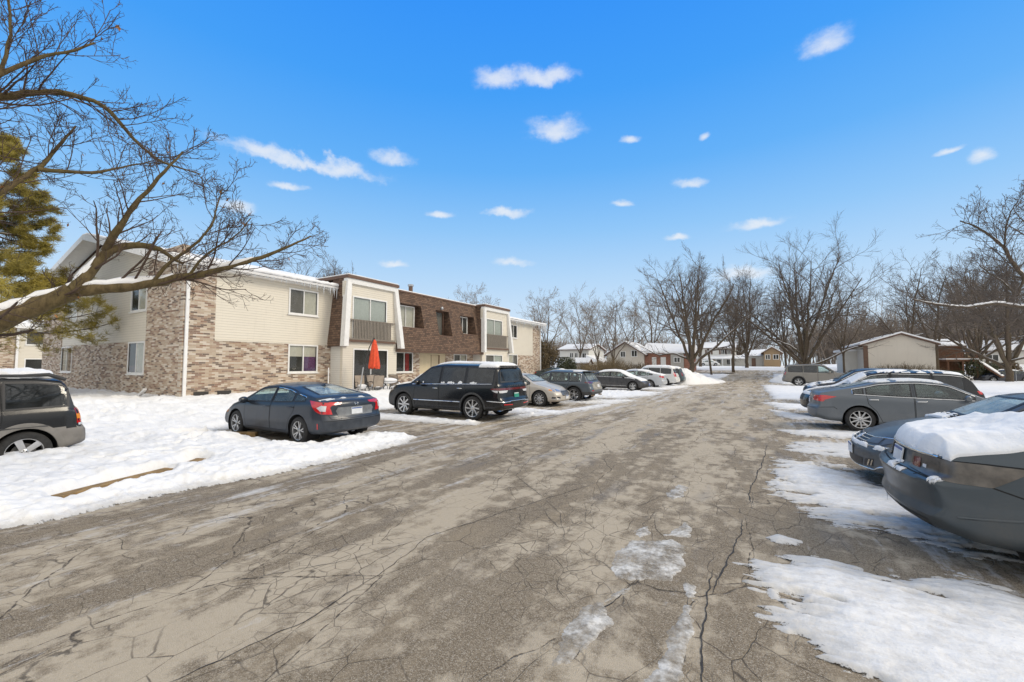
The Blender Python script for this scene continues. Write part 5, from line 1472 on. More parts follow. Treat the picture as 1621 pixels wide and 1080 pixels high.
# --- gable roof over the two wings and behind
mb = MB(); ov = .55
def slab(y0, y1, z_add, th, mb, x0, x1):
    for (xa, xb2) in ((ridge_x, x1), (ridge_x, x0)):
        a = (xa, rz(xa)+z_add); b = (xb2, ridge_z-abs(xb2-ridge_x)*(ridge_z-ZE)/(XF-ridge_x)+z_add)
        v = [(a[0], y0, a[1]), (b[0], y0, b[1]), (b[0], y1, b[1]), (a[0], y1, a[1])]
        v2 = [(p[0], p[1], p[2]+th) for p in v]
        mb.add(v+v2, [(0,1,2,3),(7,6,5,4),(0,4,5,1),(1,5,6,2),(2,6,7,3),(3,7,4,0)])
slab(YG-.75, YE+.5, -.02, .14, mb, XL-.6, XF+.35)
roof = bp('roof', mb, M['brown_trim'])
mb = MB(); slab(YG-.72, T1[0]+.32,   .122, .13, mb, XL-.58, XF+.36); slab(T1[0]+.32, T2[1]-.32,   .122, .13, mb, XL-.58, XF-.6); slab(T2[1]-.32, YE+.48,   .122, .13, mb, XL-.58, XF+.36)
bp('roof_snow', mb, M['snow'], roof, bevel=.05)
# rake boards at the gable
rk = MB()
for sx, xe in ((1, XF+.38), (-1, XL-.62)):
    ze_ = ridge_z-abs(xe-ridge_x)*(ridge_z-ZE)/(XF-ridge_x)
    rk.beam((ridge_x, YG-.765, ridge_z+.0), (xe, YG-.765, ze_+.0), .035, .30, up=(0,0,1))
bp('rake_board', rk, M['white_trim'], roof)
mb = MB()
for sx, xe in ((1, XF+.3), (-1, XL-.5)):
    ze_ = ridge_z-abs(xe-ridge_x)*(ridge_z-ZE)/(XF-ridge_x)
    mb.quad((ridge_x, YG-.74, ridge_z-.06), (ridge_x, YG+.02, ridge_z-.06), (xe, YG+.02, ze_-.06), (xe, YG-.74, ze_-.06))
bp('rake_soffit', mb, M['white_trim'], roof, recalc=False)
# soffit, gutter, downspouts on the front eaves
for k, (y0, y1) in enumerate(((YG-.7, T1[0]+.05), (T2[1]-.05, YE+.45))):
    mb = MB(); mb.box(XF-.02, XF+.36, y0, y1, ZE-.16, ZE-.12); bp('soffit', mb, M['white_trim'])
    gt = MB(); prof = [(.0,0),(.0,-.12),(.04,-.135),(.10,-.12),(.13,-.02),(.12,-.02),(.09,-.10),(.02,-.11),(.015,0)]
    gt.prism([(x, z) for x, z in prof], (XF+.36, y0, ZE+.02), (1,0,0), (0,0,1), (0,1,0), y1-y0); bp('gutter', gt, M['gutter'])
    sn = MB(); n_ = 60; rr_ = random.Random(k)
    path = [(XF+.42, y0+(y1-y0)*i/n_, ZE+.10+rr_.uniform(-.012,.02)) for i in range(n_+1)]
    sn.tube(path, [.085+rr_.uniform(-.012,.03) for _ in path], 8); bp('gutter_snow', sn, M['snow'], None, 60)
dp = MB(); dp.box(XF+.012, XF+.09, YG+.07, YG+.18, .55, 5.75); dp.beam((XF+.05, YG+.125, 5.72), (XF+.42, YG+.125, 5.98), .08, .10)
dn = bp('downspout', dp, M['gutter'])
bp('drain_boot', MB().box(XF+.005, XF+.11, YG+.05, YG+.20, .1, .56), M['galv'], dn)
dp = MB(); dp.box(XF+.012, XF+.09, YE-.2, YE-.08, .3, 5.8); dp.beam((XF+.05, YE-.14, 5.75), (XF+.42, YE-.14, 5.98), .08, .10); bp('downspout', dp, M['gutter'])
# corner board, foundation, vents, vent pipe
mb = MB(); mb.box(XF-.2, XF+.012, YG+.26, T1[0], 0., Z0+.30); mb.box(XL, XF-.3, YG-.015, YG+.1, 0., Z0+.25); bp('foundation', mb, M['foundation'])
for k, y in enumerate((8.65, 9.55)):
    mb = MB(); mb.box(XF, XF+.03, y, y+.55, .50, .72)
    for q in range(5): mb.box(XF+.03, XF+.04, y+.03, y+.52, .52+q*.04, .535+q*.04)
    bp('foundation_vent', mb, M['vent'])
for k, y in enumerate((8.55, 9.95, 10.15, 10.85, 11.6)):
    mb = MB().tube([(XF, y, .42), (XF+.10, y, .42), (XF+.12, y, .22)], .025, 8); mb.lathe([(.0,0),(.04,0),(.04,.05),(.0,.06)], (XF+.12, y, .40), 'z', 10)
    bp('hose_tap', mb, M['dark_metal'], None, 40)
mb = MB().lathe([(.14,0),(.14,.62)], (XF-.2, 21.5, 6.60), 'z', 16); pv = bp('vent_pipe', mb, M['brown_trim'], None, 40)
bp('vent_cap', MB().lathe([(.15,0),(.20,.02),(.20,.14),(.0,.16)], (XF-.2, 21.5, 7.22), 'z', 16), M['galv'], pv, 40)
# icicles along the eaves, each its own
rr_ = random.Random(4)
def icicle(y, l, r, x=XF+.47, z=ZE-.08):
    mb = MB().lathe([(r,0),(r*.8,-l*.25),(r*.45,-l*.62),(.002,-l)], (x, y, z), 'z', 6); bp('icicle', mb, M['icicle'], None, 60)
for k in range(22): icicle(rr_.uniform(10.5, 15.3), rr_.uniform(.12, .42), rr_.uniform(.012,.026))
for l_, y in ((.85, 15.32), (.62, 15.1), (.55, 14.95), (.45, 14.7), (.5, 14.3), (.35, 13.9)): icicle(y, l_, .034)
for k in range(26): icicle(rr_.uniform(33.2, 41.4), rr_.uniform(.2, .75), rr_.uniform(.025,.045))
for l_, y in ((1.25, 41.4), (.95, 41.2), (.8, 40.8), (.7, 40.4), (.6, 39.9), (1.1, 41.6), (.7, 41.0)): icicle(y, l_, .085)
for k in range(6): icicle(YG+.06+k*.16-.5, rr_.uniform(.3,.7), .025)

# --- second apartment building behind, at the left edge
b2 = thing('apartment_building', 'smaller looking brick and cream apartment building behind, left edge, with long icicles', 'building', (-62., 17.5, 0.)); O2 = (-62., 17.5, 0.)
def p2(n_, mb, m_, par=None, **k): return part(n_, mb, m_, par or b2, None, O2, **k)
xw = -54.0
mb = MB(); mb.box(-70, xw, 1.5, 9.9, -.4, 5.0); p2('brick_wall', mb, M['brick_y'])
mb = wall_with_holes(MB(), 'y', xw+.02, 9.9, 26, -.4, 5.1, [H(10.35, 13.2, 1.15, 2.3), H(10.35, 13.2, 3.6, 4.7)], .3, 1); mb.box(-70, xw-.3, 9.9, 26, -.4, 5.1); p2('front_wall_siding', mb, M['siding'])
wall_window('window', b2, O2, 'y', 10.35, 13.2, 1.15, 2.3, xw+.0, 1, ('room_dark','room_dark')); wall_window('window', b2, O2, 'y', 10.35, 13.2, 3.6, 4.7, xw+.0, 1, ('screen','screen'))
mb = MB(); mb.add([(xw+.8,1.,5.1),(xw+.8,27,5.1),(-62,27,7.6),(-62,1.,7.6),(-71,27,5.1),(-71,1.,5.1),(xw+.8,1.,5.4),(xw+.8,27,5.4),(-62,27,7.9),(-62,1.,7.9)], [(0,1,7,6),(6,7,8,9),(9,8,4,5),(0,6,9,3),(0,3,5),(0,1,4,5)]); p2('roof_snow', mb, M['snow'])
mb = MB(); mb.box(xw+.62, xw+.78, 1., 27, 4.9, 5.1); p2('gutter', mb, M['gutter'])
mb = MB(); mb.box(xw+.05, xw+.15, 9.75, 9.9, 0, 4.9); p2('downspout', mb, M['gutter'])
for k in range(12):
    mb = MB().lathe([(.06,0),(.045,-.5),(.002,-.6-(k*37 % 11)*.08)], (xw+.75, 11.2+k*.14, 4.95), 'z', 6); p2('icicle', mb, M['icicle'])

# ------------------------------------------------------------------ ground
def rise(X, Y):
    X = np.asarray(X, float); Y = np.asarray(Y, float)
    a = 1.30*sstep(44, 80, Y)*(1-sstep(10, 16, X)); b = 1.75*sstep(68, 92, Y)*sstep(10, 16, X)
    return a+b
def base_h(X, Y):
    X = np.asarray(X, float); Y = np.asarray(Y, float)
    return rise(X, Y) + .30*sstep(-13.6, -18.5, X)*(1-sstep(41, 60, Y))
def polyd(X, Y, poly):
    """signed distance (positive inside)"""
    d = np.full(X.shape, 1e9); ins = np.zeros(X.shape, bool); j = len(poly)-1
    for i in range(len(poly)):
        ax, ay = poly[j]; bx, by = poly[i]; ex, ey = bx-ax, by-ay
        t = np.clip(((X-ax)*ex+(Y-ay)*ey)/(ex*ex+ey*ey+1e-12), 0, 1)
        d = np.minimum(d, np.hypot(X-ax-t*ex, Y-ay-t*ey))
        if ay != by: ins ^= ((by > Y) != (ay > Y)) & (X < (ax-bx)*(Y-by)/(ay-by)+bx)
        j = i
    return np.where(ins, d, -d)

def snow_field(X, Y):
    """height of the snow surface above z=0; negative = bare tarmac"""
    S = np.full(X.shape, -.05)
    n1 = fbm(X*1.1, Y*1.1, 5, .55); n2 = fbm(X*5, Y*5, 4, .6); n3 = fbm(X*1.6+40, Y*9., 4, .6); nf = fbm(X*16, Y*16, 3, .6)
    streak = fbm(X*1.3+9, Y*13, 4, .65)
    hol = fbm(X*1.25+3, Y*3.4, 5, .62)
    def add(poly, tmax, slope, edge=.12, amp=.02, st=0., holes=0., pad=1.2):
        xs = [p[0] for p in poly]; ys = [p[1] for p in poly]
        k = (X > min(xs)-pad) & (X < max(xs)+pad) & (Y > min(ys)-pad) & (Y < max(ys)+pad)
        if not k.any(): return
        d = polyd(X[k], Y[k], poly)-holes*np.maximum(0, hol[k]-.02)+edge*(n1[k]*.9+n2[k]*.55)+st*streak[k]
        h = np.minimum(tmax*(1-np.exp(-np.maximum(d, 0)*slope/tmax)), tmax)+amp*(n1[k]*.9+n2[k]*.5+nf[k]*.18)*np.clip(d/.25, 0, 1)
        h = np.where(d > 0, h+.004, np.maximum(d*.25, -.05))
        S[k] = np.maximum(S[k], h)
    # left bank, roadside part up to the dark blue sedan
    edge_l = [(-7.55,-7),(-7.5,1.3),(-7.32,1.8),(-7.45,2.4),(-7.38,3.15),(-7.2,4.),(-7.08,5.0),(-7.15,6.0),(-7.22,7.3),(-7.65,8.25),(-8.4,8.25),(-9.0,7.85),(-8.85,6.35),(-9.4,6.05),(-12.6,6.05),(-13.3,6.3),(-13.5,8.6),(-13.4,10),(-13.4,41),(-30,41),(-30,60),(-90,60),(-90,-7)]
    add(edge_l, .25, .42, .11, .075)
    # under the civic: thin trodden snow
    # between the parked cars
    add([(-13.4,10.1),(-9.6,10.35),(-7.55,10.75),(-7.7,11.45),(-9.2,11.5),(-11.6,11.5),(-13.4,11.6)], .09, .35, .10, .03)
    add([(-13.5,8.3),(-10.2,8.5),(-10.0,9.2),(-13.5,10.3)], .12, .35, .15, .03)
    add([(-13.4,14.0),(-8.0,14.05),(-6.4,14.6),(-6.3,15.4),(-8.0,15.9),(-13.4,16.5)], .08, .3, .2, .03, .10, 1.0)
    add([(-7.9,12.0),(-7.35,12.4),(-6.35,15.5),(-5.75,18.6),(-5.95,20.2),(-6.6,19.0),(-7.0,16.2),(-7.9,13.8)], .075, .22, .14, .03, .10, .8)
    add([(-13.4,19.2),(-8.2,19.0),(-5.9,19.6),(-5.4,22.5),(-6.6,22.0),(-13.4,22.3)], .07, .25, .18, .03, .15, 1.2)
    add([(-13.4,22.6),(-6.6,22.9),(-5.5,26),(-5.5,29.3),(-7.0,29.8),(-13.4,29.4)], .09, .25, .22, .03, .15, .8)
    add([(-13.4,32.4),(-6.0,32.2),(-5.2,35),(-5.0,39),(-13.4,39)], .12, .3, .15, .04, .1)
    # tall ploughed pile at the end of the row
    k = (X > -14) & (X < 0) & (Y > 36) & (Y < 60)
    P_ = lambda cx, cy, rx, ry, h: h*np.clip(1-((X-cx)/rx)**2-((Y-cy)/ry)**2, 0, 1)**.8
    pile = np.maximum.reduce([P_(-6.6,43.4,2.1,2.8,1.45), P_(-5.4,44.6,1.5,2.4,1.05), P_(-4.5,46.0,1.2,2.2,.55), P_(-7.6,42.0,2.0,2.4,1.1), P_(-3.9,48.,1.0,2.0,.3)])
    S = np.where(pile > .02, np.maximum(S, pile*(1+.22*n1+.16*n2)), S)
    # right row: the trodden, streaky patches by the nearest cars
    add([(.18,10.1),(.10,7.2),(.45,6.72),(.62,6.1),(1.15,6.25),(1.7,5.9),(2.6,6.0),(9,6.2),(9,8.0),(2.2,8.1),(1.6,8.6),(1.3,9.9)], .060, .16, .16, .022, .36, 1.5)
    add([(-.18,4.82),(-.06,4.2),(-.02,3.75),(.14,3.5),(.36,3.2),(.5,2.6),(9,2.0),(9,4.9),(2.1,5.12),(1.55,5.32),(1.25,5.25),(1.05,4.98),(.62,5.0),(.40,5.15)], .062, .20, .13, .024, .28, .8)
    add([(.0,5.42),(.10,5.30),(.30,5.33),(.34,5.5),(.12,5.6)], .05, .5, .05, .01)
    add([(.0,4.15),(.04,4.05),(.10,4.07),(.09,4.2),(.02,4.24)], .04, .6, .02, .01)
    add([(.6,12.6),(.5,10.9),(1.2,10.75),(9,10.6),(9,12.4),(2.4,13.1)], .03, .14, .18, .015, .30, 1.6)
    add([(.35,14.4),(.9,13.4),(3,13.6),(9,13.4),(9,15.0),(3,15.0),(1.6,15.1)], .05, .18, .12, .02, .22, 1.2)
    add([(.3,20.8),(.6,17.6),(1.1,17.3),(9,17.2),(9,18.2),(2,18.2)], .06, .2, .2, .02, .25, 1.2)
    add([(.1,24.2),(.6,20.8),(9,20.4),(9,24),(1.6,24)], .08, .25, .2, .03, .25, 1.3)
    add([(.2,44),(.4,34),(.6,26.8),(9,26.3),(9,43.2),(1.9,43.2)], .10, .3, .25, .03, .2)
    add([(8.2,-7),(8.2,62),(90,62),(90,-7)], .22, .5, .12, .07)
    add([(1.5,62),(1.2,53),(1.9,46.5),(9,46),(9,62)], .16, .5, .15, .05)
    P2 = P_(3.2,50.5,2.4,3.2,.9); S = np.where(P2 > .02, np.maximum(S, P2*(1+.2*n1+.15*n2)), S)
    # verge beyond: both sides of the lane where it meets the street
    add([(-13.4,39),(-6.2,39),(-4.6,47),(-3.4,57),(-3.2,60.5),(-90,60.5),(-90,41)], .2, .4, .15, .06)
    # the kerb that shows through the bank
    kerb = [((-8.14,2.06),(-8.25,2.32)),((-8.25,2.32),(-8.53,3.12)),((-8.74,3.66),(-8.84,3.78)),((-12.1,4.95),(-11.95,5.4)),((-11.75,5.75),(-11.35,6.1))]
    for (a, b) in kerb:
        ex, ey = b[0]-a[0], b[1]-a[1]; t = np.clip(((X-a[0])*ex+(Y-a[1])*ey)/(ex*ex+ey*ey), 0, 1)
        d = np.hypot(X-a[0]-t*ex, Y-a[1]-t*ey)+.03*n2
        S = np.where(d < .34, np.minimum(S, np.where(d < .15, .03, .03+(d-.15)*1.1)), S)
    # ruts and the hollow behind the black suv
    S = S-.13*np.exp(-((X+11.55)/.45)**2-((Y-3.75)/.35)**2)*(S > 0)
    S = S-.10*np.exp(-((X+11.9)/.35)**2)*sstep(5.5, 3.2, Y)*(S > .05)*.6
    fr = random.Random(5)
    for (ax, ay, bx, by, n_) in ((-10.3,4.1,-13.6,8.0,13),(-10.6,4.4,-12.2,5.6,5),(-13.8,7.6,-18.0,13.0,16),(-9.0,5.2,-10.0,2.4,7),(-14.,3.,-19.5,7.2,14)):
        for q in range(n_):
            t = q/n_; cx = ax+(bx-ax)*t+(.13 if q % 2 else -.13)+fr.uniform(-.06,.06); cy = ay+(by-ay)*t+fr.uniform(-.06,.06)
            ang = math.atan2(by-ay, bx-ax); kx = (np.abs(X-cx) < .5) & (np.abs(Y-cy) < .5)
            u = (X[kx]-cx)*math.cos(ang)+(Y[kx]-cy)*math.sin(ang); v = -(X[kx]-cx)*math.sin(ang)+(Y[kx]-cy)*math.cos(ang)
            r2 = (u/.17)**2+(v/.08)**2
            S[kx] = np.where(S[kx] > .05, S[kx]-.11*np.exp(-r2**2)+.022*np.exp(-((np.sqrt(r2)-1.5)/.35)**2), S[kx])
    # banked yard between lot and house
    S = np.where(S > 0, S+.10*sstep(-9.2,-11,X)*(Y < 5.5)*np.clip(1+n1,0,2)*.6, S)
    yard = sstep(-13.2,-15.5,X)*(Y < 41)
    S = S+np.where(S > 0, yard*(.09*n1+.015*n2), 0)
    lump = fbm(X*2.3+5, Y*2.3, 3)
    S = S+np.where((S > .06) & (X < -7), .08*np.maximum(lump, -.25)+.012*n2*sstep(-9.5,-7.5,X), 0)
    return S

def axis(segs):
    out = [segs[0][0]]
    for a, b, st in segs:
        n_ = max(1, int(round((b-a)/st))); out += list(np.linspace(a, b, n_+1)[1:])
    return np.array(out)
gxs = axis([(-75,-40,.8),(-40,-20,.22),(-20,-13,.10),(-13,-9.5,.045),(-9.5,-6.4,.028),(-6.4,-4.5,.045),(-4.5,-.5,.09),(-.5,2.4,.022),(2.4,5,.05),(5,12,.15),(12,45,.5),(45,80,1.2)])
gys = axis([(-8,0,.25),(0,1.2,.06),(1.2,2.4,.028),(2.4,7.5,.022),(7.5,14,.04),(14,24,.07),(24,48,.11),(48,62,.2)])
GX, GY = np.meshgrid(gxs, gys, indexing='ij')
GS = snow_field(GX, GY)
GZ = GS+np.where(GX > 0, rise(GX, GY), base_h(GX, GY))
nx, ny = GX.shape; idx = np.arange(nx*ny).reshape(nx, ny)
F_ = np.stack([idx[:-1,:-1], idx[1:,:-1], idx[1:,1:], idx[:-1,1:]], 2).reshape(-1, 4)
hi_ = GS.ravel()[F_].max(1) > -.02
F_ = F_[hi_]; u_, inv_ = np.unique(F_, return_inverse=True)
VV = np.stack([GX.ravel(), GY.ravel(), GZ.ravel()], 1)[u_]
struct(np_mesh('snow_ground', VV, inv_.reshape(F_.shape), M['snow_lot'], attrs={'thick': GS.ravel()[u_]}))
# far ground out to the horizon, with the street at the end of the lane left bare
fx = axis([(-900,-75,55),(-75,80,1.6),(80,900,55)]); fy = axis([(62,110,.8),(110,160,3),(160,1500,90)])
FX, FY = np.meshgrid(fx, fy, indexing='ij')
street = np.exp(-((FY-(66+.02*FX))/3.2)**6)*sstep(-14,-9,FX)*sstep(26,10,FX)
lane = (np.abs(FX+1.0-.035*(FY-60)) < 2.0)*(FY < 70)
FZ = rise(FX, FY)+.14+.10*fbm(FX*.12, FY*.12, 4)+.05*fbm(FX*.8, FY*.8, 3)-np.clip(street+lane, 0, 1)*.30
i2 = np.arange(FX.size).reshape(FX.shape)
F2 = np.stack([i2[:-1,:-1], i2[1:,:-1], i2[1:,1:], i2[:-1,1:]], 2).reshape(-1, 4)
struct(np_mesh('snow_field', np.stack([FX.ravel(), FY.ravel(), FZ.ravel()], 1), F2, M['snow_ground']))
for x0, x1, nm in ((-900,-75,'snow_field'), (80,900,'snow_field')):
    mb = MB().quad((x0,-300,.1),(x1,-300,.1),(x1,62.2,.1),(x0,62.2,.1)); struct(part(nm, mb, M['snow_ground'], recalc=False))
struct(part('snow_field', MB().quad((-75.2,-300,.1),(80.2,-300,.1),(80.2,-7.9,.1),(-75.2,-7.9,.1)), M['snow_ground'], recalc=False))

# ------------------------------------------------------------------ tarmac
def asphalt_mat():
    m, nt = mat('worn_asphalt'); n = N(nt)
    tc = n('ShaderNodeTexCoord').outputs['Object']
    sx = n('ShaderNodeSeparateXYZ', {0: tc})
    mp = n('ShaderNodeMapping', {'Vector': tc, 'Scale': (1.7,.42,1)}).outputs[0]
    wob = n.noise(tc, 1.1, 3, .5, out=1)
    # worn pale top coat: big patches stretched along the lane, hard edges
    pa = n.noise(mp, .85, 8, .62, .15); pb = n.noise(tc, 3.2, 8, .66)
    pn = n.math('ADD', n.math('MULTIPLY', pa, .58), n.math('MULTIPLY', pb, .42))
    def band(c, w): return n.math('POWER', 2.718, n.math('MULTIPLY', -1., n.math('POWER', n.math('DIVIDE', n.math('SUBTRACT', sx.outputs[0], c), w), 2.)))
    bands = n.math('ADD', n.math('ADD', n.math('MULTIPLY', band(-3.5, .55), .085), n.math('MULTIPLY', band(-1.1, .8), .045)), n.math('MULTIPLY', band(-5.6, .6), .06))
    far = n.mapr(sx.outputs[1], 5., 16., 0., .05)
    pn = n.math('ADD', n.math('ADD', pn, bands), far)
    pale = n.mapr(n.math('ADD', pn, n.math('MULTIPLY', n.math('SUBTRACT', n.noise(tc, 26, 5, .7), .5), .06)), .512, .582, 0, 1)
    # stones in the matrix
    vo = n('ShaderNodeTexVoronoi', {'Vector': tc, 'Scale': 150.}, feature='F1')
    st = n('ShaderNodeSeparateColor', {0: vo.outputs[1]}).outputs[0]
    grit = n.noise(tc, 210, 2, .6)
    dark = n.ramp(st, [(0,(.155,.122,.082)),(.3,(.245,.198,.14)),(.6,(.32,.266,.195)),(.85,(.41,.35,.27)),(1,(.55,.49,.41))])
    dark = n.mix(n.mapr(grit, .35, .60, .35, 1.), (.125,.10,.07), dark)
    light = n.mix(n.mapr(grit, .3, .7), (.445,.378,.285), (.60,.52,.405))
    light = n.mix(n.mapr(n.noise(tc, 22, 4, .6), .35, .7, 0, .55), light, (.45,.38,.285))
    bigv = n.noise(tc, .45, 4); dark = n.mix(n.mapr(bigv, .3, .7, .0, .45), dark, n.mix(1., dark, (.78,.76,.74), 'MULTIPLY'))
    dark = n.mix(n.mapr(n.noise(mp, 2.2, 5), .5, .75, 0, .6), dark, (.33,.268,.188))
    c = n.mix(n.math('MULTIPLY', pale, .84), dark, light)
    # map cracking, several sizes, only in places
    dv = n('ShaderNodeVectorMath', {0: tc, 1: n('ShaderNodeVectorMath', {0: wob, 3: .32}, operation='SCALE').outputs[0]}, operation='ADD').outputs[0]
    def cracks(scale, w0, w1, mscale, m0, m1, str_=(1.,.55,1.)):
        v = n('ShaderNodeTexVoronoi', {'Vector': n('ShaderNodeMapping', {'Vector': dv, 'Scale': str_}).outputs[0], 'Scale': scale}, feature='DISTANCE_TO_EDGE').outputs[0]
        fine = n.noise(tc, 14, 4, .7)
        v = n.math('ADD', v, n.math('MULTIPLY', n.math('SUBTRACT', fine, .5), .03))
        k = n.mapr(v, w0, w1, 1., 0.)
        return n.math('MULTIPLY', k, n.mapr(n.noise(tc, mscale, 3), m0, m1))
    k1 = cracks(.75, .0, .005, .35, .38, .50); k2 = cracks(2.6, .001, .011, .55, .40, .50); k3 = cracks(6.0, .004, .024, .7, .45, .55, (1.,.8,1.))
    ck = n.math('MAXIMUM', n.math('MAXIMUM', k1, n.math('MULTIPLY', k2, .85)), n.math('MULTIPLY', k3, .6))
    c = n.mix(n.math('MULTIPLY', ck, .92), c, (.065,.054,.044))
    # damp dark tracks and thin glaze
    wet = n.mapr(n.noise(mp, 1.3, 4), .56, .66); wet = n.math('MULTIPLY', wet, n.mapr(sx.outputs[1], 2., 9., .35, 1.))
    c = n.mix(n.math('MULTIPLY', wet, .45), c, n.mix(1., c, (.62,.61,.62), 'MULTIPLY'))
    sm = n('ShaderNodeMapping', {'Vector': tc, 'Scale': (2.2,.30,1)}).outputs[0]
    gz = n.math('ADD', n.math('MULTIPLY', n.noise(sm, 1.5, 6, .7), .75), n.math('MULTIPLY', n.noise(tc, 9, 4, .65), .25))
    side = n.math('MAXIMUM', n.mapr(sx.outputs[0], -2.6, -6.3, 0., .10), n.mapr(sx.outputs[0], -.6, 1.4, -.02, .10))
    gz = n.math('ADD', n.math('ADD', gz, side), n.mapr(sx.outputs[1], 6., 30., -.045, .05))
    glaze = n.mapr(gz, .575, .70, 0, .78)
    c = n.mix(glaze, c, (.66,.65,.64))
    ro = n.math('SUBTRACT', n.math('SUBTRACT', .92, n.math('MULTIPLY', wet, .45)), n.math('MULTIPLY', glaze, .35), clamp=True)
    h = n.math('SUBTRACT', n.math('ADD', n.math('MULTIPLY', vo.outputs[0], -1.2), n.math('MULTIPLY', grit, .5)), n.math('MULTIPLY', ck, 2.2))
    bpn = n('ShaderNodeBump', {'Height': h, 'Strength': .55, 'Distance': .008})
    bs = n('ShaderNodeBsdfPrincipled', {'Base Color': c, 'Roughness': ro, 'Specular IOR Level': .3, 'Normal': bpn.outputs[0]})
    n.out(bs.outputs[0]); return m
M['asphalt'] = asphalt_mat()
ax_ = axis([(-16,12,.5)]); ay_ = axis([(-9,42,1.),(42,82,1.)])
AX, AY = np.meshgrid(ax_, ay_, indexing='ij'); ia = np.arange(AX.size).reshape(AX.shape)
FA = np.stack([ia[:-1,:-1], ia[1:,:-1], ia[1:,1:], ia[:-1,1:]], 2).reshape(-1, 4)
struct(np_mesh('asphalt_lot', np.stack([AX.ravel(), AY.ravel(), rise(np.zeros_like(AX), AY).ravel()], 1), FA, M['asphalt'], smooth=False))
# long open cracks as thin irregular sheets just above the tarmac
M['crack'] = simple('crack_fill', (.042,.040,.040), .9, var=.5, scale=30)
rk_ = random.Random(11)
def crack(mb, pts, w, jit=.025, step=.035):
    P_ = [Vector((x, y, 0)) for x, y in pts]; line = []
    for a, b in zip(P_[:-1], P_[1:]):
        k = max(1, int((b-a).length/step)); line += [a.lerp(b, i/k) for i in range(k)]
    line.append(P_[-1]); V = []; F = []; ph = rk_.random()*50
    for i, p in enumerate(line):
        t = (line[min(i+1, len(line)-1)]-line[max(i-1, 0)]).normalized(); nrm = Vector((-t.y, t.x, 0))
        o = jit*1.0*float(perlin(p.x*2.2+ph, p.y*2.2))+jit*.6*float(perlin(p.x*9+ph, p.y*9)); ww = w*.48*(.45+.95*abs(float(perlin(p.x*5+ph, p.y*5+7))))*min(1, .25+min(i, len(line)-1-i)*.12)
        z = .0042+float(rise(0, p.y))
        V += [p+nrm*(o-ww)+Vector((0,0,z)), p+nrm*(o+ww)+Vector((0,0,z))]
        if i: F.append((2*i-2, 2*i-1, 2*i+1, 2*i))
    mb.add(V, F)
mb = MB()
crack(mb, [(.12,11.6),(.02,9.6),(-.14,7.6),(-.17,6.6)], .020)
crack(mb, [(-.22,5.9),(-.24,5.4),(-.30,4.6),(-.38,3.9)], .018)
crack(mb, [(-.42,4.35),(-.40,3.9),(-.38,3.3),(-.33,2.8),(-.3,2.2)], .015)
crack(mb, [(-.22,5.75),(-.55,6.3),(-.95,6.5),(-1.25,6.3),(-1.5,5.6)], .008)
crack(mb, [(-.95,6.5),(-1.9,6.8),(-3.2,7.0)], .006)
crack(mb, [(-3.05,1.2),(-2.92,2.0),(-2.97,2.75),(-3.14,3.6),(-2.9,4.5),(-2.62,5.4),(-2.3,6.4)], .011)
crack(mb, [(-1.0,3.6),(-1.08,3.2),(-1.06,2.6)], .012); crack(mb, [(-.92,3.9),(-1.02,3.55)], .010)
crack(mb, [(-5.9,1.9),(-5.2,4.2),(-4.7,7.2),(-4.6,11)], .008); crack(mb, [(-6.9,1.9),(-6.4,5.0),(-6.2,9)], .009)
crack(mb, [(.35,5.3),(-.22,5.45)], .006); crack(mb, [(-.2,6.7),(.3,6.5)], .005); crack(mb, [(-2.2,9.3),(-1.2,9.6),(.1,9.5)], .008)
crack(mb, [(-4.0,2.0),(-3.5,2.7),(-3.14,3.6)], .007); crack(mb, [(-2.62,5.4),(-3.6,6.3),(-4.1,8.0)], .008); crack(mb, [(-1.8,4.2),(-2.2,5.0),(-2.62,5.4)], .006)
struct(part('asphalt_cracks', mb, M['crack'], recalc=False))

# ------------------------------------------------------------------ refrozen ice on the lane
def ice_sheet(x0, x1, y0, y1, st, polys):
    xs = np.arange(x0, x1, st); ys = np.arange(y0, y1, st); X, Y = np.meshgrid(xs, ys, indexing='ij')
    n1 = fbm(X*3.2, Y*3.2, 4); n2 = fbm(X*13, Y*13, 4, .6); S = np.full(X.shape, -.01)
    for poly, t in polys:
        d = polyd(X, Y, poly)+.055*n1+.035*n2
        S = np.maximum(S, np.where(d > 0, .0045+np.minimum(d*.10, t)*(1+.5*n2), np.maximum(d*.2, -.01)))
    i = np.arange(X.size).reshape(X.shape); F = np.stack([i[:-1,:-1], i[1:,:-1], i[1:,1:], i[:-1,1:]], 2).reshape(-1, 4)
    F = F[S.ravel()[F].max(1) > -.004]; u, inv = np.unique(F, return_inverse=True)
    return struct(np_mesh('ice_patches', np.stack([X.ravel(), Y.ravel(), S.ravel()], 1)[u], inv.reshape(F.shape), M['ice']))
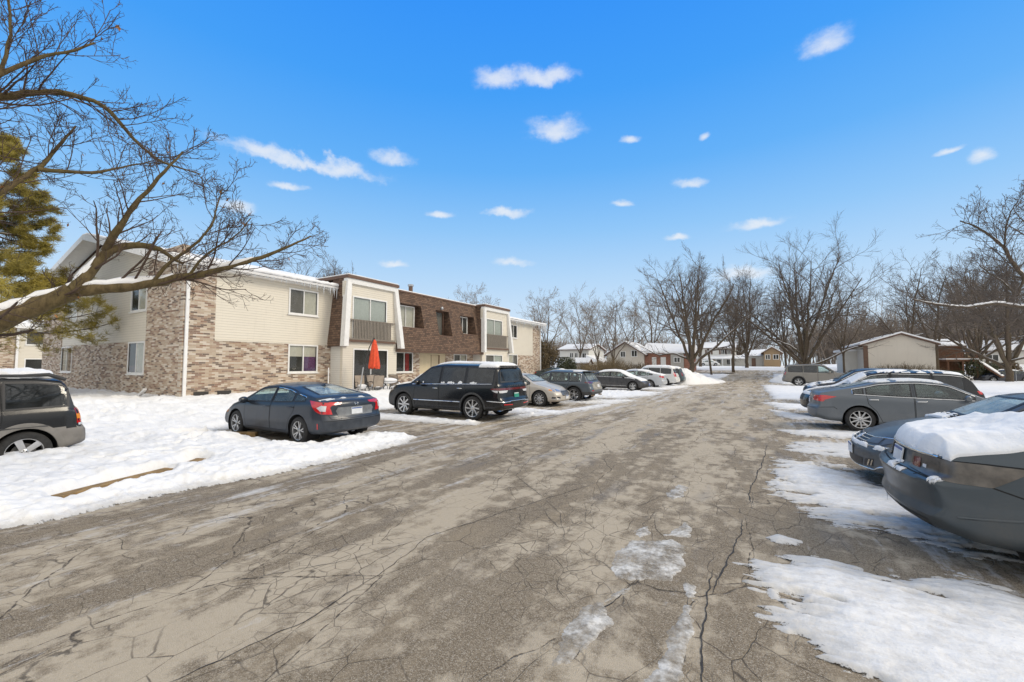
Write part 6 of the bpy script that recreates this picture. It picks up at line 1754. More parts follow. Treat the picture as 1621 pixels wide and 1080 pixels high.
ice_sheet(-1.9, 0., 2.2, 7.6, .011, [
    ([(-1.28,4.22),(-1.22,4.62),(-1.02,4.72),(-.86,4.85),(-.72,4.75),(-.66,4.3),(-.70,3.95),(-.86,3.88),(-1.0,3.80),(-1.12,3.78),(-1.22,3.92)], .016),
    ([(-1.22,6.5),(-1.12,7.1),(-.98,7.0),(-.98,6.5),(-1.08,6.25)], .010), ([(-.93,4.95),(-.80,5.45),(-.70,5.3),(-.72,5.0)], .010),
    ([(-1.22,3.18),(-1.12,3.32),(-.95,3.10),(-1.02,2.88),(-1.08,2.55),(-1.16,2.5),(-1.22,2.8)], .014), ([(-1.06,3.55),(-.98,3.66),(-1.0,3.5),(-1.1,3.36)], .01),
    ([(-.56,3.62),(-.50,3.64),(-.46,3.30),(-.45,2.7),(-.56,2.3),(-.64,2.6),(-.58,3.0)], .014), ([(-.60,3.98),(-.52,3.95),(-.50,3.72),(-.57,3.72)], .01),
    ([(-1.24,5.0),(-1.16,5.15),(-1.10,4.9),(-1.17,4.75)], .009)])
# the exposed kerb
mb = MB()
kp = [(-8.08,1.90),(-8.25,2.32),(-8.53,3.15),(-8.70,3.60),(-8.95,3.95),(-9.4,4.3),(-10.2,4.55),(-11.4,4.75),(-12.1,4.95)]
for a, b in zip(kp[:-1], kp[1:]): mb.beam((*a, .055), (*b, .055), .19, .16)
for a, b in zip([(-12.1,4.95),(-11.95,5.4),(-11.75,5.75)], [(-11.95,5.4),(-11.75,5.75),(-11.2,6.2)]): mb.beam((*a, .058), (*b, .058), .18, .16)
struct(part('kerb', mb, M['curb']))

# ------------------------------------------------------------------ trees
def unit(v): return v/(np.linalg.norm(v, axis=-1, keepdims=True)+1e-12)
def grow(pts, rad, n, t0, t1, lr, ang, up, wob, P, rr, g, rmin=.004, lmin=.12, taper=.3, len0=None):
    """children of the branches pts (B,P,3) / rad (B,P): returns same for B*n children"""
    B, Q, _ = pts.shape
    par = np.repeat(np.arange(B), n); N_ = len(par)
    t = g.uniform(t0, t1, N_)
    # even spread along the parent
    t = t0+(t1-t0)*((np.tile(np.arange(n), B)+g.uniform(0, 1, N_))/n)
    f = t*(Q-1); i = np.minimum(f.astype(int), Q-2); w = (f-i)[:,None]
    p0 = pts[par, i]*(1-w)+pts[par, i+1]*w
    T = unit(pts[par, i+1]-pts[par, i]); r0 = rad[par, i]*(1-w[:,0])+rad[par, i+1]*w[:,0]
    L = np.linalg.norm(np.diff(pts, axis=1), axis=2).sum(1)[par] if len0 is None else np.full(N_, len0)
    q = g.normal(size=(N_, 3)); q = unit(q-T*(q*T).sum(1, keepdims=True))
    a = np.abs(g.normal(ang[0], ang[1], N_))
    d = T*np.cos(a)[:,None]+q*np.sin(a)[:,None]
    ln = np.maximum(lmin, L*lr*(1.15-.55*t)*g.uniform(.65, 1.25, N_))
    out = np.zeros((N_, P, 3)); out[:,0] = p0
    for k in range(1, P):
        d = unit(d+g.normal(0, wob, (N_, 3))+np.array([0, 0, up]))
        out[:,k] = out[:,k-1]+d*(ln/(P-1))[:,None]
    rs = np.maximum(rmin, np.minimum(r0*rr, r0*.92))
    ra = rs[:,None]*np.linspace(1, taper, P)[None]
    return out, np.maximum(ra, rmin*.7)

def tubes(pts, rad, k):
    B, P, _ = pts.shape
    T = np.zeros_like(pts); T[:,1:-1] = pts[:,2:]-pts[:,:-2]; T[:,0] = pts[:,1]-pts[:,0]; T[:,-1] = pts[:,-1]-pts[:,-2]; T = unit(T)
    ref = np.where(np.abs(T[:,:1,2:3]) > .9, np.array([1.,0,0]), np.array([0,0,1.]))
    ref = np.broadcast_to(ref, T.shape)
    U = unit(np.cross(T, ref)); Vv = np.cross(T, U)
    a = np.arange(k)*2*np.pi/k
    R_ = pts[:,:,None]+rad[:,:,None,None]*(U[:,:,None]*np.cos(a)[None,None,:,None]+Vv[:,:,None]*np.sin(a)[None,None,:,None])
    idx = np.arange(B*P*k).reshape(B, P, k)
    A = idx[:,:-1]; Bq = idx[:,1:]
    F = np.stack([A, np.roll(A, -1, 2), np.roll(Bq, -1, 2), Bq], 3).reshape(-1, 4)
    return R_.reshape(-1, 3), F
def cat(parts):
    V = []; F = []; b = 0
    for v, f in parts: V.append(v); F.append(f+b); b += len(v)
    return np.concatenate(V), np.concatenate(F)
def resample(pl, P, g=None, jit=0):
    pl = np.array(pl, float); s = np.r_[0, np.cumsum(np.linalg.norm(np.diff(pl, axis=0), axis=1))]
    t = np.linspace(0, s[-1], P); q = np.stack([np.interp(t, s, pl[:,i]) for i in range(3)], 1)
    for _ in range(2): q[1:-1] = q[1:-1]*.5+(q[:-2]+q[2:])*.25
    if jit: q[1:-1] += g.normal(0, jit, q[1:-1].shape)
    return q

def bare_tree(name, label, x, y, H_, spread=.55, seed=1, limbs=5, fork=.22, style='vase', tw='twig', group='bare trees around the lot', rtr=.030, dens=1., rmin=.0105, lean=(0,0), z=None, snow=True, extra=()):
    g = np.random.default_rng(seed)
    z = float(base_h(x, y))-.1 if z is None else z
    root = thing(name, label, 'tree', (x, y, z), 0, group)
    r0 = H_*rtr*.66
    hf = H_*fork
    trunk = resample([(0,0,0),(lean[0]*.3*hf,lean[1]*.3*hf,hf*.5),(lean[0]*hf,lean[1]*hf,hf)], 6, g, .03)[None]
    tr = (r0*np.array([1.35,1.08,1.,.97,.93,.9]))[None]
    big = []
    ang0 = g.uniform(0, 6.28)
    P1 = 14
    l1 = np.zeros((limbs, P1, 3)); r1 = np.zeros((limbs, P1))
    for k in range(limbs):
        a = ang0+k*2.4+g.normal(0, .25)
        rho = (.12+.83*((k+.5)/limbs)**.75)*g.uniform(.88, 1.05) if style == 'vase' else .15+.75*((k+.5)/limbs)
        p = trunk[0, -1-(k % 2)].copy()
        top_ = hf+(H_-hf)*max(.30, math.sqrt(max(0., 1-(rho*.93)**2)))*g.uniform(.9, 1.03)
        e_ = np.array([math.cos(a)*spread*H_*rho, math.sin(a)*spread*H_*rho, top_])
        c_ = p+np.array([e_[0]*.42, e_[1]*.42, (top_-p[2])*(.50-.10*rho)])+g.normal(0, .25, 3)
        t = np.linspace(0, 1, P1)[:,None]
        q = (1-t)**2*p+2*t*(1-t)*c_+t*t*e_
        q[1:] += np.cumsum(g.normal(0, .022*H_/3, (P1-1, 3)), 0)*.6
        l1[k] = q; r1[k] = r0*(.66 if k else .75)*np.linspace(1, .20, P1)**1.0
    ex = []
    for pl in extra:
        q = resample(pl, 16, g, .05); ex.append((q[None], (r0*.42*np.linspace(1, .18, 16))[None]))
    n2 = max(3, int(11*dens)); n3 = max(3, int(7*dens)); n4 = max(3, int(7*dens))
    l2, r2 = grow(l1, r1, n2,  .33, 1., .44, (.78,.2), .02, .12, 8, .60, g, rmin*1.3)
    l3, r3 = grow(l2, r2, n3, .30, 1., .50, (.68,.2), .04, .13, 6, .55, g, rmin)
    l4, r4 = grow(l3, r3, n4, .25, 1., .55, (.62,.2), .04, .12, 4, .6, g, rmin*.75)
    V, F = cat([tubes(trunk, tr, 9), tubes(l1, r1, 7)]+[tubes(q, r_, 7) for q, r_ in ex])
    np_mesh('trunk', V, F, M['bark'], root)
    exl = []
    for q, r_ in ex:
        a1, b1 = grow(q, r_, 9, .3, 1., .30, (.8,.2), .08, .10, 7, .5, g, rmin); a2, b2 = grow(a1, b1, 6, .15, 1., .5, (.7,.2), .05, .12, 4, .55, g, rmin); exl += [tubes(a1, b1, 4), tubes(a2, b2, 3)]
    if ex:
        V, F = cat([tubes(q+np.array([0,0,1])*(r_*.85)[:,:,None], np.maximum(.03, r_*.8)*np.linspace(.6,1.,16)[None], 7) for q, r_ in ex]); np_mesh('branch_snow', V, F, M['snow'], root)
    V, F = cat([tubes(l2, r2, 5), tubes(l3, r3, 4), tubes(l4, r4, 3)]+exl)
    np_mesh('crown', V, F, [M['bark'] if False else M[tw]], root)
    return root
def copy_tree(src, x, y, rot, s, label, group=None):
    r = src.copy(); COL.objects.link(r); r.location = (x, y, float(base_h(x, y))-.1); r.rotation_euler = (0,0,rot); r.scale = (s, s, s); r['label'] = label
    for ch in list(src.children):
        c = ch.copy(); COL.objects.link(c); c.parent = r
    return r

# named bare trees (x, y, height) where they stand
tb = bare_tree('bare_tree', 'big wide bare tree with heavy spreading limbs behind the snow pile', -6.3, 49.6, 12.6, .62, 3, 8, .17, 'vase', rtr=.034, dens=1.15, extra=[[(0,0,2.3),(-1.8,-.3,3.1),(-3.6,-.4,2.9),(-5.6,-.3,4.1)]])
t2 = bare_tree('bare_tree', 'tallest spreading bare tree right of the lane, several leaning stems from its base', 4.6, 60.4, 14.6, .72, 8, 10, .10, 'vase', rtr=.03, dens=1.2, extra=[[(.2,0,1.1),(2.2,-.5,1.9),(4.2,-.8,3.2),(7.2,-1.,3.9),(10.2,-1.2,4.6)],[(-.2,0,2.6),(-1.6,-.3,3.9),(-3.2,-.3,4.3),(-4.8,-.2,4.4)]])
t3 = bare_tree('bare_tree', 'slim upright bare tree in front of the colonial house', -2.97, 64.5, 12.6, .22, 15, 5, .25, 'pop', rtr=.020)
t4 = bare_tree('bare_tree', 'upright multi stemmed bare tree at the far end of the lane', -1.6, 74.0, 14.0, .26, 21, 6, .14, 'pop', rtr=.026)
t5 = bare_tree('bare_tree', 'bare tree with twin stems in front of the plain beige gable', 13.9, 60.5, 12.4, .42, 27, 3, .24, 'vase', rtr=.020)
t6 = bare_tree('bare_tree', 'slender bare tree at the right corner of the plain beige gable', 17.2, 64.8, 12.2, .38, 33, 4, .32, 'vase', rtr=.024)
t7 = bare_tree('bare_tree', 'small brownish bare tree just past the end of the apartment building', -24.0, 50.3, 10.8, .40, 41, 5, .3, 'vase', rtr=.018, tw='twig_tan')
t8 = bare_tree('bare_tree', 'bare tree between the white house and the beige house, leaning stems', -19.6, 57.8, 10.4, .38, 47, 4, .2, 'vase', rtr=.017, tw='twig_tan')
spec = [
 (t8, -18.0, 59.6, 2.1, 1.05, 'straight bare tree directly left of the beige gabled house'),
 (t7, -15.3, 73.0, 1.0, 1.2, 'brown bare tree rising behind the roof of the beige gabled house'),
 (t3, 3.4, 73.5, 2.2, .95, 'thin straight bare tree right of the lane mouth'),
 (t2, 26.5, 84.0, 2.5, .98, 'big bare tree behind the house with the brown deck'),
 (tb, 20.5, 58.5, 2.2, .93, 'bare tree right of the deck house, near the small dark sedan'),
 (t5, 9.9, 74.0, .9, .95, 'bare tree with twin stems left behind the beige gable'),
 (t2, 37.0, 102., .7, 1.0, 'forked bare tree far right behind the snowy field'),
 (t7, 30.0, 92., 3.0, 1.3, 'brownish bare tree at the back right of the snowy field'),
 (tb, -54.5, 40.2, .6, 1.26, 'bare tree whose crown shows over the apartment roof'),
 (t7, -44., 62., .2, 1.35, 'brown bare tree behind the far end of the apartment roof'),
 (t8, -28.5, 74., .9, 1.3, 'bare tree behind the white house at left'),
 (t4, -9.6, 88., 2.9, 1.05, 'upright bare tree left of the colonial house'),
 (t2, -4.6, 132., 1.9, 1.1, 'tall bare tree behind the colonial house'),
 (t7, 8.3, 60.0, 5.1, .8, 'low brown bare tree left of the beige gable wall'),
 (t8, 23.0, 76., 4.4, 1.2, 'bare tree in front of the far right houses'),
 (t5, -22.5, 88., 2.4, 1.2, 'twin stemmed bare tree in the gap behind the shed'),
]
for s_, x, y, rot, sc, lab in spec: copy_tree(s_, x, y, rot, sc, lab)

# --- foreground oak at the left, limbs reaching into the picture
OAK = {
  'A': [(-9.92, 0.34, 1.38), (-9.58, 0.57, 1.81), (-9.2, 0.89, 2.1), (-8.66, 1.41, 2.45), (-8.52, 1.71, 2.67), (-8.38, 2.01, 2.91)],
  'A1': [(-8.38, 2.01, 2.91), (-8.32, 2.2, 3.25), (-8.3, 2.31, 3.55), (-8.28, 2.42, 3.64), (-8.18, 2.65, 3.71), (-8.03, 2.86, 3.72), (-7.9, 2.94, 3.53), (-7.83, 3.11, 3.46)],
  'A1b': [(-8.3, 2.31, 3.55), (-8.13, 2.33, 3.77), (-7.95, 2.42, 4.01), (-7.83, 2.53, 4.33), (-7.69, 2.65, 4.56), (-7.55, 2.72, 4.73), (-7.43, 2.88, 5.08)],
  'A2': [(-8.38, 2.01, 2.91), (-8.28, 2.18, 2.93), (-8.15, 2.37, 3.0), (-7.99, 2.75, 3.09), (-7.78, 3.14, 3.26), (-7.64, 3.56, 3.45), (-7.45, 3.9, 3.62), (-7.31, 4.2, 3.8), (-7.09, 4.43, 3.98), (-6.98, 4.71, 4.2)],
  'A2b': [(-7.94, 2.77, 3.13), (-7.84, 2.87, 3.36), (-7.64, 2.98, 3.57), (-7.48, 3.12, 3.71), (-7.31, 3.25, 4.0), (-7.26, 3.36, 4.64)],
  'A2c': [(-7.75, 3.16, 3.28), (-7.77, 3.36, 3.65), (-7.63, 3.54, 3.84), (-7.48, 3.74, 4.04), (-7.39, 3.88, 4.36)],
  'B': [(-9.84, 0.26, 3.41), (-9.33, 0.64, 4.78), (-9.01, 1.02, 5.33), (-8.88, 1.32, 5.52), (-8.65, 1.67, 5.76), (-8.38, 2.06, 5.77), (-8.27, 2.24, 5.71), (-8.21, 2.41, 5.45), (-8.09, 2.61, 5.18), (-8.03, 2.77, 5.04), (-7.9, 3.08, 5.0), (-7.89, 3.32, 5.01)],
  'C': [(-9.8, 0.24, 4.04), (-8.94, 0.73, 5.08), (-8.42, 1.23, 5.62), (-8.29, 1.41, 5.87), (-8.2, 1.57, 6.02), (-8.04, 1.77, 6.15), (-7.88, 1.97, 6.35)],
  'D': [(-9.86, 0.3, 2.63), (-9.32, 0.83, 3.65), (-8.92, 1.38, 4.21), (-8.85, 1.63, 4.6), (-8.84, 1.74, 4.71), (-8.89, 1.92, 5.17), (-8.96, 2.08, 5.52)],
  'D2': [(-8.83, 1.69, 4.66), (-8.79, 2.0, 4.73), (-8.66, 2.31, 4.81), (-8.69, 2.62, 5.06), (-8.58, 2.9, 5.23)],
  'E': [(-8.42, 1.23, 5.62), (-8.32, 1.27, 5.94), (-8.27, 1.28, 6.27), (-8.3, 1.24, 6.6), (-8.25, 1.24, 7.09)],
  'T': [(-9.88, 0.34, 0.92), (-9.88, 0.31, 1.69), (-9.88, 0.27, 2.86), (-9.81, 0.24, 4.04), (-9.75, 0.23, 5.48), (-9.43, 0.32, 7.06), (-9.23, 0.46, 8.53), (-8.93, 0.65, 10.04)],
  'T2': [(-9.75, 0.23, 5.48), (-9.35, 0.51, 6.67), (-8.93, 0.81, 7.58), (-8.5, 1.23, 8.64), (-8.23, 1.53, 9.84)],
}

RT = {
  'T': [(16.06, 37.31, -0.38), (16.08, 37.13, 2.48), (15.99, 36.94, 4.62), (15.73, 36.68, 6.41), (15.31, 36.32, 8.2), (14.76, 35.84, 10.7)],
  'H': [(16.01, 36.97, 4.45), (14.48, 35.82, 4.74), (12.82, 34.49, 5.02), (11.28, 33.24, 5.22), (9.84, 32.19, 4.95), (8.73, 31.3, 5.03), (7.97, 30.73, 5.15), (7.21, 30.16, 5.34)],
  'U': [(15.72, 36.68, 6.23), (14.33, 35.87, 6.34), (13.14, 35.15, 6.77), (12.51, 34.72, 7.77), (12.22, 34.5, 8.49), (11.62, 34.12, 9.09), (10.86, 33.64, 9.7), (10.1, 33.17, 9.99)],
  'U2': [(12.22, 34.5, 8.49), (12.06, 33.77, 9.47), (12.17, 33.43, 10.24), (12.38, 33.29, 10.68)],
  'U3': [(13.14, 35.15, 6.77), (12.77, 35.0, 5.7), (12.17, 34.6, 6.48), (11.41, 34.12, 7.06), (11.05, 34.11, 7.53)],
  'V': [(15.31, 36.32, 8.2), (14.42, 35.71, 9.63), (13.83, 35.3, 10.7), (13.38, 35.01, 11.13)],
}

def limb_tree(limbs, radii, root, off, seed, snow_on, dens=1., rmin=.004, twm='twig_oak', barkm='bark_oak', tn=None, lens=None, leaves=0, fine=True, lsc=1.):
    g = np.random.default_rng(seed); main = []; fine_ = []; off = np.array(off)
    for k, pl in limbs.items():
        P = max(10, int(np.linalg.norm(np.diff(np.array(pl), axis=0), axis=1).sum()/.12))
        P = min(P, 60)
        q = resample(pl, P, g, .006)-off; r0, r1 = radii[k]
        ra = np.linspace(r0, r1, P)*(1+.06*g.normal(size=P))
        main.append((q[None], ra[None]))
    V, F = cat([tubes(p, r, 10) for p, r in main]); np_mesh('trunk', V, F, M[barkm], root)
    lv = []; ends = []
    for (p, r), k in zip(main, limbs):
        Ln = np.linalg.norm(np.diff(p[0], axis=0), axis=1).sum()
        if k in ('T',): n = int(8*dens); t0, ln = .55, 1.8
        else: n = max(4, int(Ln*(lens or {}).get(k, 5.5)*dens)); t0, ln = (.30 if k in ('A','B') else .12), .85*(Ln/2.5)**.3
        if k == 'A': n = int(n*.35); t0 = .45
        c1, r1 = grow(p, r, n, t0, 1., 1., (.80,.2), .06, .085, 9, .30, g, rmin*1.9, len0=ln*lsc*(1.6 if k == 'T' else 1.))
        r1 = np.minimum(r1, rmin*4.5)
        c2, r2 = grow(c1, r1, 5, .15, 1., .52, (.72,.2), .05, .10, 6, .5, g, rmin*1.2)
        lv += [(c1, r1, 5), (c2, r2, 4)]
        c3, r3 = grow(c2, r2, 4, .2, 1., .50, (.70,.22), .04, .12, 4, .6, g, rmin)
        lv.append((c3, r3, 3)); ends.append(c3[:,-1])
        if fine:
            c4, r4 = grow(c3, r3, 2, .3, 1., .5, (.8,.3), .03, .15, 3, .8, g, rmin*.85, lmin=.05); lv.append((c4, r4, 3))
    V, F = cat([tubes(*a) for a in lv]); np_mesh('crown', V, F, M[twm], root)
    sn = []
    for k in snow_on:
        j = list(limbs).index(k); p, r = main[j][0][0], main[j][1][0]; P = len(p)
        sl = np.abs(np.gradient(p[:,2]))/(np.linalg.norm(np.gradient(p, axis=0), axis=1)+1e-9)
        nz = perlin(np.arange(P)*.23+seed, np.full(P, .3+j))
        ok = (sl < .93) & (nz > snow_on[k]) & ((np.arange(P) < .72*P) | (k == 'A') | (k == 'H'))
        i = 0
        while i < P:
            if not ok[i]: i += 1; continue
            b = i
            while b < P and ok[b]: b += 1
            if b-i >= 4:
                m = b-i; env = np.sqrt(np.clip(np.sin(np.pi*(np.arange(m)+.35)/(m)), .04, 1))
                q = p[i:b]+np.array([0,0,1])*(r[i:b]*.92)[:,None]; rr = np.maximum(.004, (r[i:b]*.74+.016)*env*(1+.18*perlin(np.arange(m)*.5, np.full(m, 2.2))))
                sn.append(tubes(q[None], rr[None], 8))
            i = b
    if sn:
        V, F = cat(sn); o = np_mesh('branch_snow', V, F, M['snow'], root); o['label'] = 'white snow lying along the limbs'
    if leaves:
        E_ = np.concatenate(ends); E_ = E_[g.choice(len(E_), leaves, replace=False)]; V = []; F = []
        for e in E_:
            a, b = unit(g.normal(size=3)), unit(g.normal(size=3)); s_ = g.uniform(.018, .04)
            V += [e, e+a*s_+b*s_*.6, e+a*s_*2.1, e+a*s_-b*s_*.6]; k = len(V); F.append((k-4, k-3, k-2, k-1))
        np_mesh('dry_leaves', np.array(V), np.array(F), M['leaf_dry'], root, False)
    return root
oak = thing('oak_tree', 'large near bare oak at left with snow along its long low limb', 'tree', (-9.88, .30, 0.), 0)
limb_tree(OAK, {'A':(.185,.115),'A1':(.085,.020),'A1b':(.05,.012),'A2':(.085,.013),'A2b':(.028,.008),'A2c':(.022,.008),'B':(.085,.009),'C':(.065,.012),'D':(.065,.014),'D2':(.03,.008),'E':(.022,.008),'T':(.42,.14),'T2':(.12,.02)},
    oak, (-9.88,.30,0.), 5, {'A':-.9,'A1':-.22,'A2':-.35}, 1., .0036, leaves=90)
rt = thing('bare_tree', 'bare tree reaching in from the right edge with one long snow laden horizontal limb', 'tree', (16.06, 37.2, 0.), 0, 'bare trees around the lot')
RT['T'][0] = (16.06, 37.31, -.1)
limb_tree(RT, {'T':(.42,.20),'H':(.14,.04),'U':(.14,.035),'U2':(.05,.02),'U3':(.06,.025),'V':(.09,.04)}, rt, (16.06,37.2,0.), 9, {'H':-.9,'U':.1,'U3':-.1}, 1., .008, 'twig', 'bark', lens={'H':3,'U':4.5,'U2':6,'U3':4.5,'V':5}, fine=True, lsc=2.0)

# --- pine beside the gable
def pine(x, y, H_, seed):
    g = np.random.default_rng(seed)
    root = thing('pine_tree', 'olive yellow pine at the left edge in front of the gable', 'tree', (x, y, .1))
    t = resample([(0,0,0),(.08,.05,H_*.5),(0,0,H_)], 14, g, .02)[None]; tr = np.linspace(.27, .03, 14)[None]
    br = []; rd = []
    z = 2.9
    while z < H_-.4:
        n = g.integers(4, 6); L0 = 4.3*(1-(z/H_)**1.6)*g.uniform(.8, 1.1)+.35
        a0 = g.uniform(0, 6.28)
        for k in range(n):
            a = a0+k*6.283/n+g.normal(0, .2); L = L0*g.uniform(.65, 1.12); P = 9; p = np.array([0,0,z+g.normal(0,.12)]); d = unit(np.array([math.cos(a), math.sin(a), .22]))
            q = [p]
            for i in range(1, P):
                d = unit(d+g.normal(0,.07,3)+np.array([0,0,-.07 if i < 5 else .10])); p = p+d*L/(P-1); q.append(p)
            br.append(q); rd.append(np.linspace(.055, .012, P)*min(1, L/3+.3))
        z += g.uniform(.62, .95)
    br = np.array(br); rd = np.array(rd)
    c1, r1 = grow(br, rd, 12, .25, 1., .34, (.85,.2), .06, .12, 5, .5, g, .006)
    V, F = cat([tubes(t, tr, 9), tubes(br, rd, 5), tubes(c1, r1, 3)]); np_mesh('trunk', V, F, M['bark'], root)
    # tufts of needles
    c2, _ = grow(c1, r1, 5, .2, 1., .45, (.7,.25), .10, .12, 3, .5, g, .004)
    ctr = np.concatenate([c2[:,-1], c2[:,1], c1[:,-1], c1[:,3], br[:,-1]]); nn = 19
    C_ = np.repeat(ctr, nn, 0); m = len(C_)
    d = unit(g.normal(size=(m,3))*np.array([1,1,.6])+np.array([0,0,.45])); w = unit(np.cross(d, g.normal(size=(m,3))))
    L = g.uniform(.13, .27, m)[:,None]; b = C_+g.normal(0,.035,(m,3))
    V = np.stack([b-w*.008, b+w*.008, b+d*L+w*.003, b+d*L-w*.003], 1).reshape(-1,3)
    np_mesh('crown', V, np.arange(m*4).reshape(m,4), M['needle'], root, False)
    return root
pine(-28.3, 4.1, 12.6, 3)

# --- shrubs
def stem_shrub(label, x, y, rx, ry, h, n, seed, mname='shrub_tan', snow=True, group='shrubs by the houses'):
    g = np.random.default_rng(seed); z = float(base_h(x, y)); root = thing('shrub', label, 'shrub', (x, y, z), 0, group)
    p0 = g.normal(size=(n,2))*.42*np.array([rx,ry]); P = 5; pts = np.zeros((n,P,3)); pts[:,0,:2] = p0
    d = unit(np.c_[p0/np.array([rx,ry])*.8+g.normal(0,.25,(n,2)), np.full(n,1.)]); top = h*(1-.45*(p0[:,0]/rx)**2)*g.uniform(.75,1.05,n)
    for k in range(1,P): d = unit(d+g.normal(0,.10,(n,3))); pts[:,k] = pts[:,k-1]+d*(top/(P-1))[:,None]
    ra = np.linspace(.02,.008,P)[None]*np.ones((n,1))
    c, rc = grow(pts, ra, 6, .25, 1., .35, (.6,.2), .06, .12, 3, .8, g, .008)
    V, F = cat([tubes(pts, ra, 3), tubes(c, rc, 3)]); np_mesh('stems', V, F, M[mname], root)
    if snow:
        mb = MB(); rr_ = random.Random(seed)
        for k in range(9):
            sx = rr_.uniform(-rx,rx)*.85; mb.ellipsoid((sx, -ry*.5+rr_.uniform(-.3,.3), h*rr_.uniform(.12,.34)), (rr_.uniform(.25,.55), .3, rr_.uniform(.12,.24)), 10, 6)
        part('snow_clumps', mb, M['snow'], root, 180)
    return root
stem_shrub('wide tan twiggy hedge in front of the beige gabled house', -15.6, 50.5, 3.0, 1.0, 2.5, 420, 2)
stem_shrub('dark brown twiggy hedge with snow clumps right of the tan hedge', -11.9, 51.0, 2.4, .9, 1.9, 300, 3, 'ever_brown')
stem_shrub('low brown shrubs with snow under the plain beige gable wall', 12.6, 56.5, 3.6, .8, 1.7, 340, 4, 'ever_brown')
stem_shrub('small round reddish brown shrub by the shed', -22.6, 60.0, .8, .7, 1.7, 120, 6, 'shrub_tan', False)
def evergreen(label, x, y, r, h, seed, mname, n=5000, lobes=9):
    g = np.random.default_rng(seed); z = float(base_h(x, y)); root = thing('evergreen_shrub', label, 'shrub', (x, y, z), 0, 'shrubs by the houses')
    cs = np.c_[g.normal(0,.42,(lobes,2))*r, g.uniform(.2,.85,lobes)*h]; rr = g.uniform(.35,.6,lobes)*r
    k = g.integers(0, lobes, n); d = unit(g.normal(size=(n,3))); p = cs[k]+d*(rr[k]*g.uniform(.5,1.,n)**.5)[:,None]*np.array([1,1,1.5]); p[:,2] = np.clip(p[:,2], .05, h)
    u = unit(g.normal(size=(n,3))); w = unit(np.cross(u, d)); s_ = g.uniform(.05,.12,n)[:,None]
    V = np.stack([p-u*s_, p+w*s_*.5, p+u*s_, p-w*s_*.5],1).reshape(-1,3); np_mesh('foliage', V, np.arange(n*4).reshape(n,4), M[mname], root, False)
    part('stem', MB().tube([(0,0,0),(.1,0,h*.5),(0,.1,h*.85)], [.09,.06,.02], 6), M['bark'], root, 60); return root
evergreen('tall dark brown green arborvitae at the far corner of the apartment building', -20.9, 43.6, 1.5, 4.6, 5, 'ever_brown', 9000, 14)
evergreen('dark evergreen bush at the foot of the building end', -19.5, 45.2, 1.4, 2.4, 6, 'ever_dark')
evergreen('dark spreading conifer right of the brown deck', 21.6, 66.5, 1.6, 2.6, 8, 'ever_dark')
evergreen('snow dusted bush below the forked tree far right', 26.0, 74.5, 1.4, 1.7, 9, 'ever_brown')
evergreen('low dark bush under the right part of the beige gable wall', 16.2, 56.6, 1.2, 1.2, 10, 'ever_dark', 3000)

# --- far woods behind the houses, one brown mass of twigs
g = np.random.default_rng(77); PTS = []; RAD = []
n = 1300
wx = np.r_[g.uniform(-140,60,500), g.uniform(10,150,800)]; wy = g.uniform(138,185,n)+np.abs(wx)*.05
hh = g.uniform(7,12.5,n)*np.where(wx > 15, 1.15, 1.)
P = 6; pts = np.zeros((n,P,3)); pts[:,0] = np.c_[wx,wy,np.full(n,1.0)]; d = unit(np.c_[g.normal(0,.18,(n,2)),np.ones(n)])
for k in range(1,P): d = unit(d+g.normal(0,.08,(n,3))); pts[:,k] = pts[:,k-1]+d*(hh/(P-1))[:,None]
ra = .14*np.linspace(1,.3,P)[None]*np.ones((n,1))
c1, r1 = grow(pts, ra, 12, .2, 1., .42, (.6,.2), .07, .14, 4, .5, g, .05); c2, r2 = grow(c1, r1, 4, .2, 1., .5, (.6,.2), .05, .14, 3, .6, g, .045)
V, F = cat([tubes(pts,ra,4), tubes(c1,r1,3), tubes(c2,r2,3)])
o = np_mesh('far_woods', V, F, M['twig_tan'], None); tag(o, 'brown belt of bare woods on the horizon behind all the houses', 'woods', None, 'stuff')

# ------------------------------------------------------------------ houses in the distance
def far_window(root, O, x0, x1, y, z0, z1, shut=None, mull=.5):
    mb = MB(); fw = .09
    mb.box(x0-fw, x0, y-.05, y+.1, z0-fw, z1+fw); mb.box(x1, x1+fw, y-.05, y+.1, z0-fw, z1+fw); mb.box(x0, x1, y-.05, y+.1, z1, z1+fw); mb.box(x0, x1, y-.05, y+.1, z0-fw, z0)
    mb.box((x0+x1)/2-.04, (x0+x1)/2+.04, y-.03, y+.1, z0, z1)
    w = part('window', mb, M['white_trim'], root, None, O)
    part('pane', MB().quad((x0,y-.01,z0),(x1,y-.01,z0),(x1,y-.01,z1),(x0,y-.01,z1)), M['glass'], w, None, O)
    part('dark_room', MB().box(x0, x1, y+.02, y+.06, z0, z1), M['room_dark'], w, None, O)
    if shut:
        for a in (x0-fw-.42, x1+fw): part('shutter', MB().box(a, a+.42, y-.06, y, z0-.05, z1+.05), M[shut], w, None, O)
    return w
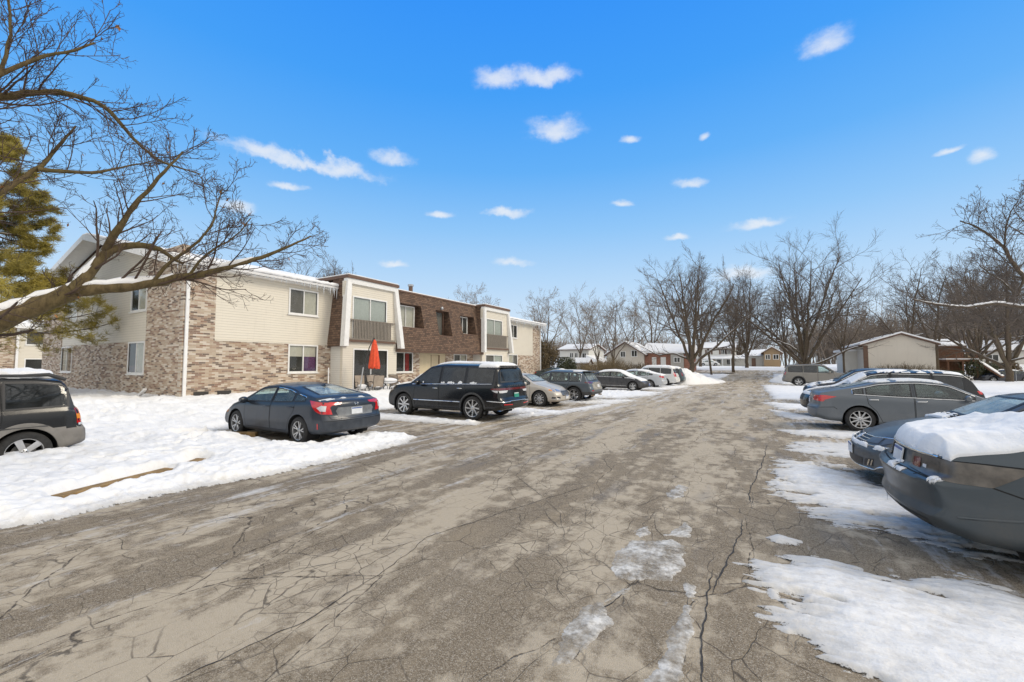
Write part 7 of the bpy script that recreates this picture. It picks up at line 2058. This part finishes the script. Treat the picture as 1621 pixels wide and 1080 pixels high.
def gable_house(label, O, x0, x1, y0, y1, zb, ze, zr, wall, ridge='y', over=.4, cat='house', xr=None, rs='snow'):
    root = thing('house', label, cat, O)
    xm = (x0+x1)/2 if xr is None else xr; ym = (y0+y1)/2
    mb = MB()
    if ridge == 'y': mb.prism([(x0,zb),(x1,zb),(x1,ze),(xm,zr),(x0,ze)], (0,y0,0), (1,0,0), (0,0,1), (0,1,0), y1-y0)
    else: mb.prism([(y0,zb),(y1,zb),(y1,ze),(ym,zr),(y0,ze)], (x0,0,0), (0,1,0), (0,0,1), (1,0,0), x1-x0)
    part('wall', mb, M[wall], root, None, O)
    def slope(mb, off, th, ov, ex):
        if ridge == 'y':
            for xe, s in ((x0-ov,-1),(x1+ov,1)):
                zz = ze-(zr-ze)*ov/abs(xm-(x0 if s < 0 else x1))
                v = [(xm,y0-ex,zr+off),(xe,y0-ex,zz+off),(xe,y1+ex,zz+off),(xm,y1+ex,zr+off)]; v2 = [(a,b,c+th) for a,b,c in v]
                mb.add(v+v2, [(0,1,2,3),(7,6,5,4),(0,4,5,1),(1,5,6,2),(2,6,7,3),(3,7,4,0)])
        else:
            for ye, s in ((y0-ov,-1),(y1+ov,1)):
                zz = ze-(zr-ze)*ov/abs(ym-(y0 if s < 0 else y1))
                v = [(x0-ex,ym,zr+off),(x0-ex,ye,zz+off),(x1+ex,ye,zz+off),(x1+ex,ym,zr+off)]; v2 = [(a,b,c+th) for a,b,c in v]
                mb.add(v+v2, [(0,1,2,3),(7,6,5,4),(0,4,5,1),(1,5,6,2),(2,6,7,3),(3,7,4,0)])
    mb = MB(); slope(mb, .02, .14, over, over); rf = part('roof', mb, M['brown_trim' if rs == 'snow' else rs], root, None, O)
    mb = MB(); slope(mb, .165, .16, over-.02, over-.02); part('roof_snow', mb, M['snow'], rf, None, O)
    return root
# beige gabled house with the red brick entry
O = (-14.,62.,.8); h = gable_house('beige house with gable end, red brick entry and snowy roof behind the tan hedge', O, -19.6,-14.2, 62.,70., .5,3.3,5.0, 'siding_beige', 'y')
far_window(h, O, -17.5,-16.9, 61.97, 3.0,3.7); far_window(h, O, -15.9,-15.2, 61.97, 3.05,3.85)
P2 = lambda n_, mb, m_, par=None: part(n_, mb, M[m_], par or h, None, O)
P2('entry_wall', MB().box(-14.2,-10.6,62.6,69,.5,3.5), 'redbrick'); P2('garage_wall', MB().box(-10.6,-8.9,62.2,69,.5,3.4), 'siding_grey'); P2('brick_pier', MB().box(-8.9,-8.1,62.4,69,.5,3.3), 'redbrick')
P2('entry_door', MB().box(-12.0,-11.3,62.5,62.58,.8,2.9), 'white_trim'); P2('sidelight', MB().box(-13.2,-12.6,62.5,62.58,1.2,2.9), 'white_trim'); far_window(h, O, -10.1,-9.4, 62.17, 2.2,2.8)
mb = MB(); mb.add([(-14.6,61.9,3.5),(-7.8,61.9,3.4),(-7.8,66,4.55),(-14.6,66,4.95),(-7.8,70,3.4),(-14.6,70,3.4),(-14.6,61.9,3.72),(-7.8,61.9,3.6),(-7.8,66,4.75),(-14.6,66,5.15)], [(0,1,7,6),(6,7,8,9),(1,4,8,7),(9,8,4,5),(0,6,9,5),(0,5,4,1)]); P2('roof_snow', mb, 'snow')
# white two storey colonial with shutters and porch
O = (-10.,122.,1.3); h = gable_house('white two storey colonial with dark shutters and a porch roof, far end of the lane', O, -14.2,-5.2, 122.,131., 1.2,6.1,7.6, 'siding_white', 'x')
for x in (-11.6,-8.3,-6.9): far_window(h, O, x,x+.75, 121.97, 4.55,5.65, 'brown_trim')
for x in (-12.2,-9.3,-7.0): far_window(h, O, x,x+.8, 121.97, 1.9,3.1)
mb = MB(); mb.add([(-12.4,119.4,3.3),(-2.2,119.4,3.3),(-2.2,122,4.0),(-12.4,122,4.0),(-12.4,119.4,3.5),(-2.2,119.4,3.5),(-2.2,122,4.2),(-12.4,122,4.2)], [(0,1,5,4),(4,5,6,7),(0,4,7,3),(1,2,6,5),(0,3,2,1)]); P2('porch_roof', mb, 'snow')
for x in (-12.2,-10.4,-8.0,-6.2): P2('porch_post', MB().box(x,x+.18,119.5,119.68,1.2,3.3), 'white_trim')
P2('garage', MB().box(-5.1,-2.4,120.2,128,1.2,3.3), 'siding_grey'); P2('entry_door', MB().box(-10.3,-9.9,121.9,121.98,1.3,3.2), 'wood_tan')
P2('side_wall', MB().box(-17.5,-14.3,124,131,1.2,5.0), 'siding_white'); mb = MB(); mb.box(-17.8,-14.25,123.6,131.4,5.0,5.3); P2('side_roof_snow', mb, 'snow')
# ranch with tan wood gable
O = (0.,96.,1.4); h = gable_house('low ranch house with tan wood gable and snowy roof beyond the lane mouth', O, .9,3.6, 96.,106., 1.2,4.2,5.1, 'wood_tan', 'y', .5)
far_window(h, O, 1.2,1.9, 95.97, 2.9,3.7); far_window(h, O, 2.5,3.3, 95.97, 2.9,3.7)
P2('side_wing', MB().box(-2.2,.9,97,106,1.2,3.5), 'siding_grey'); mb = MB(); mb.add([(-3.2,96.2,3.5),(1.2,96.2,3.6),(1.2,101,5.0),(-1.8,101,4.8),(1.2,107,3.6),(-3.2,107,3.5)], [(0,1,2,3),(3,2,4,5),(0,3,5),(0,5,4,1),(1,4,2)]); P2('roof_snow', mb, 'snow'); P2('wing_door', MB().box(-1.2,-.5,96.9,96.99,1.3,3.1), 'brown_trim')
# plain beige gable at right
O = (12.7,58.,.3); h = gable_house('plain beige windowless gable house behind low shrubs, right of the lane', O, 9.9,15.6, 59.,70., .0,3.95,5.0, 'siding_beige', 'y', .35, xr=13.0)
P2('side_wing', MB().box(8.8,9.9,63,69,.5,3.4), 'siding_white'); P2('corner_board', MB().box(9.85,10.25,58.93,59,.3,3.9), 'brown_trim'); mb = MB(); mb.box(8.5,9.9,62.7,69.3,3.4,3.65); P2('wing_roof_snow', mb, 'snow')
# brown house with raised deck
O = (18.4,68.,.5); h = gable_house('brown house with a raised wooden deck and stairs right of the plain beige gable', O, 17.3,20.2, 68.,77., .3,3.9,4.7, 'deck_brown', 'x', .3)
dk = part('deck', MB().box(18.2,20.8,65.6,68,2.2,2.4), M['deck_brown'], h, None, O)
for x in (18.3,19.5,20.6): part('deck_post', MB().box(x,x+.14,65.7,65.84,.3,3.3), M['deck_brown'], dk, None, O)
mb = MB(); mb.box(18.2,20.8,65.62,65.70,3.15,3.28); mb.box(18.2,20.8,65.62,65.70,2.55,2.63); part('deck_rail', mb, M['deck_brown'], dk, None, O)
part('deck_snow', MB().box(18.2,20.8,65.65,68,2.402,2.55), M['snow'], dk, None, O)
part('deck_stairs', MB().beam((20.8,66.2,2.3),(22.4,65.2,.5),.9,.16), M['deck_brown'], dk, None, O); part('stair_snow', MB().beam((20.8,66.2,2.46),(22.4,65.2,.66),.8,.10), M['snow'], dk, None, O)
# houses far right and left
O = (33.,92.,1.7); h = gable_house('long pale house with snowy roof far right behind the field', O, 28.6,34.2, 92.,101., 1.5,3.9,5.4, 'siding_white', 'x'); far_window(h, O, 30,31.2, 91.97, 2.4,3.3); P2('tan_wall', MB().box(25.6,28.4,91,97,1.5,3.5), 'wood_tan'); mb = MB(); mb.box(25.2,28.6,90.6,97.4,3.5,3.8); P2('lean_to_snow', mb, 'snow')
O = (42.,92.,1.7); h = gable_house('second pale house at the right edge behind the forked tree', O, 36.6,44., 94.,103., 1.5,4.1,5.8, 'siding_grey', 'x'); far_window(h, O, 38.2,39.6, 93.97, 2.5,3.4)
O = (-28.,75.,1.); h = gable_house('white two storey house left of the hedge, seen past the apartment building', O, -33.,-27.2, 75.,84., .8,4.6,5.6, 'siding_white', 'x'); far_window(h, O, -30.9,-30.3, 74.97, 3.2,4.0); far_window(h, O, -29.9,-29.4, 74.97, 3.2,4.0); far_window(h, O, -28.4,-27.7, 74.97, 3.1,3.9)
mb = MB(); mb.add([(-27.2,73.4,2.3),(-24.2,73.4,2.3),(-24.2,80,2.3),(-27.2,80,2.3),(-27.2,73.4,3.6),(-27.2,80,3.6)], [(0,1,4),(1,2,5,4),(3,5,2),(0,3,2,1),(0,4,5,3)]); P2('garage_roof_snow', mb, 'snow'); P2('garage', MB().box(-27.1,-24.5,73.8,80,.8,2.3), 'siding_beige')
mb = MB(); mb.add([(-33.5,72.5,1.2),(-31.5,72.5,1.2),(-31.5,76,3.2),(-33.5,76,3.2)], [(0,1,2,3)]); P2('lean_to_snow', mb, 'snow')
O = (-23.6,61.5,.8); h = gable_house('small pale garden shed with snowy roof left of the hedge', O, -24.6,-22.4, 61.5,63.2, .5,2.0,2.6, 'siding_grey', 'x', .2, 'shed'); P2('shed_door', MB().box(-22.9,-22.5,61.4,61.48,.7,1.9), 'brown_trim')
fe = thing('picket_fence', 'low brown board fence between the shed and the tan hedge', 'fence', (-20.5,61.,.8))
for k in range(22): part('board', MB().box(-22.2+k*.16,-22.08+k*.16,61.,61.04,.6,1.75), M['deck_brown'], fe, None, (-20.5,61.,.8))
# ------------------------------------------------------------------ poles, stakes
def pole(name, label, x, y, h, r, mname, cat='post', z=None, lean=0):
    z = float(base_h(x,y)) if z is None else z
    o = part(name, MB().tube([(0,0,-.2),(lean*.5,0,h*.5),(lean,0,h)], [r,r*.95,r*.9], 10), M[mname], None, 60); o.location = (x,y,z); return tag(o, label, cat)
pole('utility_stub_pole', 'leaning short grey wooden post in front of the snow pile and big tree', -5.0, 57.2, 3.4, .13, 'bark', lean=-.35)
pole('marker_stake', 'thin metal stake in the snow field left of the far right tree', 21.3, 59.5, 1.5, .02, 'galv', 'stake')
pole('marker_stake', 'thin stake in the snow behind the black suv at right', 17.1, 57.5, 1.2, .02, 'brown_trim', 'stake')
pole('white_pipe', 'white plastic pipe standing in a black base by the brick wall behind the blue sedan', -19.55, 14.42, 1.45, .035, 'white_trim', 'pipe', .25)
o = part('black_pipe_base', MB().lathe([(.28,0),(.26,.08),(.08,.12),(.0,.12)], (0,0,0), 'z', 16), M['black_plastic'], None, 60); o.location = (-19.55,14.42,.42); tag(o, 'black round base of the white pipe by the brick wall', 'base')
o = part('fallen_downspout', MB().beam((-.5,0,.0),(.35,0,.42),.10,.08), M['gutter']); o.location = (-22.4,7.6,.42); tag(o, 'broken white downspout elbow lying in the snow at the gable foot', 'downspout')
sg = thing('stop_sign', 'red sign on a thin pole at the right edge, behind the snowy limb', 'sign', (24.3,44.6,.2))
part('sign_post', MB().tube([(0,0,-.3),(0,0,6.9)], .05, 8), M['galv'], sg, 60)
part('sign_panel', MB().prism([(.42*math.cos(R(22.5+45*k)), .42*math.sin(R(22.5+45*k))) for k in range(8)], (.1,-.07,6.6), (1,0,0), (0,0,1), (0,1,0), .02), M['lamp_red'], sg)
# ------------------------------------------------------------------ patio: parasol and chairs
um = thing('parasol', 'closed orange red cantilever parasol on the snowy patio', 'parasol', (-17.8,15.6,.3))
OU = (-17.8,15.6,.3)
part('pole', MB().tube([(-17.8,15.35,.3),(-17.8,15.30,1.2),(-17.8,15.34,2.0),(-17.8,15.55,2.75),(-17.8,15.86,3.28),(-17.8,15.90,3.22)], .028, 8), M['dark_metal'], um, 60, OU)
part('base', MB().box(-18.1,-17.5,15.1,15.6,.25,.34), M['dark_metal'], um, None, OU)
n_ = 40; rows = [(3.20,.035),(3.1,.10),(2.95,.115),(2.90,.14),(2.5,.19),(2.1,.235),(1.75,.27),(1.66,.25)]
V = []; F = []
for i, (z, r_) in enumerate(rows):
    for k in range(n_):
        a = 2*math.pi*k/n_; rr = r_*(1+.20*(i/len(rows))*math.sin(8*a+.3*i)+.06*math.sin(3*a))
        V.append((-17.8+rr*math.cos(a), 15.90+rr*math.sin(a), z+(.045*math.sin(8*a) if i >= 6 else 0)))
for i in range(len(rows)-1):
    for k in range(n_): F.append((i*n_+k, i*n_+(k+1)%n_, (i+1)*n_+(k+1)%n_, (i+1)*n_+k))
F.append(tuple(range(n_)))
can = part('canopy', MB().add(V, F), M['red_canvas'], um, 180, OU)
part('strap', MB().lathe([(.125,0),(.135,.02),(.135,.05),(.125,.06)], (-17.8,15.90,2.90), 'z', 20), M['red_canvas'], can, 60, OU)
def patio_chair(label, x, y, rz, w=.56, snow=.12):
    t = thing('patio_chair', label, 'chair', (x,y,.28), rz, 'patio chairs in the snow')
    fr = MB()
    for s in (-1,1):
        fr.tube([(.28,s*w/2,0),(.22,s*w/2,.45),(.20,s*w/2,.66),(-.05,s*w/2,.68),(-.26,s*w/2,.62)], .014, 8)
        fr.tube([(-.30,s*w/2,0),(-.16,s*w/2,.40),(-.26,s*w/2,.70),(-.34,s*w/2,1.02)], .014, 8)
        fr.tube([(-.16,s*w/2,.40),(.22,s*w/2,.43)], .014, 8)
    fr.tube([(-.34,-w/2,1.02),(-.36,0,1.05),(-.34,w/2,1.02)], .014, 8); fr.tube([(.22,-w/2,.43),(.22,w/2,.43)], .014, 8)
    part('frame', fr, M['dark_metal'], t, 60)
    part('seat', MB().box(-.16,.22,-w/2+.02,w/2-.02,.405,.425), M['tan_mesh'], t)
    part('backrest', MB().beam((-.17,0,.42),(-.335,0,1.01),w-.03,.015,up=(1,0,.2)), M['tan_mesh'], t)
    if snow: part('snow_cover', MB().ellipsoid((.03,0,.43),(.24,w*.47,snow),18,10), M['snow'], t, 180)
    return t
patio_chair('tan sling patio chair turned side on below the red parasol', -17.35, 15.7, R(160), .56, .04)
patio_chair('dark framed patio chair with snow on its seat, left of the parasol', -17.9, 15.2, R(-20), .56, .14)
patio_chair('wide patio bench with a thick slab of snow on seat', -18.0, 16.35, R(10), 1.1, .16)
patio_chair('patio chair nearest the suv, snow heaped on its back', -17.3, 17.05, R(100), .56, .22)
tb_ = thing('patio_table', 'round patio table buried under a domed cap of snow', 'table', (-17.2,16.35,.28))
part('tabletop', MB().lathe([(0,.70),(.5,.70),(.5,.72),(0,.72)], (0,0,0), 'z', 24), M['dark_metal'], tb_, 40)
for k in range(3): part('leg', MB().tube([(.1*math.cos(k*2.1),.1*math.sin(k*2.1),.70),(.36*math.cos(k*2.1),.36*math.sin(k*2.1),0)], .018, 8), M['dark_metal'], tb_, 60)
part('snow_cover', MB().ellipsoid((0,0,.72),(.49,.49,.16),24,10), M['snow'], tb_, 180)
o = part('leaning_pole', MB().tube([(-17.6,14.78,.3),(-17.6,15.02,1.72)], .032, 8), M['galv'], None, 60); tag(o, 'grey metal pole leaning beside the patio chairs', 'pole')
# a few small loose lumps of snow and leaves on the lane

# ------------------------------------------------------------------ camera, sky, sun
cam = bpy.data.objects.new('camera', bpy.data.cameras.new('camera')); COL.objects.link(cam); scene.camera = cam
cam.data.sensor_width = 36; cam.data.lens = 36*670/1621; cam.data.clip_start = .05; cam.data.clip_end = 6000
cam.location = (0,0,1.87); cam.rotation_euler = (math.pi/2+math.atan(37/670), 0, math.atan(390/670))
SUN_EL, SUN_AZ = R(38), R(62)      # azimuth measured from +Y towards +X
sun = bpy.data.objects.new('sun', bpy.data.lights.new('sun', 'SUN')); COL.objects.link(sun)
sun.data.energy = 1.95; sun.data.angle = R(20); sun.data.color = (1., .89, .72)
sun.rotation_euler = Vector((-math.sin(SUN_AZ)*math.cos(SUN_EL), -math.cos(SUN_AZ)*math.cos(SUN_EL), -math.sin(SUN_EL))).to_track_quat('-Z', 'Y').to_euler()
CLOUDS = [
  (-0.7675,0.4976,0.4042,0.1750,0.0240),
  (-0.7300,0.5560,0.3980,0.0900,0.0220),
  (-0.8020,0.4350,0.4080,0.0800,0.0200),
  (-0.3566,0.7370,0.5742,0.0834,0.0253),
  (-0.4293,0.6985,0.5725,0.0716,0.0279),
  (-0.3552,0.7938,0.4937,0.0736,0.0341),
  (0.1086,0.8404,0.5310,0.0432,0.0265),
  (-0.1112,0.9217,0.3716,0.0396,0.0140),
  (0.0065,0.9608,0.2770,0.0640,0.0154),
  (-0.1462,0.9510,0.2723,0.0289,0.0095),
  (-0.4870,0.8410,0.2359,0.0549,0.0127),
  (-0.6994,0.6789,0.2236,0.0391,0.0122),
  (-0.6079,0.7204,0.3339,0.0353,0.0113),
  (-0.4853,0.8040,0.3435,0.0716,0.0152),
  (-0.8567,0.4195,0.3001,0.0450,0.0191),
  (0.3008,0.9007,0.3136,0.0192,0.0153),
  (0.2691,0.9031,0.3348,0.0215,0.0070),
  (-0.0242,0.9826,0.1842,0.0839,0.0223),
  (-0.6536,0.6209,0.4327,0.0574,0.0220),
  (-0.2142,0.8601,0.4631,0.0253,0.0110),
  (-0.0802,0.8908,0.4472,0.0130,0.0104),
  (-0.2475,0.9031,0.3508,0.0289,0.0098),
  (-0.7995,0.4866,0.3521,0.0422,0.0101),
]

w = bpy.data.worlds.new('World'); scene.world = w; w.use_nodes = True
nt = w.node_tree; nt.nodes.clear(); n = N(nt)
tc = n('ShaderNodeTexCoord').outputs['Generated']
d = n('ShaderNodeVectorMath', {0: tc}, operation='NORMALIZE').outputs[0]
sp = n('ShaderNodeSeparateXYZ', {0: d})
sky = n('ShaderNodeTexSky'); sky.sky_type = 'NISHITA'; sky.sun_disc = False; sky.sun_elevation = SUN_EL; sky.sun_rotation = SUN_AZ; sky.air_density = 1.; sky.dust_density = .6; sky.ozone_density = 2.
zz = n.math('MAXIMUM', sp.outputs[2], 0.)
K = 10.
stops = [(0,(.76,.86,.94)),(.10,(.64,.795,.955)),(.2,(.47,.70,.965)),(.3,(.29,.585,.965)),(.42,(.13,.45,.965)),(.55,(.06,.36,.965)),(.70,(.032,.29,.965)),(.82,(.52,.60,.72)),(1.,(.80,.81,.82))]  # pale zenith stops are added out of view to neutralise ambient and reflected blue
grad = n.ramp(zz, stops)
gv = n('ShaderNodeVectorMath', {0: grad, 3: K}, operation='SCALE').outputs[0]
skyc = n.mix(.04, gv, sky.outputs[0])
# added unseen white fill over the sky behind the viewer, for soft neutral light
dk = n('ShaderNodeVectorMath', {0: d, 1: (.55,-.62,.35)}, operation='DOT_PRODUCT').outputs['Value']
sky_fill = n.mapr(n.math('ADD', dk, n.math('MULTIPLY', n.math('SUBTRACT', n.noise(d, 2.2, 5, .6), .5), .5)), .0, .45, 0., .95, True)
skyc = n.mix(sky_fill, skyc, (11.4,11.1,10.6,1))
wob = n.noise(d, 14, 6, .62, 0, 1); wobv = n('ShaderNodeVectorMath', {0: wob, 1: (.5,.5,.5)}, operation='SUBTRACT').outputs[0]
tot = None
for (cx, cy, cz, cw, ch) in CLOUDS:
    c = Vector((cx,cy,cz)); rgt = Vector((cy,-cx,0)).normalized(); upv = rgt.cross(c).normalized()
    df = n('ShaderNodeVectorMath', {0: d, 1: tuple(c)}, operation='SUBTRACT').outputs[0]
    df = n('ShaderNodeVectorMath', {0: df, 1: n('ShaderNodeVectorMath', {0: wobv, 3: cw*.5+.016}, operation='SCALE').outputs[0]}, operation='ADD').outputs[0]
    u = n('ShaderNodeVectorMath', {0: df, 1: tuple(rgt/(cw*1.12))}, operation='DOT_PRODUCT').outputs['Value']
    v = n('ShaderNodeVectorMath', {0: df, 1: tuple(upv/(ch*1.15))}, operation='DOT_PRODUCT').outputs['Value']
    v = n.math('MULTIPLY', v, n.mapr(v, -.2, .2, 1.35, 1.))
    r2 = n.math('ADD', n.math('MULTIPLY', u, u), n.math('MULTIPLY', v, v))
    m_ = n.mapr(n.math('SQRT', r2), 1.2, .0, 0., 1., True)
    tot = m_ if tot is None else n.math('MAXIMUM', tot, m_)
cn = n.noise(n('ShaderNodeMapping', {'Vector': d, 'Scale': (1,1,1.9)}).outputs[0], 20, 7, .62)
al = n.mapr(n.math('ADD', tot, n.math('MULTIPLY', n.math('SUBTRACT', cn, .5), 1.25)), .12, 1.15, 0., 1., True)
al = n.math('MULTIPLY', al, n.mapr(tot, .0, .35), clamp=True)
skyc = n.mix(n.math('MULTIPLY', al, .78), skyc, n.mix(n.noise(d, 40, 4, .6), (7.6,8.2,9.0,1), (9.8,9.7,9.6,1)))
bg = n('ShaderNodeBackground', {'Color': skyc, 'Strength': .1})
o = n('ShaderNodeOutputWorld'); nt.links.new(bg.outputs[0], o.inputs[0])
scene.view_settings.view_transform = 'Standard'; scene.view_settings.look = 'None'; scene.view_settings.exposure = 0; scene.view_settings.gamma = 1
scene.cycles.max_bounces = 8; scene.cycles.transparent_max_bounces = 16; scene.cycles.diffuse_bounces = 4; scene.cycles.glossy_bounces = 3
scene.cycles.use_denoising = True
